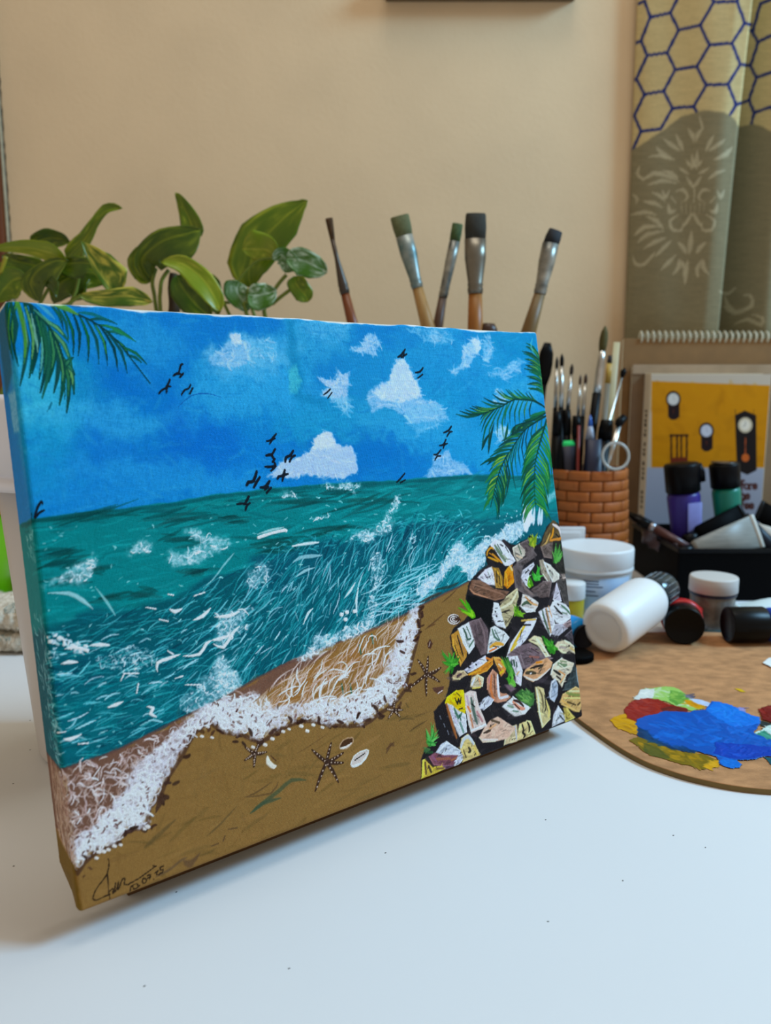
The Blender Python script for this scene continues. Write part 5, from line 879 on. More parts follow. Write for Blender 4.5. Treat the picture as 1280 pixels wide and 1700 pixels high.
    smear(k5([(1200, 350), (1290, 375), (1400, 370), (1400, 420), (1200, 400)]), (30, 50, 50), 12, (60, 60, 60), .6, 3)
    smear(k5([(1160, 455), (1220, 420), (1280, 380), (1400, 370), (1400, 510), (1280, 500), (1270, 460), (1220, 440), (1180, 462)]), (180, 214, 206), 30, (220, 236, 230), 1.4, 3); smear(k5([(1180, 462), (1225, 430), (1275, 470), (1280, 500), (1230, 480)]), (40, 130, 110), 10, (70, 160, 140), .8, 2)
    smear(k5([(1210, 630), (1290, 630), (1400, 650), (1400, 720), (1290, 690)]), (6, 84, 90), 16, (4, 70, 110), .6, 3)
    smear(k5([(1010, 108), (1060, 112), (1088, 138), (1040, 132)]), (206, 166, 20), 3, (214, 176, 40), .4, 1)
    smear([(1265, 1102), (1275, 1095), (1300, 1090), (1320, 1098), (1310, 1112), (1280, 1110)], (226, 232, 230), 6, (236, 240, 236), 1.6, 1)
    Y, X = np.meshgrid(np.arange(gy)*ce+y0, np.arange(gx)*ce+x0, indexing='ij')
    Z = PT+.00012+P.hgt*.0008+(P.mid-.5)*.0003*np.clip(P.hgt, 0, 1)
    return np.stack([X, Y, Z], -1), P.col, P.alpha > .45
_pos, _c, _keep = palette_paint()
obj_p = gridmesh('wet_paint', _pos, _c, paint_mat('wet_acrylic', .38, (1, 1, 1), spec=.12), palette, _keep, 'smeared patches of blue, red, green and yellow paint')
# ---------------------------------------------------------------- jars, bottle and tubes
M_WPLAST = mat('white_plastic', (222, 224, 224), .42, sss=.15); M_WLID = mat('white_lid', (214, 214, 212), .45, sss=.1)
M_FROST = mat('frosted_tub', (176, 178, 178), .35, noise=.05, nscale=30, sss=.1)
M_BLACK = mat('black_plastic', (8, 8, 9), .32, spec=.16); M_BLACKM = mat('black_matt', (6, 6, 7), .6, spec=.05); M_DKINK = mat('dark_print', (52, 62, 84), .6)
M_BLUELAB = mat('pale_blue_label', (120, 156, 196), .55, c2=(176, 186, 196), nscale=18); M_GREYGLASS = mat('dirty_glass', (128, 122, 112), .22, c2=(78, 76, 72), nscale=70, spec=.6); M_DKRIM = mat('dark_paint_rim', (30, 32, 52), .4)
M_YEL = mat('yellow_paint', (196, 168, 10), .4, noise=.1); M_CLEAR = mat('clear_plastic', (205, 215, 220), .12, trans=.75, ior=1.35, alpha=1.0)
tub = thing('plastic_tub', 'large white tub with a flat screw lid and blue label before the brick cup', 'tub', (.2275, .848, 0))
_o = (.2275, .848, 0); R = .0405
obj('body', *lathe([(R*.88, .0005), (R*.93, .003), (R*.955, .010), (R*.965, .043), (R*.965, .046)], _o, n=56), M_FROST, tub)
obj('lid', *lathe([(R*.97, .0445), (R*1.0, .045), (R*1.005, .047), (R*.985, .0485), (R*.985, .0495), (R*1.0, .050), (R*1.0, .0665), (R*.985, .0685), (R*.955, .0690), (R*.90, .0686), (R*.3, .0684), (.0005, .0684)], _o, n=64), M_WPLAST, tub)
def arc_patch(o, r, a0, a1, z0, z1, off=.0003, n=14):
    th = np.linspace(math.radians(a0), math.radians(a1), n); V = []
    for z in (z0, z1):
        for rr in (r+off, r+off*.1): V += [(o[0]+rr*math.cos(t), o[1]+rr*math.sin(t), o[2]+z) for t in th]
    V = np.array(V); F = [(i, i+1, 2*n+i+1, 2*n+i) for i in range(n-1)]+[(2*n+i, 2*n+i+1, 3*n+i+1, 3*n+i) for i in range(n-1)]+[(i+1, i, n+i, n+i+1) for i in range(n-1)]
    return V, F
lab = obj('label_band', *arc_patch(_o, R*.962, 205, 320, .008, .041), M_BLUELAB, tub, label='pale blue printed label')
for z, a0, a1 in ((.0375, 238, 262), (.0345, 243, 262), (.0315, 226, 268), (.0265, 236, 258), (.022, 236, 262)): obj('print_line', *arc_patch(_o, R*.962+.0003, a0, a1, z, z+.0011, .00025, 6), M_DKINK, lab)
jar2 = thing('paint_jar', 'small jar of yellow paint with white lid at the right edge of the canvas', 'jar', (.1925, .806, 0)); _o = (.1925, .806, 0)
obj('body', *lathe([(.0125, .0005), (.0140, .002), (.0140, .021), (.0125, .023)], _o, n=36), mat('yellow_tinted_jar', (206, 186, 60), .25, trans=.4, ior=1.2), jar2); obj('paint_fill', *lathe([(.0115, .0015), (.0132, .003), (.0132, .0195)], _o, n=30), M_YEL, jar2)
obj('lid', *lathe([(.0142, .022), (.0148, .0225), (.0148, .0375), (.0140, .0388), (.0005, .0390)], _o, n=36), M_WLID, jar2)
wb = thing('white_box', 'low white carton between the white tub and the brick cup', 'box', (.213, .899, 0)); M_WCARD = mat('white_card', (224, 226, 228), .6)
obj('carton', *boxm(.170, .2275, .894, .8985, 0, .0805, .001), M_WCARD, wb, False); obj('flap', *boxm(.175, .222, .8925, .8942, .045, .075, .0004), M_WCARD, wb, False)
# bottle lying on its side
A = np.array([.1915, .677, PT+.0238]); B = np.array([.264, .745, .046]); ax = B-A; ax /= np.linalg.norm(ax)
M_BOTTLE = mat('white_bottle_plastic', (226, 228, 228), .4, sss=.04)
bottle = thing('squeeze_bottle', 'white squeeze bottle lying on its side with its base to the viewer', 'bottle', A-[0, 0, .024])
r = .0238
obj('body', *lathe([(.0005, .0034), (.0120, .0032), (.0152, .0026), (.0166, .0008), (.0185, 0), (.0214, .0010), (.0230, .0040), (r, .009), (r, .062), (.0229, .071), (.0200, .078), (.0155, .082), (.0118, .084), (.0105, .088)], A, ax, 56), M_BOTTLE, bottle)
obj('cap', *lathe([(.0135, .0825), (.0165, .083), (.0172, .085), (.0172, .1045), (.0158, .1085), (.0110, .1105), (.0005, .111)], A, ax, 40), mat('smoky_clear_cap', (52, 66, 72), .12, trans=.45, ior=1.4), bottle)
for k in range(20):
    t = k*2*math.pi/20; x, y, a = frame(ax); c = A+ax*.095+.0172*(x*math.cos(t)+y*math.sin(t)); e = c+ax*.009
    obj('grip_rib', *tubem([c-ax*.009, e], .0006, 6), M_CLEAR, bottle)
# paint tubes
def tube(name, label, A, d, r, cap_len, body, m_body, m_cap, body_len, crimp=None, updir=(0, 0, 1), neck=None, ribs=0, group='paint tubes'):
    """A = outer face of the cap, d = direction of the body"""
    d = np.asarray(d, float); d /= np.linalg.norm(d); t = thing(name, label, 'paint tube', (A[0], A[1], max(0, A[2]-r)), group); up = np.asarray(updir, float)
    side = np.cross(up, d); side /= np.linalg.norm(side); A = np.asarray(A, float)
    cp = obj('cap', *lathe([(.0005, .0012), (r*.86, .0012), (r*.92, .0002), (r*.97, .0), (r, .0012), (r, cap_len-.001), (r*.97, cap_len)], A, d, 44), m_cap, t)
    for k in range(ribs):
        a = k*2*math.pi/ribs; x, y, _ = frame(d); c = A+r*(x*math.cos(a)+y*math.sin(a)); obj('grip_rib', *tubem([c+d*.003, c+d*(cap_len-.002)], r*.025, 5), m_cap, cp)
    w = body; S = [(0, w*.55, w*.55), (.03, w*.93, w*.93), (.07, w, w*.98), (.4, w*1.05, w*.85), (.75, w*1.18, w*.45), (.93, w*1.28, w*.09), (1, w*1.28, w*.07)]
    B0 = A+d*cap_len; drop = np.array([0, 0, 1.0])*0
    obj('body', *rod(B0, B0+d*body_len, S, 32, side), m_body, t)
    E = B0+d*body_len; obj('crimp', *rod(E-d*.004, E+d*.0008, [(0, w*1.285, w*.11), (1, w*1.285, w*.11)], 24, side), m_body, t)
    return t
M_RED = mat('red_tube', (186, 26, 30), .3, noise=.1); M_BLUE = mat('blue_tube', (0, 62, 176), .28, noise=.08); M_CYAN = mat('cyan_tube', (0, 150, 232), .3, noise=.05); M_NAVYCAP = mat('navy_cap', (8, 12, 24), .4, spec=.25)
tube('paint_tube', 'red paint tube with its black cap facing the viewer beside the white bottle', (.2740, .7055, PT+.0178), (.24, .97, .03), .0176, .020, .0190, M_RED, M_BLACK, .045)
tube('paint_tube', 'blue paint tube with glossy black cap lying at the right edge of the photo', (.3170, .7150, PT+.0168), (.985, .02, .0), .0166, .034, .0160, M_BLUE, M_BLACK, .085)
tube('paint_tube', 'cyan paint tube with dark cap half hidden behind the canvas corner', (.1790, .6900, .0165), (-.34, .93, .0), .0110, .004, .0150, M_CYAN, M_NAVYCAP, .060)
wt = tube('paint_tube', 'white paint tube end lying behind the blue tube', (.435, .80, .0130), (-.97, -.04, .0), .0120, .016, .0118, mat('white_tube', (206, 222, 222), .4), M_WLID, .055)
rc = thing('ribbed_cap', 'black ribbed cap lying flat between the canvas corner and the white bottle', 'cap', (.1655, .668, PT))
obj('disc', *lathe([(.0140, 0), (.0150, .0006), (.0150, .0056), (.0140, .0062), (.0005, .0062)], (.1655, .668, PT+.0001), n=44), M_BLACKM, rc)
for k in range(44):
    t = k*2*math.pi/44; x, y = .1655+.0151*math.cos(t), .668+.0151*math.sin(t); obj('rib', *tubem([(x, y, PT+.0007), (x, y, PT+.0056)], .0007, 5), M_BLACKM, rc)
jar = thing('glass_jar', 'grey stained glass jar with a white screw lid beside the blue tube', 'jar', (.3265, .7735, 0)); _o = (.3265, .7735, 0); r = .0230
obj('body', *lathe([(r*.80, .0004), (r*.88, .0018), (r*.90, .005), (r*.92, .022), (r*.93, .0355), (r*.86, .0375)], _o, n=44), M_GREYGLASS, jar); obj('paint_rim', *lathe([(r*.94, .0345), (r*.97, .0350), (r*.97, .0372), (r*.93, .0380)], _o, n=44), M_DKRIM, jar)
obj('lid', *lathe([(r*.97, .0378), (r*1.0, .0384), (r*1.0, .0515), (r*.97, .0528), (r*.92, .0530), (.0005, .0528)], _o, n=48), mat('worn_white_lid', (196, 192, 186), .5), jar)
obj('base_ring', *lathe([(r*.90, .0006), (r*.925, .0012), (r*.925, .0026), (r*.90, .0032)], _o, n=40), mat('teal_glass_foot', (70, 96, 96), .25), jar)
# ---------------------------------------------------------------- brick cup
M_BRICK = mat('orange_brick', (160, 84, 22), .6, noise=.14, nscale=60, bump=.3, bscale=250); M_MORTAR = mat('brown_mortar', (78, 38, 12), .8, noise=.1)
CUP = np.array([.2415, .952, 0.0]); cup = thing('brick_cup', 'orange pen cup moulded like a round brick well, full of brushes', 'cup', CUP)
CH = .1430; NR = 12; rh = CH/NR
def cup_r(z): return .0512-.0068*max(0, (z-.03)/CH)**1.6-.002*max(0, (.03-z)/.03)
obj('cup_body', *lathe([(cup_r(0)-.004, .0005)]+[(cup_r(z)-.0022, z) for z in np.linspace(.001, CH-.001, 12)]+[(cup_r(CH)-.0042, CH-.001), (cup_r(CH)-.0042, .006), (.0005, .006)], CUP, n=56), M_MORTAR, cup)
rnd = random.Random(4); _bm = {}
for row in range(NR):
    z0 = row*rh+.0005; z1 = (row+1)*rh-.0005; nb = 11; off = (row % 2)*.5+rnd.uniform(-.06, .06); r0 = cup_r((z0+z1)/2)
    half = math.pi/nb-.013; V = []; n = 7
    for (rr, ins) in ((r0-.003, 0), (r0-.0006, 0), (r0+.0004, .0012)):
        for z in (z0+ins, z1-ins): V += [(rr*math.cos(t), rr*math.sin(t), z) for t in np.linspace(-half+ins*12, half-ins*12, n)]
    V = np.array(V); F = []
    for k in (0, 1):
        a = k*2*n; b = (k+1)*2*n
        F += [(a+i, a+i+1, b+i+1, b+i) for i in range(n-1)]+[(a+n+i+1, a+n+i, b+n+i, b+n+i+1) for i in range(n-1)]+[(a+n, a, b, b+n), (a+n-1, a+2*n-1, b+2*n-1, b+n-1)]
    F += [(4*n+i, 4*n+i+1, 5*n+i+1, 5*n+i) for i in range(n-1)]
    me0 = None
    for k in range(nb):
        if me0 is None:
            o = obj('brick', V+np.array(CUP), F, M_BRICK, cup); me0 = o.data
        else: o = bpy.data.objects.new('brick', me0); col.objects.link(o); o.parent = cup
        o.rotation_euler = (0, 0, (k+off)*2*math.pi/nb); o.location = (0, 0, 0)
# things standing in the cup: (top pixel, where it crosses the rim) at a depth
M_FER = mat('steel_ferrule', (190, 190, 186), .28, metal=1.0, noise=.15, nscale=80); M_HBLK = mat('black_lacquer', (8, 7, 7), .4, spec=.12); M_HBRN = mat('dark_handle', (60, 34, 22), .4); M_BRIS = mat('dark_bristle', (42, 32, 26), .8, noise=.3, nscale=200); M_OLIVE = mat('olive_bristle', (74, 66, 22), .8, noise=.3, nscale=300, stretch=(6, 6, 1))
def into(u, v, y): return at_y(u, v, y)
def cup_item(name, label, cat, top, foot, y0, y1, parts, group=None, flat=None, rim=CUP):
    """a long tool from its top end (pixel, depth y0) to the floor of its holder (pixel, depth y1); parts = (name, t0, t1, [(w, h)...], material)"""
    T = into(*top, y0); Fp = into(*foot, y1); d = Fp-T
    k = (T[2]-.009)/(T[2]-Fp[2]); Bt = T+d*k                          # run on down to the cup floor
    t = thing(name, label, cat, Bt, group); L = np.linalg.norm(Fp-T)/np.linalg.norm(Bt-T)
    for nm, t0, t1, secs, m in parts:
        e1 = Bt if t1 is None else T+d*t1; s0 = T+d*t0; n = len(secs)
        obj(nm, *rod(s0, e1, [(i/(n-1), w, h) for i, (w, h) in enumerate(secs)], 18, flat), m, t)
    return t
mm = .001
cup_item('palette_knife', 'black rounded paddle handle rising between the canvas and the brick cup', 'palette knife', (909, 569), (897, 680), .955, .955, [('paddle', 0, .62, [(4*mm, 1.5*mm), (8.2*mm, 2.4*mm), (8.8*mm, 2.6*mm), (8*mm, 2.5*mm), (5*mm, 2.2*mm)], M_HBLK), ('handle', .6, None, [(4.6*mm, 2.2*mm), (3.4*mm, 2*mm), (3*mm, 2*mm)], M_HBLK)])
slim = [((925, 592), (921, 700), .965, 'slim grey brush leftmost of the thin brushes in the brick cup', M_BRIS, 2.2), ((933, 587), (931, 700), .95, 'slim brush with a long dark bristle tip in the brick cup', M_HBLK, 2.6), ((950, 604), (940, 700), .955, 'thin brush with a splayed dark tip in the brick cup', M_BRIS, 2.4), ((964, 622), (958, 710), .96, 'thin brush with brown tip, left of a matching pair in the brick cup', M_HBRN, 1.8), ((973, 620), (966, 710), .955, 'thin brush with brown tip, right of a matching pair in the brick cup', M_HBRN, 2.2)]
for top, ft, y, lb, mb, w in slim:
    cup_item('paint_brush', lb, 'brush', top, ft, y, y-.01, [('bristles', 0, .20, [(.4*mm, .4*mm), (w*.9*mm, w*.8*mm), (w*mm, w*.9*mm), (w*.75*mm, w*.75*mm)], mb), ('ferrule', .19, .80, [(w*.8*mm, w*.8*mm), (w*mm, w*mm), (w*1.15*mm, w*1.15*mm)], M_FER), ('handle', .79, None, [(w*1.2*mm, w*1.2*mm), (w*1.9*mm, w*1.9*mm), (w*1.7*mm, w*1.7*mm), (w*.8*mm, w*.8*mm)], M_HBLK)], 'brushes in the brick cup')
cup_item('paint_brush', 'large round brush with olive bristles tallest in the brick cup', 'brush', (1005, 541), (985, 700), .945, .945, [('bristles', 0, .26, [(.8*mm, .8*mm), (4*mm, 3.5*mm), (4.9*mm, 4.4*mm), (4.8*mm, 4.4*mm), (3.8*mm, 3.8*mm)], M_OLIVE), ('ferrule', .25, .71, [(3.7*mm, 3.7*mm), (4.2*mm, 4.2*mm), (4.8*mm, 4.8*mm), (4.6*mm, 4.6*mm), (4.9*mm, 4.9*mm)], M_FER), ('handle', .70, None, [(5.2*mm, 5.2*mm), (5.6*mm, 5.6*mm), (4*mm, 4*mm), (2.5*mm, 2.5*mm)], M_HBLK)], 'brushes in the brick cup')
cup_item('paint_brush', 'wiry brush with a small dark oval head leaning right in the brick cup', 'brush', (1037, 611), (1014, 690), .95, .945, [('bristles', 0, .20, [(.8*mm, .8*mm), (3.6*mm, 3*mm), (3.4*mm, 3*mm), (1.4*mm, 1.4*mm)], M_HBLK), ('shaft', .19, None, [(1.2*mm, 1.2*mm), (1.5*mm, 1.5*mm), (1.8*mm, 1.8*mm)], M_FER)], 'brushes in the brick cup')
cup_item('wooden_stick', 'pale flat stick behind the large brush in the brick cup', 'stick', (1024, 568), (1012, 700), .978, .975, [('blade', 0, None, [(4*mm, .8*mm), (4.4*mm, .9*mm), (4.4*mm, .9*mm), (4*mm, .9*mm)], mat('pale_stick', (176, 160, 120), .5, noise=.1))])
cup_item('wooden_stick', 'grey plastic stick with a yellow mark in the brick cup', 'stick', (1013, 590), (1003, 700), .972, .97, [('blade', 0, .12, [(2.6*mm, 1*mm), (3*mm, 1*mm)], M_BRIS), ('mark', .12, .42, [(3.4*mm, 1.2*mm), (3.6*mm, 1.2*mm)], mat('yellow_mark', (176, 136, 50), .5)), ('shaft', .42, None, [(3.4*mm, 1.2*mm), (3*mm, 1.2*mm)], mat('grey_shaft', (110, 96, 74), .5))])
cup_item('pen', 'white pen with a clear blue nib standing in the brick cup', 'pen', (980, 689), (979, 745), .930, .930, [('nib', 0, .34, [(.8*mm, .8*mm), (2.2*mm, 2.2*mm), (3*mm, 3*mm)], mat('blue_nib', (40, 90, 170), .25)), ('grip', .33, .72, [(3*mm, 3*mm), (4.4*mm, 4.4*mm), (5.4*mm, 5.4*mm)], mat('pale_grip', (150, 156, 172), .3)), ('barrel', .71, None, [(5.6*mm, 5.6*mm), (6*mm, 6*mm), (6*mm, 6*mm)], mat('navy_barrel', (12, 20, 52), .4))])
M_NAVY = mat('navy_plastic', (10, 16, 44), .4); M_NGREEN = mat('neon_green', (30, 220, 110), .5)
cup_item('marker_pen', 'wide navy marker with a bright green top in the brick cup', 'marker', (944, 731), (944.5, 775), .936, .938, [('green_top', 0, .20, [(8*mm, 3*mm), (10.5*mm, 5*mm), (11*mm, 5.5*mm)], M_NGREEN), ('barrel', .19, None, [(11.4*mm, 5.6*mm), (11.4*mm, 5.6*mm), (10.5*mm, 5.5*mm)], M_NAVY)])
cup_item('marker_pen', 'plain navy marker below the white pen in the brick cup', 'marker', (986, 730), (986, 775), .919, .920, [('barrel', 0, None, [(9*mm, 3.5*mm), (9.6*mm, 4*mm), (9*mm, 4*mm)], M_NAVY)])
for i, (tp, ft, y, lb) in enumerate([((925, 683), (924, 760), .938, 'black pen at the left inside the brick cup'), ((941, 680), (940, 760), .94, 'black pen behind the green topped marker in the brick cup'), ((957, 690), (957, 760), .936, 'black pen right of the green topped marker in the brick cup'), ((1008, 697), (1000, 760), .935, 'thick black pen behind the scissors in the brick cup')]):
    w = 5.5 if i < 3 else 8.5
    cup_item('pen', lb, 'pen', tp, ft, y, y, [('cap', 0, .5, [(w*.8*mm, w*.8*mm), (w*mm, w*mm), (w*mm, w*mm)], M_HBLK), ('barrel', .5, None, [(w*.92*mm, w*.92*mm), (w*.9*mm, w*.9*mm)], M_HBLK)], 'black pens in the brick cup')
cup_item('pencil', 'thin red pencil among the black pens in the brick cup', 'pencil', (961, 700), (960, 745), .925, .925, [('lead_tip', 0, .15, [(.5*mm, .5*mm), (1.6*mm, 1.6*mm)], M_HBLK), ('shaft', .14, None, [(1.8*mm, 1.8*mm), (1.8*mm, 1.8*mm)], mat('red_pencil', (120, 34, 26), .4))])
sc_loc = at_y(1022, 757, .905); scis = thing('scissors', 'small scissors with a clear ring handle hanging over the brick cup rim', 'scissors', sc_loc)
ring = [sc_loc+.0148*np.array([math.cos(t), .15*math.sin(t), math.sin(t)]) for t in np.linspace(0, 2*math.pi, 25)]
obj('handle_ring', *tubem(ring, .0017, 8, False, 2), mat('clear_ring', (196, 196, 190), .15, trans=.3), scis); obj('blade', *rod(at_y(1009, 772, .906), at_y(1031, 694, .925), [(0, .0012, .0008), (.3, .0026, .001), (1, .0030, .0012)], 12, (1, 0, .3)), M_FER, scis); obj('pivot_cap', *rod(at_y(1024, 706, .922), at_y(1037, 692, .926), [(0, .003, .003), (.3, .0052, .004), (1, .0044, .004)], 14), M_HBLK, scis)
# ---------------------------------------------------------------- black organiser box and what it holds
bx0 = at_y(1128, 912, .872); X0 = bx0[0]; BT = bx0[2]; X1 = X0+.27; Y0, Y1 = .872, 1.040
box = thing('organizer_box', 'open black plastic organiser box holding paint tubes at the right', 'box', ((X0+X1)/2, (Y0+Y1)/2, 0)); w = .003
obj('front_panel', *boxm(X0, X1, Y0, Y0+w, 0, BT, .0008), M_BLACKM, box, False); obj('back_panel', *boxm(X0, X1, Y1-w, Y1, 0, BT, .0008), M_BLACKM, box, False)
for xx in (X0, X1-w): obj('side_panel', *boxm(xx, xx+w, Y0+w, Y1-w, 0, BT, .0008), M_BLACKM, box, False)
obj('bottom_panel', *boxm(X0+w, X1-w, Y0+w, Y1-w, 0, .003), M_BLACKM, box, False); obj('rim', *join(boxm(X0-.001, X1+.001, Y0-.0015, Y0+.0006, BT-.004, BT+.0008, .0005), boxm(X0-.0015, X0+.0006, Y0, Y1, BT-.004, BT+.0008, .0005)), M_BLACK, box, False)
def up_tube(label, top, w_px, cap_px, foot, y, m_body, m_cap, panel=None):
    T = at_y(*top, y); Fp = at_y(*foot, y); d = Fp-T; k = (T[2]-.0034)/(T[2]-Fp[2]); E = T+d*k; rr = w_px*.5*y*1.02/FPX
    t = thing('paint_tube', label, 'paint tube', E, 'paint tubes'); L = np.linalg.norm(E-T); dd = (E-T)/L; c = cap_px/1325*y/L
    obj('cap', *rod(T, T+dd*L*c, [(0, rr*.5, rr*.5), (.03, rr*.93, rr*.93), (.10, rr, rr), (.96, rr*.98, rr*.98), (1, rr*.9, rr*.9)], 30), m_cap, t)
    bd = obj('body', *rod(T+dd*L*c, E, [(0, rr*.86, rr*.86), (.05, rr*.95, rr*.9), (.5, rr*.85, rr*.6), (.95, rr*.72, rr*.14), (1, rr*.72, rr*.12)], 30), m_body, t)
    return t, T, dd, L, rr, c
M_PURP = mat('purple_tube', (50, 36, 128), .4, noise=.1); M_GRN = mat('green_tube', (0, 118, 96), .35, noise=.12); M_LILAC = mat('lilac_label', (112, 116, 176), .5, noise=.08, nscale=90)
_b1, _b2 = mat('black_cap_a', (9, 8, 10), .38, spec=.12), mat('brownish_cap_top', (74, 62, 52), .3)
t, T, dd, L, rr, c = up_tube('purple paint tube with black cap standing upright in the organiser box', (1131, 768), 56, 50, (1140, 905), .955, M_PURP, _b1)
obj('label_panel', *rod(T+dd*(L*c+.010)+np.array([.0055, -.0212, 0]), T+dd*L*.94+np.array([.0040, -.0066, 0]), [(0, .0085, .0006), (1, .0078, .0006)], 14), M_LILAC, t); obj('hang_tab', *rod(T+np.array([.019, -.003, -.001]), T+np.array([.0255, -.003, -.0225]), [(0, .004, .004), (.5, .0058, .005), (1, .004, .004)], 14), _b1, t)
t, T, dd, L, rr, c = up_tube('green paint tube with black cap standing upright in the organiser box', (1202, 768), 48, 42, (1212, 905), .955, M_GRN, _b1)
obj('cap_top', *lathe([(rr*.86, -.0008), (rr*.86, .0002), (.0004, .0002)], T+[0, 0, .0006], n=24), _b2, t); obj('label_panel', *rod(T+dd*L*.52+np.array([-.006, -.0135, 0]), T+dd*L*.95+np.array([-.006, -.008, 0]), [(0, .012, .003), (1, .013, .003)], 14), M_BLACKM, t, label='black lower half')
M_SILV = mat('silver_label', (136, 134, 126), .45, noise=.15, nscale=60, stretch=(1, 1, 6)); M_PALE = mat('pale_crimp', (196, 194, 184), .5)
def lay_tube(label, a, b, ya, yb, ra, rb, m, mc, flat=(0, .3, 1)):
    A_, B_ = at_y(*a, ya), at_y(*b, yb); t = thing('paint_tube', label, 'paint tube', np.minimum(A_, B_)-[0, 0, .01], 'paint tubes')
    obj('body', *rod(A_, B_, [(0, ra*.8, ra*.7), (.06, ra, ra*.9), (.5, (ra+rb)/2, ra*.6), (1, rb, ra*.12)], 24, flat), m, t); d = (B_-A_)/np.linalg.norm(B_-A_)
    obj('crimp', *rod(B_-d*.002, B_+d*.003, [(0, rb*1.02, ra*.16), (1, rb*1.02, ra*.16)], 20, flat), mc, t); obj('cap', *rod(A_-d*.016, A_+d*.001, [(0, ra*.6, ra*.6), (.1, ra*.7, ra*.7), (1, ra*.7, ra*.7)], 20, flat), M_BLACK, t); return t
lay_tube('grey labelled paint tube lying slanted with a pale flat end in the organiser box', (1150, 912), (1256, 882), .905, .905, .010, .0195, M_SILV, M_PALE)
lay_tube('black paint tube lying slanted behind the grey one in the organiser box', (1158, 890), (1234, 856), .935, .935, .012, .014, M_BLACKM, M_BLACK)
lay_tube('pale paint tube end at the right inside the organiser box', (1330, 905), (1254, 879), .925, .925, .010, .0085, M_PALE, M_PALE)
lay_tube('black paint tube whose end rises at the right of the organiser box', (1320, 882), (1262, 848), .960, .960, .013, .0135, M_BLACKM, M_BLACK)
lay_tube('dark navy paint tube crossing under the pale one in the organiser box', (1290, 920), (1232, 866), .915, .93, .010, .012, M_NAVYCAP, M_BLACK)
pc = thing('makeup_pencil', 'rosy brown pencil with black cap leaning out of the organiser box corner', 'pencil', at_y(1135, 905, .92)-[0, 0, .01]); A_, B_ = at_y(1144, 910, .915), at_y(1036, 848, .975)
obj('barrel', *rod(A_, A_+(B_-A_)*.52, [(0, .0048, .0048), (1, .0052, .0052)], 16), mat('rosy_barrel', (92, 62, 60), .35), pc); obj('band', *rod(A_+(B_-A_)*.5, A_+(B_-A_)*.60, [(0, .0054, .0054), (1, .0056, .0056)], 16), mat('silver_band', (170, 170, 176), .25, metal=.8), pc); obj('cap', *rod(A_+(B_-A_)*.58, B_, [(0, .0060, .0060), (.5, .0074, .004), (1, .001, .001)], 16), M_BLACK, pc)
bag = thing('plastic_bag', 'crumpled clear plastic wrap at the left rim of the organiser box', 'wrapper', at_y(1100, 905, .92)-[0, 0, .015]); _v = []; n = 12
for j in range(6):
    for i in range(n): p = at_y(1066+i*6.2, 876+i*3.2+j*5.4-3*math.sin(i*.9), .955-.0035*i+.004*math.sin(i*1.9+j)); _v.append(p+[0, 0, .003*math.sin(i*2.1+j*1.3)])
_f = [(j*n+i, j*n+i+1, (j+1)*n+i+1, (j+1)*n+i) for j in range(5) for i in range(n-1)]
o = obj('crumpled_film', _v, _f, mat('dim_film', (84, 72, 76), .25, noise=.3, nscale=60), bag); md = o.modifiers.new('thickness', 'SOLIDIFY'); md.thickness = .0006
# ---------------------------------------------------------------- book and sketch pads against the wall
BY = 1.052
def q_at(u, v, y): p = at_y(u, v, y); return p[0], p[2]
bl, btp = q_at(1082, 620, BY); br, _ = q_at(1281, 624, BY); BTH = .026
M_PAGE = mat('book_white', (206, 192, 168), .6); 
book = thing('paperback_book', 'upright paperback with clocks on a yellow cover behind the organiser box', 'book', ((bl+br)/2, BY+BTH/2, 0))
obj('page_block', *boxm(bl+.0006, br, BY+.0006, BY+BTH-.0006, 0, btp-.001), M_PAGE, book, False); spine = obj('spine', *boxm(bl-.0008, bl+.0006, BY-.0003, BY+BTH, 0, btp, .0004), M_PAGE, book, False)
obj('back_cover', *boxm(bl, br, BY+BTH-.0006, BY+BTH, 0, btp), M_PAGE, book, False)
M_INK = mat('spine_ink', (44, 30, 24), .7); zz = .045
for k in range(26):
    h = (.0042, .0030, .0050, .0036)[k % 4]; wy = .0075 if k % 3 else .0055
    if k not in (4, 9, 10, 15, 19): obj('spine_letter', *boxm(bl-.0012, bl-.0007, BY+.008, BY+.008+wy, zz, zz+h), M_INK, spine, False)
    zz += .0064
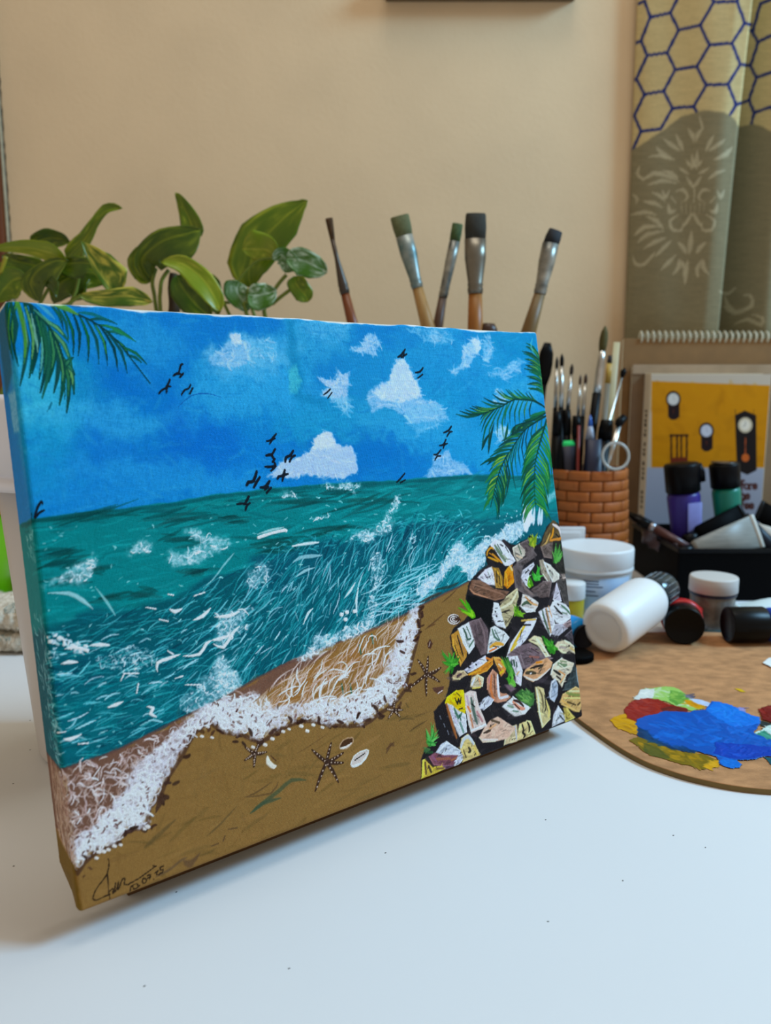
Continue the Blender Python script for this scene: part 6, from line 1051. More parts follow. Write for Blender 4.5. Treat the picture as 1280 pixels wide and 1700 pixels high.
def book_cover():
    ce = .0007; gx, gz = int((br-bl)/ce), int(btp/ce)
    def conv(p): q = np.array([q_at(u, v, BY) for u, v in p]); return np.stack([(q[:, 0]-bl)/ce, q[:, 1]/ce], 1)
    P = Painter(gx, gz, conv, lambda g: 1.05/FPX/ce, (188, 178, 164)); e = lambda l: [(1060+x/5.818, 600+y/5.818) for x, y in l]
    P.poly([(1070, 776), (1290, 778), (1290, 1000), (1070, 1000)], (158, 168, 190), 1, 1)
    P.poly(e([(125, 190), (1270, 232), (1278, 1025), (125, 1025)]), (196, 132, 6), 1, .6)
    for q in P.rnd_in(e([(160, 230), (1250, 260), (1250, 990), (160, 990)]), 90): P.scribble(q, 30, 1+RS.normal()*.8, RS.uniform(8, 18), jit(mixc((206, 144, 10), (170, 110, 4), RS.rand()), 4), .25, .3)
    DK = (36, 24, 26); ell = lambda cx, cy, rx, ry: e([(cx+rx*math.cos(t), cy+ry*math.sin(t)) for t in np.linspace(0, 6.28, 22)[:-1]])
    for cx, cy, dx in ((335, 365, 0), (655, 670, 0)):
        P.poly(ell(cx, cy, 72, 80), DK, 1, .8); P.poly(e([(cx-52, cy+30), (cx+60, cy+30), (cx+60, cy+170), (cx+20, cy+198), (cx-20, cy+198), (cx-50, cy+170)]), DK, 1, .8); P.poly(ell(cx, cy, 56, 60), (206, 210, 210) if cx < 500 else (196, 204, 222), 1, .8)
        for t in np.linspace(0, 6.28, 13)[:-1]: P.stroke(e([(cx+44*math.cos(t), cy+46*math.sin(t)), (cx+50*math.cos(t), cy+53*math.sin(t))]), 1.6, (70, 70, 70), .8)
        P.stroke(e([(cx, cy), (cx+4, cy-30)]), 1.5, (80, 80, 80), .8); P.stroke(e([(cx, cy), (cx+22, cy+8)]), 1.5, (80, 80, 80), .8); P.stroke(e([(cx+2, cy+100), (cx+2, cy+135)]), 3, (110, 50, 30), .9)
    P.poly(e([(930, 520), (1025, 475), (1135, 520), (1140, 1050), (1050, 1095), (950, 1050)]), (30, 24, 24), 1, .8)
    for x in (934, 1112): P.stroke(e([(x, 465), (x, 540)]), 2.4, DK)
    P.poly(ell(1030, 615, 70, 76), (206, 196, 170), 1, .8); P.poly(ell(1030, 615, 48, 52), (226, 222, 210), 1, 2)
    for t in np.linspace(0, 6.28, 13)[:-1]: P.stroke(e([(1030+56*math.cos(t), 615+60*math.sin(t)), (1030+65*math.cos(t), 615+70*math.sin(t))]), 2, (60, 50, 40), .9)
    P.stroke(e([(1030, 615), (1034, 580)]), 2, DK); P.stroke(e([(1030, 615), (1010, 628)]), 2, DK); P.stroke(e([(1032, 735), (1030, 910)]), 3.6, (176, 84, 44)); P.poly(ell(1032, 930, 38, 40), (196, 98, 40), 1, .8)
    for x in (315, 372, 412, 465): P.stroke(e([(x, 710), (x, 960)]), 3.2, (50, 26, 16), 1, .4, 0, 0, 0)
    P.stroke(e([(305, 715), (475, 715)]), 3.4, (50, 26, 16), 1, .4, 0, 0, 0); P.poly(e([(310, 930), (470, 925), (470, 985), (310, 985)]), (110, 44, 26), 1, 1)
    I = (74, 34, 26); W = 3.6
    def tx(segs, ox, oy, s=1.0):
        for sg in segs: P.stroke(e([(ox+x*s, oy-y*s) for x, y in sg]), W, I, .95, .5, 0, 0, 0)
    F_ = [[(34, 78), (24, 84), (14, 74), (12, 0)], [(0, 46), (28, 46)]]; O_ = [[(22, 0), (4, 12), (4, 36), (22, 48), (40, 36), (40, 12), (22, 0)]]; R_ = [[(6, 0), (6, 46)], [(6, 32), (18, 46), (30, 44)], [(0, 0), (14, 0)]]; E_ = [[(4, 25), (38, 25), (34, 42), (20, 48), (6, 38), (4, 14), (18, 0), (38, 8)]]; H_2 = [[(6, 0), (6, 80)], [(6, 34), (20, 48), (34, 40), (34, 0)], [(0, 0), (14, 0)], [(28, 0), (42, 0)]]; T_ = [[(14, 70), (14, 10), (22, 0), (32, 4)], [(0, 46), (28, 46)]]; B_2 = [[(0, 82), (0, 0), (30, 2), (44, 20), (30, 42), (0, 42)], [(0, 82), (26, 80), (38, 62), (26, 44)]]
    x = 985
    for g, a in ((F_, 36), (O_, 48), (R_, 38), (E_, 50)): tx(g, x, 1232); x += a*.86+4
    x = 935
    for g, a in ((E_, 46),): tx(g, x, 1232)
    tx(B_2, 875, 1232); x = 950
    for g, a in ((T_, 36), (H_2, 48), (E_, 50)): tx(g, x, 1330); x += a*.86+4
    x = 905
    for g, a in ((O_, 50), (F_, 34), (F_, 40), (E_, 48), (E_, 48)): tx(g, x, 1422); x += a*.86+4
    Z, X = np.meshgrid(np.arange(gz)*ce, bl+np.arange(gx)*ce, indexing='ij')
    return np.stack([X, np.full_like(X, BY-.0004), Z], -1), P.col
_pos, _c = book_cover(); gridmesh('front_cover', _pos, _c, paint_mat('printed_cover', .5, (1.0, .92, .85), spec=.1), book)
M_KRAFT = mat('kraft_cover', (128, 92, 50), .75, noise=.06, nscale=60); M_KRAFT2 = mat('wrapped_pad', (124, 98, 70), .35, noise=.08, nscale=30); M_PAPER = mat('pad_paper', (206, 196, 172), .7)
x0, zt = q_at(1050, 606, 1.0795); pad2 = thing('drawing_pad', 'brown drawing pad in a clear sleeve between book and spiral pad', 'pad', (x0+.15, 1.082, 0))
obj('cover', *boxm(x0, x0+.30, 1.0790, 1.0802, 0, zt, .0003), M_KRAFT2, pad2, False); obj('pages', *boxm(x0+.0005, x0+.2995, 1.0803, 1.0850, 0, zt-.001), M_PAPER, pad2, False); obj('sleeve_fold', *boxm(x0, x0+.30, 1.0776, 1.0789, zt-.012, zt+.0004, .0005), mat('sleeve_gloss', (158, 134, 108), .18, noise=.15, nscale=25), pad2, False)
x0, zt = q_at(1036, 562, 1.0885); pad1 = thing('spiral_sketchbook', 'kraft spiral sketchbook with white wire coils along its top edge', 'sketchbook', (x0+.15, 1.094, 0))
obj('cover', *boxm(x0, x0+.31, 1.0880, 1.0892, 0, zt, .0004), M_KRAFT, pad1, False); obj('pages', *boxm(x0+.0005, x0+.3095, 1.0893, 1.0985, 0, zt-.0012), M_PAPER, pad1, False); obj('back_cover', *boxm(x0, x0+.31, 1.0986, 1.0998, 0, zt, .0004), M_KRAFT, pad1, False)
M_COIL = mat('white_wire', (196, 186, 160), .35); me0 = None
for k in range(24):
    u = 1064+k*9.9; px_, pz_ = q_at(u, 562, 1.0935); c = np.array([px_, 1.0938, zt+.0005])
    if me0 is None:
        ring = [c+np.array([.0022*t/6.28-.001, -.0082*math.cos(t), .0090*math.sin(t)]) for t in np.linspace(-.6, 3.9, 15)]
        o = obj('coil', *tubem(ring, .0011, 7, True, 2), M_COIL, pad1, origin=c); me0 = o.data; l0 = o.location.copy()
        c0 = c
    else: o = bpy.data.objects.new('coil', me0); col.objects.link(o); o.parent = pad1; o.location = l0+Vector(c-c0)
# ---------------------------------------------------------------- curtain
def curtain_print():
    CY = 1.105; x0, x1, z0, z1, ce = .30, .60, .28, .80, .00085
    gx, gz = int((x1-x0)/ce), int((z1-z0)/ce)
    def conv(p): q = np.array([at_y(u, v, CY)[[0, 2]] for u, v in p]); return np.stack([(q[:, 0]-x0)/ce, (q[:, 1]-z0)/ce], 1)
    P = Painter(gx, gz, conv, lambda g: 1.1/FPX/ce, (176, 158, 112))
    k = lambda l: [(980+x/2.930, y/2.930) for x, y in l]; d = lambda l: [(1030+x/4.048, 140+y/4.048) for x, y in l]
    NV = (28, 40, 96)
    def ln(p): P.stroke(k(p), 5.2, NV, .95, .5, .1, 0, 0, 1)
    for p in [[(235, 20), (262, 5), (290, 85), (245, 200), (275, 272), (222, 385), (262, 460), (212, 565), (245, 640), (200, 740)], [(290, 85), (388, 65), (428, 148), (372, 258), (412, 340), (355, 445), (398, 528), (340, 630), (245, 640)], [(388, 65), (420, 0)], [(275, 272), (372, 258)], [(262, 460), (355, 445)], [(428, 148), (532, 125), (578, 220), (515, 325), (562, 415), (500, 520), (515, 545)], [(412, 340), (515, 325)], [(398, 528), (500, 520)], [(532, 125), (598, 12), (712, 8), (750, 115), (688, 212), (728, 315), (668, 412), (708, 512), (678, 560)], [(578, 220), (688, 212)], [(562, 415), (668, 412)], [(598, 12), (580, -30)], [(712, 8), (720, -20)], [(750, 115), (780, 122)], [(728, 315), (778, 322), (805, 380), (770, 490), (795, 550), (780, 610)], [(708, 512), (770, 490)], [(780, 150), (815, 205), (778, 322)], [(815, 205), (930, 150)], [(805, 380), (930, 335)], [(795, 550), (875, 522), (930, 560)], [(825, 20), (790, 150)], [(825, 20), (930, -20)], [(235, 205), (222, 210)], [(222, 385), (216, 390)]]: ln(p)
    G = (120, 112, 86)
    P.poly(d([(-60, 520), (60, 450), (180, 380), (280, 310), (400, 220), (560, 172), (700, 190), (760, 230), (800, 300), (810, 1800), (-60, 1800)]), G, 1, 1.5, 2)
    P.poly(d([(800, 290), (880, 270), (960, 290), (1060, 340), (1300, 420), (1300, 1800), (790, 1800)]), G, 1, 1.5, 2)
    for j in range(700): P.scribble((RS.uniform(1030, 1290), RS.uniform(190, 600)), RS.uniform(8, 24), RS.normal()*.04, RS.uniform(1, 2.4), jit((116, 112, 96) if RS.rand() < .6 else (94, 90, 76), 5) if False else mixc((94, 90, 76), (122, 118, 100), RS.rand()), 0.0, .02)
    L = (160, 152, 124)
    def leaf(pts, w): P.stroke(d(pts), w, L, .85, .6, .28)
    cx = 500
    half = [([(450, 300), (480, 340), (490, 390)], [4, 9, 4]), ([(370, 340), (400, 400), (420, 450)], [4, 9, 5]), ([(290, 370), (340, 410), (400, 450)], [3, 9, 5]), ([(240, 420), (280, 470), (360, 510)], [4, 11, 5]), ([(180, 495), (260, 480), (340, 510)], [3, 6, 4]),
            ([(130, 550), (110, 600), (150, 640), (200, 610)], [4, 6, 5, 4]), ([(150, 650), (220, 600), (320, 620), (400, 660)], [5, 9, 8, 4]), ([(180, 680), (280, 650), (380, 670)], [4, 8, 4]), ([(280, 580), (340, 600), (390, 640)], [3, 8, 4]), ([(390, 560), (430, 590), (460, 600)], [3, 6, 3]), ([(440, 620), (470, 670), (495, 700)], [4, 7, 4]), ([(440, 510), (460, 540), (490, 560)], [3, 7, 3]), ([(470, 570), (500, 530), (510, 470)], [5, 7, 5]),
            ([(280, 710), (300, 760), (330, 710)], [4, 8, 4]), ([(210, 730), (260, 750), (300, 790)], [3, 7, 4]), ([(150, 790), (220, 800), (280, 830)], [4, 9, 4]), ([(80, 740), (110, 770), (100, 810)], [4, 6, 3]), ([(70, 880), (160, 860), (240, 880)], [4, 8, 4]), ([(170, 890), (240, 920), (290, 980)], [4, 10, 4]), ([(90, 1020), (160, 960), (260, 960)], [5, 10, 4]), ([(110, 1070), (180, 1010), (290, 990)], [4, 9, 4]), ([(150, 1110), (230, 1060), (310, 1030)], [4, 9, 4]), ([(230, 1160), (290, 1100), (340, 1050)], [4, 9, 5]), ([(80, 1150), (100, 1210), (160, 1210), (230, 1130)], [4, 6, 6, 8]),
            ([(370, 720), (420, 710), (450, 760), (420, 790)], [4, 6, 5, 3]), ([(340, 760), (370, 800)], [7, 5]), ([(320, 810), (330, 860), (370, 850)], [6, 9, 6]), ([(390, 880), (330, 920), (350, 980), (410, 980), (420, 930)], [5, 6, 6, 5, 4]), ([(420, 960), (460, 900), (480, 870)], [5, 7, 4]), ([(410, 790), (410, 860)], [3, 3]), ([(440, 800), (440, 870)], [3, 3]), ([(470, 810), (470, 870)], [3, 3]),
            ([(380, 1060), (420, 1100), (440, 1140)], [4, 10, 6]), ([(270, 1250), (320, 1200), (370, 1150)], [5, 9, 4]), ([(350, 1280), (390, 1230), (390, 1180)], [5, 10, 5]), ([(400, 1180), (430, 1240), (420, 1300)], [5, 9, 5])]
    for pts, w in half:
        leaf(pts, w); m = [(2*(cx-.05*(y-300)*.6)-x, y) for x, y in pts]
        if all(x < 800-(y-200)*.155-8 for x, y in m): leaf(m, w)
    for pts, w in [([(530, 220), (550, 300)], [10, 14]), ([(515, 450), (520, 530)], [8, 12]), ([(495, 700), (490, 790)], [5, 8]), ([(475, 990), (470, 1060), (460, 1140)], [6, 12, 10]), ([(450, 1180), (440, 1260), (430, 1350)], [4, 9, 6])]: leaf(pts, w)
    for pts, w in [([(660, 1390), (720, 1410), (780, 1360)], [4, 6, 4]), ([(690, 1490), (760, 1540), (880, 1490), (870, 1420), (820, 1420)], [6, 9, 8, 6, 5]), ([(760, 1620), (850, 1580), (940, 1620), (950, 1570), (880, 1550)], [6, 8, 8, 6, 5]), ([(700, 1420), (720, 1490), (780, 1530)], [5, 9, 6])]: leaf(pts, w)
    tex = (P.brx-.5)*.10+(P.fine-.5)*.05; P.col = np.clip(P.col*(1+tex[..., None]), 0, 1)
    return P.col, (x0, z0, ce, gx, gz)
_cc, (_cx0, _cz0, _ce, _cgx, _cgz) = curtain_print()
M_CURT = paint_mat('printed_curtain', .85, (1.22, 1.22, 1.24), spec=.05, bump_noise=.15, bscale=1400)
curtain = thing('curtain', 'long curtain printed with navy hexagons above a grey damask medallion', 'curtain', (.42, 1.12, .02))
def panel(name, sec_top, sec_bot, z_lo, z_hi, nx, nz, label=None):
    """cloth hanging between an upper and a lower cross section [(x, y)...]"""
    def along(sec, n):
        p = np.array(sec, float); d = np.r_[0, np.cumsum(np.hypot(*np.diff(p, axis=0).T))]; t = np.linspace(0, d[-1], n); return np.stack([np.interp(t, d, p[:, 0]), np.interp(t, d, p[:, 1])], 1)
    A, B = along(sec_top, nx), along(sec_bot, nx); ker = np.ones(9)/9
    for Q in (A, B):
        for c in (0, 1): q = np.pad(Q[:, c], 4, mode='reflect', reflect_type='odd'); Q[:, c] = np.convolve(q, ker, 'valid')
    zz = np.linspace(z_lo, z_hi, nz); f = ((zz-.312)/(.722-.312))[:, None]
    X = B[:, 0]*(1-f)+A[:, 0]*f; Y = B[:, 1]*(1-f)+A[:, 1]*f; Y = np.clip(Y+.0015*np.sin(X*90+zz[:, None]*7), 1.1005, 1.171); Z = np.repeat(zz[:, None], nx, 1)
    ix = np.clip((X*1.105/Y-_cx0)/_ce, 0, _cgx-1).astype(int); iz = np.clip(((Z-CAM_H)*1.105/Y+CAM_H-_cz0)/_ce, 0, _cgz-1).astype(int)
    return gridmesh(name, np.stack([X, Y, Z], -1), _cc[iz, ix], M_CURT, curtain, label=label)
xa, xb, xc, xd = at_y(1060, 0, 1.160)[0], at_y(1040, 550, 1.160)[0], at_y(1250, 0, 1.107)[0], at_y(1193, 545, 1.107)[0]
panel('front_fold', [(xa+.001, 1.170), (xa, 1.165), (xa+.008, 1.156), ((xa*.6+xc*.4), 1.134), (xc-.02, 1.108), (xc, 1.107), (xc+.001, 1.114), (xc-.012, 1.150)], [(xb+.001, 1.170), (xb, 1.165), (xb+.008, 1.156), ((xb*.6+xd*.4), 1.134), (xd-.02, 1.108), (xd, 1.107), (xd+.001, 1.114), (xd-.012, 1.150)], .012, .85, 250, 560)
panel('rear_fold', [(xc-.014, 1.150), (xc+.006, 1.169), (xc+.014, 1.166), (xc+.052, 1.116), (xc+.12, 1.112), (xc+.18, 1.160)], [(xd-.014, 1.150), (xd+.010, 1.170), (xd+.022, 1.166), (xd+.066, 1.116), (xd+.16, 1.112), (xd+.22, 1.160)], .012, .85, 200, 560)
# ---------------------------------------------------------------- brushes standing in a jar behind the canvas
M_TALLJ = mat('brush_jar_glass', (150, 160, 160), .2, spec=.5)
JB = (.070, .885, 0.0); bj = thing('brush_jar', 'tall jar behind the canvas that holds the big brushes', 'jar', JB)
obj('jar_wall', *lathe([(.040, .0005), (.066, .002), (.068, .01), (.098, .195), (.0965, .195), (.066, .012), (.0005, .008)], JB, n=40), M_TALLJ, bj)
M_WOODH = mat('orange_wood_handle', (150, 92, 30), .45, noise=.15, nscale=40, stretch=(6, 6, 1)); M_WOODP = mat('pale_wood_handle', (166, 128, 74), .5, noise=.15, nscale=40, stretch=(6, 6, 1)); M_GREYB = mat('grey_green_bristle', (92, 96, 62), .85, noise=.25, nscale=250, stretch=(6, 6, .6)); M_DKB2 = mat('charcoal_bristle', (46, 44, 36), .85, noise=.3, nscale=250, stretch=(6, 6, .6)); M_BROWNB = mat('brown_bristle', (70, 46, 16), .85, noise=.3, nscale=250)
M_FER2 = mat('stained_ferrule', (170, 166, 154), .38, metal=.65, c2=(60, 66, 66), nscale=55); M_FER3 = mat('teal_stained_ferrule', (160, 164, 156), .38, metal=.5, c2=(56, 96, 100), nscale=45); M_FER4 = mat('dull_steel', (118, 112, 100), .35, metal=.8, noise=.12, nscale=60); M_FER5 = mat('dark_steel', (74, 64, 56), .4, metal=.6, noise=.15)
def big_brush(label, pts, y, ws, mats, thick):
    """pts: pixels of bristle tip, bristle base, ferrule end, a point lower on the handle; ws half widths in pixels there"""
    p = [at_y(u, v, y) for u, v in pts]; kx = y*1.0/FPX*1.01; d = p[3]-p[2]; k = (p[2][2]-.012)/(-d[2]); E = p[2]+d*k
    lim = math.hypot(E[0]-JB[0], E[1]-JB[1])
    if lim > .062: E[0] = JB[0]+(E[0]-JB[0])*.062/lim
    t = thing('paint_brush', label, 'brush', E, 'big brushes behind the canvas'); w = [x*kx for x in ws]; h = [min(x, thick) for x in w]
    obj('bristles', *rod(p[0], p[1]+(p[2]-p[1])*.04, [(0, w[0]*.9, h[0]*.35), (.06, w[0], h[0]*.6), (.5, (w[0]+w[1])/2*1.04, h[1]*.9), (1, w[1]*.96, h[1])], 22, (1, 0, .0)), mats[0], t)
    fe = obj('ferrule', *rod(p[1], p[2], [(0, w[1], h[1]*1.05), (.35, w[1]*.97+w[2]*.03, h[1]*1.15), (.8, w[2]*1.02, w[2]*.95), (.83, w[2]*1.10, w[2]*1.05), (.87, w[2]*1.0, w[2]*.95), (.92, w[2]*1.10, w[2]*1.05), (1, w[2], w[2])], 26, (1, 0, 0)), mats[1], t)
    hw = w[3]; obj('handle', *rod(p[2], E, [(0, w[2]*.94, w[2]*.94), (.12, hw, hw), (.3, hw*1.15, hw*1.15), (.6, hw*.8, hw*.8), (1, hw*.5, hw*.5)], 20, (1, 0, 0)), mats[2], t)
big_brush('slim brush with ragged brown bristles left of the other big brushes', [(546, 362), (552, 398), (573, 488), (583, 528)], .86, [6, 3.6, 7.5, 9], [M_BROWNB, M_FER5, mat('red_brown_handle', (116, 58, 22), .4)], .004)
big_brush('wide flat brush with pale grey green bristles and teal stained ferrule', [(663, 358), (671, 392), (693, 478), (707, 530)], .875, [15, 13.5, 9, 11], [M_GREYB, M_FER3, M_WOODP], .006)
big_brush('narrow flat brush with green bristles leaning right beside the widest brush', [(760, 371), (755, 401), (735, 494), (727, 532)], .895, [8.5, 8.5, 7, 9], [mat('dark_green_bristle', (66, 84, 44), .85, noise=.25, nscale=250), M_FER2, mat('dark_brown_handle', (82, 54, 36), .45)], .005)
big_brush('widest flat brush with charcoal bristles and dull steel ferrule', [(790, 354), (789, 397), (789, 488), (789, 536)], .87, [16, 17, 11.5, 12.5], [M_DKB2, M_FER4, M_WOODH], .007)
big_brush('round brush with short black bristles leaning far right of the big brushes', [(923, 382), (914, 405), (896, 488), (879, 546)], .88, [11, 13, 9.5, 12], [mat('black_bristle', (24, 24, 28), .8, noise=.2, nscale=250), M_FER2, mat('olive_wood_handle', (112, 84, 42), .5, noise=.15)], .009)
# the short one whose brown top just clears the canvas
pA = at_y(812, 537, .87); t = thing('paint_brush', 'short brush whose dark top just shows above the canvas edge', 'brush', (pA[0]-.012, pA[1], .012), 'big brushes behind the canvas')
obj('bristles', *rod(pA, pA-[0.002, 0, .03], [(0, .006, .005), (.2, .0095, .007), (1, .009, .007)], 18), M_HBRN, t); obj('handle', *rod(pA-[.002, 0, .03], (pA[0]-.012, pA[1], .012), [(0, .006, .006), (.5, .007, .007), (1, .003, .003)], 16), M_WOODP, t)
# ---------------------------------------------------------------- pothos plants
def leaf_mat(name, g, v, amt, gloss=.32):
    m = bpy.data.materials.new(name); m.use_nodes = True; nt = m.node_tree; b = nt.nodes['Principled BSDF']
    uv = nt.nodes.new('ShaderNodeUVMap'); mp = nt.nodes.new('ShaderNodeMapping'); nt.links.new(uv.outputs[0], mp.inputs[0]); mp.inputs['Scale'].default_value = (2.0, 2.6, 1); mp.inputs['Rotation'].default_value = (0, 0, .6)
    n = nt.nodes.new('ShaderNodeTexNoise'); n.inputs['Scale'].default_value = 1.5; n.inputs['Detail'].default_value = 3; n.inputs['Distortion'].default_value = .6; nt.links.new(mp.outputs[0], n.inputs['Vector'])
    r = nt.nodes.new('ShaderNodeValToRGB'); nt.links.new(n.outputs[0], r.inputs[0]); e = r.color_ramp.elements; e[0].position = .40; e[0].color = (*lin(g), 1); e[1].position = .74-amt*.14; e[1].color = (*lin(v), 1)
    k = r.color_ramp.elements.new(.56-amt*.06); k.color = (*(lin(g)*.8+lin(v)*.2), 1)
    sp = nt.nodes.new('ShaderNodeSeparateXYZ'); nt.links.new(uv.outputs[0], sp.inputs[0])               # pale midrib
    s1 = nt.nodes.new('ShaderNodeMath'); s1.operation = 'SUBTRACT'; nt.links.new(sp.outputs['Y'], s1.inputs[0]); s1.inputs[1].default_value = .5; s2 = nt.nodes.new('ShaderNodeMath'); s2.operation = 'ABSOLUTE'; nt.links.new(s1.outputs[0], s2.inputs[0])
    s3 = nt.nodes.new('ShaderNodeMapRange'); nt.links.new(s2.outputs[0], s3.inputs[0]); s3.inputs[1].default_value = .012; s3.inputs[2].default_value = .04; s3.inputs[3].default_value = .55; s3.inputs[4].default_value = 0
    mx = nt.nodes.new('ShaderNodeMix'); mx.data_type = 'RGBA'; nt.links.new(s3.outputs[0], mx.inputs['Factor']); nt.links.new(r.outputs[0], mx.inputs['A']); mx.inputs['B'].default_value = (*lin(v), 1)
    nt.links.new(mx.outputs['Result'], b.inputs['Base Color']); b.inputs['Roughness'].default_value = gloss
    tr = nt.nodes.new('ShaderNodeBsdfTranslucent'); nt.links.new(mx.outputs['Result'], tr.inputs[0]); ms = nt.nodes.new('ShaderNodeMixShader'); ms.inputs[0].default_value = .28
    out = nt.nodes['Material Output']; nt.links.new(b.outputs[0], ms.inputs[1]); nt.links.new(tr.outputs[0], ms.inputs[2]); nt.links.new(ms.outputs[0], out.inputs[0]); return m
LM_D = leaf_mat('dark_leaf', (62, 88, 8), (140, 152, 30), .25); LM_M = leaf_mat('mid_leaf', (92, 122, 12), (166, 176, 44), .45); LM_L = leaf_mat('light_leaf', (132, 154, 20), (190, 192, 60), .5); LM_V = leaf_mat('variegated_leaf', (70, 112, 18), (206, 200, 80), .95); LM_W = leaf_mat('painted_gloss_leaf', (66, 120, 26), (196, 220, 196), .7, .2); M_STEM = mat('pothos_stem', (104, 118, 34), .5, noise=.15, nscale=90)  # whitish patches on the last leaf material are highlights put into its colour
LW = 1.3
def leaf(plant, f, mid, up, dn, y, m, tilt=0.0, cup=.15, bend=0.0, nt=16, nw=10, tip=True):
    """mid: midrib from base to tip (pixels through f), up/dn: half widths (same units) along it, y: depth; tilt turns the blade about its midrib, cup folds it"""
    P0 = np.array([at_y(*q, y) for q in f(mid)]); s = np.linalg.norm(np.array(f([(0, 0)])[0])-np.array(f([(1, 0)])[0]))*y*1.03/FPX
    T = np.linspace(0, len(P0)-1, nt); i = np.clip(T.astype(int), 0, len(P0)-2); g = (T-i)[:, None]; n = len(P0)
    a, b, c, d = P0[np.clip(i-1, 0, n-1)], P0[i], P0[i+1], P0[np.clip(i+2, 0, n-1)]; C = .5*(2*b+(c-a)*g+(2*a-5*b+4*c-d)*g*g+(3*b-a-3*c+d)*g**3)
    t01 = np.linspace(0, 1, nt); C[:, 1] += bend*np.sin(t01*np.pi)
    tg = np.gradient(C, axis=0); tg /= np.linalg.norm(tg, axis=1)[:, None]; V = []; UV = []
    shape = np.minimum(1, np.sqrt(np.clip(t01/.16, 0, 1)))*np.clip((1-t01)/.12, 0, 1)**.55
    for k in range(nt):
        lat = np.cross(tg[k], [0, 1, 0]); lat /= np.linalg.norm(lat); dep = np.array([0, 1.0, 0])
        wu = np.interp(t01[k], np.linspace(0, 1, len(up)), up)*s*shape[k]*LW; wd = np.interp(t01[k], np.linspace(0, 1, len(dn)), dn)*s*shape[k]*LW
        for j in range(nw+1):
            v = j/nw*2-1; w = (wu if v > 0 else wd)*v
            V.append(C[k]+lat*w+dep*(w*math.sin(tilt*.7)-cup*abs(w)*(1+.5*abs(v))+.0012*math.sin(t01[k]*9+v*2)*abs(v))); UV.append((t01[k], j/nw))
    F = [(k*(nw+1)+j, k*(nw+1)+j+1, (k+1)*(nw+1)+j+1, (k+1)*(nw+1)+j) for k in range(nt-1) for j in range(nw)]
    o = obj('leaf', V, F, m, plant); ul = o.data.uv_layers.new(name='UVMap'); UV = np.array(UV, np.float32); li = np.zeros(len(o.data.loops), np.int32); o.data.loops.foreach_get('vertex_index', li); ul.data.foreach_set('uv', UV[li].ravel())
    md = o.modifiers.new('thickness', 'SOLIDIFY'); md.thickness = .0005; return o
def stem(plant, f, pts, w, y, foot=None, m=None):
    p = [at_y(*q, y) for q in f(pts)]
    if foot is not None: p.append(np.array(foot))
    obj('stem', *tubem(p, w, 8), m or M_STEM, plant)
fa = lambda l: [(x/4.923, 310+y/4.923) for x, y in l]; fb = lambda l: [(200+x/3.556, 310+y/3.556) for x, y in l]
# lime pot at the far left and its plant
PC = np.array([-.4600, .850, 0.0]); M_LIME = mat('lime_pot', (108, 172, 10), .35, sss=.1); M_YRIM = mat('yellow_rim', (204, 160, 16), .4); M_SOIL = mat('potting_soil', (50, 34, 22), .95, noise=.4, nscale=150, bump=.6, bscale=300)
pot = thing('plant_pot', 'lime green plant pot with yellow rim and saucer behind the white towel', 'pot', PC)
obj('saucer', *lathe([(.048, .0005), (.056, .002), (.0700, .016), (.0715, .019), (.0690, .0190), (.0555, .006), (.0005, .005)], PC, n=48), M_LIME, pot); obj('pot_wall', *lathe([(.0430, .0065), (.0445, .008), (.0515, .105), (.0500, .105), (.0500, .100), (.0005, .098)], PC, n=48), M_LIME, pot); obj('rim', *lathe([(.0515, .104), (.0560, .105), (.0575, .1355), (.0550, .1370), (.0520, .1360), (.0510, .106)], PC, n=48, cap=False), M_YRIM, pot); obj('soil', *lathe([(.0505, .099), (.0505, .1230), (.0005, .127)], PC, n=30), M_SOIL, pot)
pl = thing('pothos_plant', 'bushy green pothos at the far left behind the canvas', 'plant', PC+[0, 0, .125], 'pothos plants')
ft = PC+[.01, -.01, .126]
leaf(pl, fa, [(570, 440), (400, 420), (250, 470)], [20, 75, 50], [20, 55, 30], .870, LM_D, .3); leaf(pl, fa, [(540, 600), (690, 430), (780, 300), (880, 190), (1002, 175)], [80, 40, 34, 40, 14], [100, 60, 28, 26, 10], .850, LM_M, .5, .3); leaf(pl, fa, [(545, 590), (400, 540), (210, 495), (0, 500), (-60, 520)], [30, 50, 40, 20, 6], [30, 60, 40, 14, 6], .820, LM_L, .5, .25)
leaf(pl, fa, [(20, 560), (150, 610), (300, 650), (400, 720)], [20, 40, 50, 10], [30, 80, 90, 20], .845, LM_D, .2); leaf(pl, fa, [(240, 740), (120, 760), (40, 830), (-40, 950)], [30, 90, 90, 10], [20, 80, 90, 20], .835, LM_M, .3); leaf(pl, fa, [(330, 940), (250, 800), (300, 690), (430, 610), (560, 600)], [30, 60, 30, 20, 6], [40, 200, 220, 160, 20], .815, LM_D, .35)
leaf(pl, fa, [(470, 640), (600, 620), (740, 630), (810, 690)], [40, 34, 34, 8], [60, 100, 90, 10], .822, mat and LM_D, .2); leaf(pl, fa, [(440, 960), (480, 800), (620, 720), (760, 700), (860, 800)], [30, 50, 30, 20, 10], [60, 140, 160, 160, 60], .840, LM_D, .3); leaf(pl, fa, [(665, 445), (770, 640), (880, 800), (960, 900)], [12, 120, 150, 60], [8, 20, 24, 12], .805, LM_V, .35, .2); leaf(pl, fa, [(640, 890), (850, 900), (1080, 900), (1250, 940)], [16, 40, 60, 14], [20, 60, 60, 20], .800, LM_V, .2)
leaf(pl, fa, [(-40, 700), (60, 690), (180, 730), (240, 820)], [30, 60, 60, 14], [30, 70, 60, 14], .860, LM_D, .3)
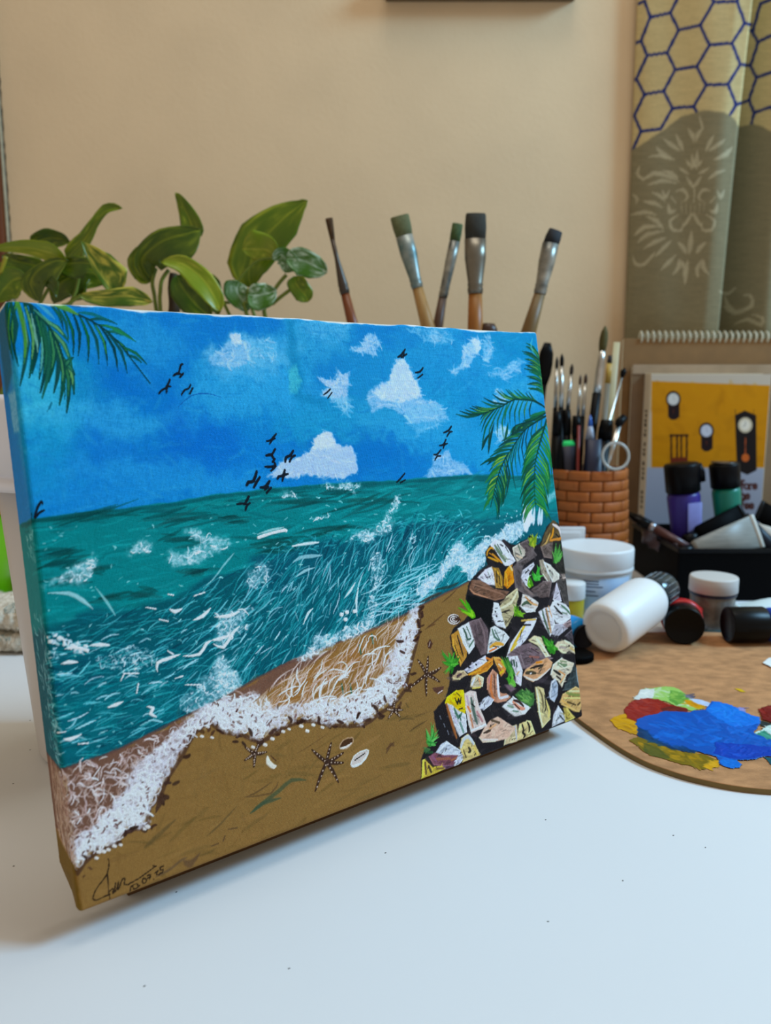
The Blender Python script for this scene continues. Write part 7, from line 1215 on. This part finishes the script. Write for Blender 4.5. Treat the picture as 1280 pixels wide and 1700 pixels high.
stem(pl, fa, [(50, 570), (10, 690), (-60, 900)], .0022, .83, ft, mat('yellow_stem', (150, 140, 30), .5)); stem(pl, fa, [(560, 600), (520, 760), (300, 1000)], .002, .845, ft); stem(pl, fa, [(690, 470), (640, 760), (500, 1100)], .002, .83, ft); stem(pl, fa, [(660, 890), (560, 960), (400, 1150)], .002, .82, ft)
# two cuttings, each in its own bottle hidden by the canvas
M_BOT = mat('brown_bottle', (96, 60, 36), .25)
def cutting_bottle(c, h, r, label):
    t = thing('bottle_vase', label, 'bottle', c); obj('glass', *lathe([(r*.9, .0005), (r, .003), (r, h*.6), (r*.55, h*.75), (r*.4, h*.8), (r*.4, h), (r*.3, h), (r*.3, h*.8), (.0005, h*.79)], c, n=32), M_BOT, t)
b1 = (-.236, .872, 0.0); cutting_bottle(b1, .295, .030, 'brown bottle behind the canvas holding the middle pothos cutting'); b2 = (-.100, .905, 0.0); cutting_bottle(b2, .250, .032, 'brown bottle behind the canvas holding the right pothos cutting')
pm = thing('pothos_plant', 'pothos cutting with one upright pointed leaf in the middle of the three plants', 'plant', (b1[0], b1[1], .24), 'pothos plants')
leaf(pm, fb, [(440, 320), (410, 200), (360, 90), (325, 34)], [60, 42, 22, 4], [60, 44, 22, 4], .885, LM_M, .2, .1); leaf(pm, fb, [(190, 555), (130, 440), (250, 330), (400, 280), (480, 255)], [40, 36, 50, 34, 6], [40, 100, 110, 110, 10], .868, LM_D, .15, .15, -.006); leaf(pm, fb, [(190, 556), (140, 500), (110, 440), (150, 350)], [40, 50, 50, 20], [36, 50, 60, 30], .874, LM_M, .1); leaf(pm, fb, [(238, 445), (360, 450), (480, 540), (560, 660), (590, 740)], [14, 34, 44, 40, 10], [20, 40, 60, 40, 10], .848, LM_L, .5, .2); leaf(pm, fb, [(330, 520), (370, 600), (440, 690), (540, 780)], [30, 80, 80, 20], [20, 60, 60, 20], .862, LM_D, .2); leaf(pm, fb, [(500, 520), (540, 580), (560, 680), (580, 760)], [20, 40, 30, 10], [20, 40, 30, 10], .880, LM_D, .2)
fm = np.array([b1[0], b1[1], .24])
stem(pm, fb, [(210, 480), (188, 560), (200, 640), (210, 720)], .0021, .866, fm); stem(pm, fb, [(285, 490), (245, 550), (235, 620), (235, 720)], .0021, .862, fm); stem(pm, fb, [(312, 510), (308, 600), (318, 720)], [.004, .006, .007], .876, (b1[0]+.004, b1[1], .28), mat('woody_stem', (66, 48, 26), .8, noise=.3, nscale=120))
pr = thing('pothos_plant', 'pothos cutting with a broad pointed leaf, rightmost of the three plants', 'plant', (b2[0], b2[1], .20), 'pothos plants')
leaf(pr, fb, [(775, 600), (760, 480), (840, 320), (960, 190), (1065, 106), (1106, 80)], [40, 96, 110, 70, 22, 2], [50, 80, 100, 90, 30, 2], .905, LM_M, .2, .08); leaf(pr, fb, [(920, 420), (860, 375), (790, 370), (720, 370)], [20, 44, 44, 10], [30, 60, 76, 20], .885, LM_L, .3); leaf(pr, fb, [(975, 510), (985, 450), (950, 400), (900, 430)], [20, 40, 40, 10], [26, 50, 30, 10], .872, LM_W, .4); leaf(pr, fb, [(975, 430), (1060, 430), (1150, 470), (1222, 505)], [36, 52, 46, 16], [30, 70, 60, 20], .868, LM_W, .3); leaf(pr, fb, [(1020, 530), (1050, 590), (1090, 640), (1110, 680)], [40, 44, 40, 14], [40, 40, 44, 20], .876, LM_M, .2); leaf(pr, fb, [(700, 560), (690, 620), (730, 690), (750, 740)], [40, 50, 40, 10], [50, 56, 40, 10], .868, LM_W, .3); leaf(pr, fb, [(750, 640), (810, 640), (870, 630), (922, 612)], [40, 50, 46, 10], [50, 70, 60, 16], .860, LM_W, .35)
fr = np.array([b2[0], b2[1], .20])
for pts, w, y in [([(980, 520), (915, 600), (850, 740)], .0020, .872), ([(1015, 598), (900, 690), (850, 760)], .0020, .876), ([(655, 620), (650, 680), (645, 760)], .0018, .87), ([(755, 600), (752, 680), (750, 760)], .0018, .866), ([(905, 420), (800, 440), (700, 550), (690, 640)], .0013, .884), ([(775, 590), (785, 680), (790, 760)], .002, .905)]: stem(pr, fb, pts, w, y, fr)
# ---------------------------------------------------------------- left: plastic container and towel
M_TPLAST = mat('cloudy_plastic', (226, 222, 220), .32, noise=.03, nscale=12, trans=.15, ior=1.2); M_TLID = mat('cloudy_lid', (232, 232, 240), .35)
cb = on_table(68, 1250); KR = .042; KC = np.array([cb[0]+KR*.93, cb[1]+KR*.30, 0.0])
zlid = at_y(8, 797, KC[1])[2]; zt = at_y(5, 655, KC[1])[2]; kr2 = KC[0]-at_y(9, 798, KC[1])[0]
cont = thing('plastic_canister', 'tall cloudy plastic canister with a wide lid behind the left edge of the canvas', 'canister', KC)
obj('body', *lathe([(KR*.90, .0005), (KR*.97, .002), (KR, .005), (KR+(kr2-KR)*.5, zlid*.5), (kr2, zlid), (kr2-.002, zlid), (KR-.002, .006), (.0005, .005)], KC, n=56, cap=False), M_TPLAST, cont)
obj('lid', *lathe([(kr2+.001, zlid-.0005), (kr2+.012, zlid), (kr2+.0125, zlid+.006), (kr2+.010, zlid+.0075), (kr2+.010, zlid+.0095), (kr2+.0125, zlid+.0105), (kr2+.0135, zt-.003), (kr2+.011, zt), (.0005, zt+.0005)], KC, n=56), M_TLID, cont)
M_TOWEL = mat('fluffy_towel', (226, 218, 202), .95, c2=(190, 180, 160), nscale=160, bump=.9, bscale=420); M_TEAL = mat('teal_paint_stain', (60, 126, 130), .9, c2=(140, 176, 172), nscale=120)
tw = on_table(20, 1088)
towel = thing('towel', 'folded fluffy white towel with teal paint stains at the left edge', 'towel', (tw[0]-.03, tw[1]+.035, 0))
def fold(z0, z1, y0, y1, x0, x1, seed):
    nu, nv = 150, 44; r_ = np.random.RandomState(seed); th = np.linspace(0, 2*np.pi, nv, endpoint=False); xs = np.linspace(x0, x1, nu); hz = (z1-z0)/2; hy = (y1-y0)/2
    nz = vnoise((nu, nv), 3, 3, seed, 3); nz[:, :6] = nz[:, :6]*np.linspace(0, 1, 6)+nz[:, -1:]*np.linspace(1, 0, 6); V = []
    for i, x in enumerate(xs):
        e = min(1.0, ((i+1)/8)**.5, ((nu-i)/8)**.5)
        for j, t in enumerate(th):
            cs, sn = math.cos(t), math.sin(t); k = 1+(nz[i, j]-.5)*.30; V.append((x+(nz[i, (j+9) % nv]-.5)*.004, (y0+y1)/2+hy*e*k*np.sign(cs)*abs(cs)**.5, max(.0005, (z0+z1)/2+.0015*math.sin(x*40)*(z0 > .01)+hz*e*k*np.sign(sn)*abs(sn)**.75)))
    F = [(i*nv+j, i*nv+(j+1) % nv, (i+1)*nv+(j+1) % nv, (i+1)*nv+j) for i in range(nu-1) for j in range(nv)]+[tuple(range(nv-1, -1, -1)), tuple((nu-1)*nv+j for j in range(nv))]
    return np.array(V), F
V1, F1 = fold(0, .0195, tw[1], tw[1]+.075, tw[0]-.10, tw[0]+.10, 21); V2, F2 = fold(.0185, .0430, tw[1]+.004, tw[1]+.078, tw[0]-.10, tw[0]+.092, 22)
obj('lower_fold', V1, F1, M_TOWEL, towel); obj('upper_fold', V2, F2, M_TOWEL, towel)
def tufts(name, V, n, seed, m):                                       # loose pile fibres
    r_ = np.random.RandomState(seed); c = V.mean(0); vs = []; fs = []
    pick = V[r_.randint(0, len(V), n)]
    for p in pick:
        d = p-[p[0], c[1], c[2]]; d = d/(np.linalg.norm(d)+1e-6)+r_.normal(size=3)*.5; d /= np.linalg.norm(d); s_ = np.cross(d, r_.normal(size=3)); s_ /= np.linalg.norm(s_); L = r_.uniform(.0015, .0035); k = len(vs)
        b = p-d*.0006; vs += [b+s_*.0003, b-s_*.0003, b+d*L+s_*.0001]; fs.append((k, k+1, k+2))
    vs = np.array(vs); vs[:, 2] = np.maximum(vs[:, 2], .0003); o = obj(name, vs, fs, m, towel); o['kind'] = 'stuff'
tufts('pile', np.concatenate([V1, V2]), 16000, 5, M_TOWEL)
_tv = V2[(V2[:, 2] > .036) & (V2[:, 1] < tw[1]+.03)]; _tl = np.concatenate([V1[(V1[:, 2] > .014) & (V1[:, 1] < tw[1]+.02)]])
tufts('stained_pile', np.concatenate([_tv[(np.sin(_tv[:, 0]*90) > .4)], _tl[(np.sin(_tl[:, 0]*70+1) > .55)]]), 3000, 6, M_TEAL)
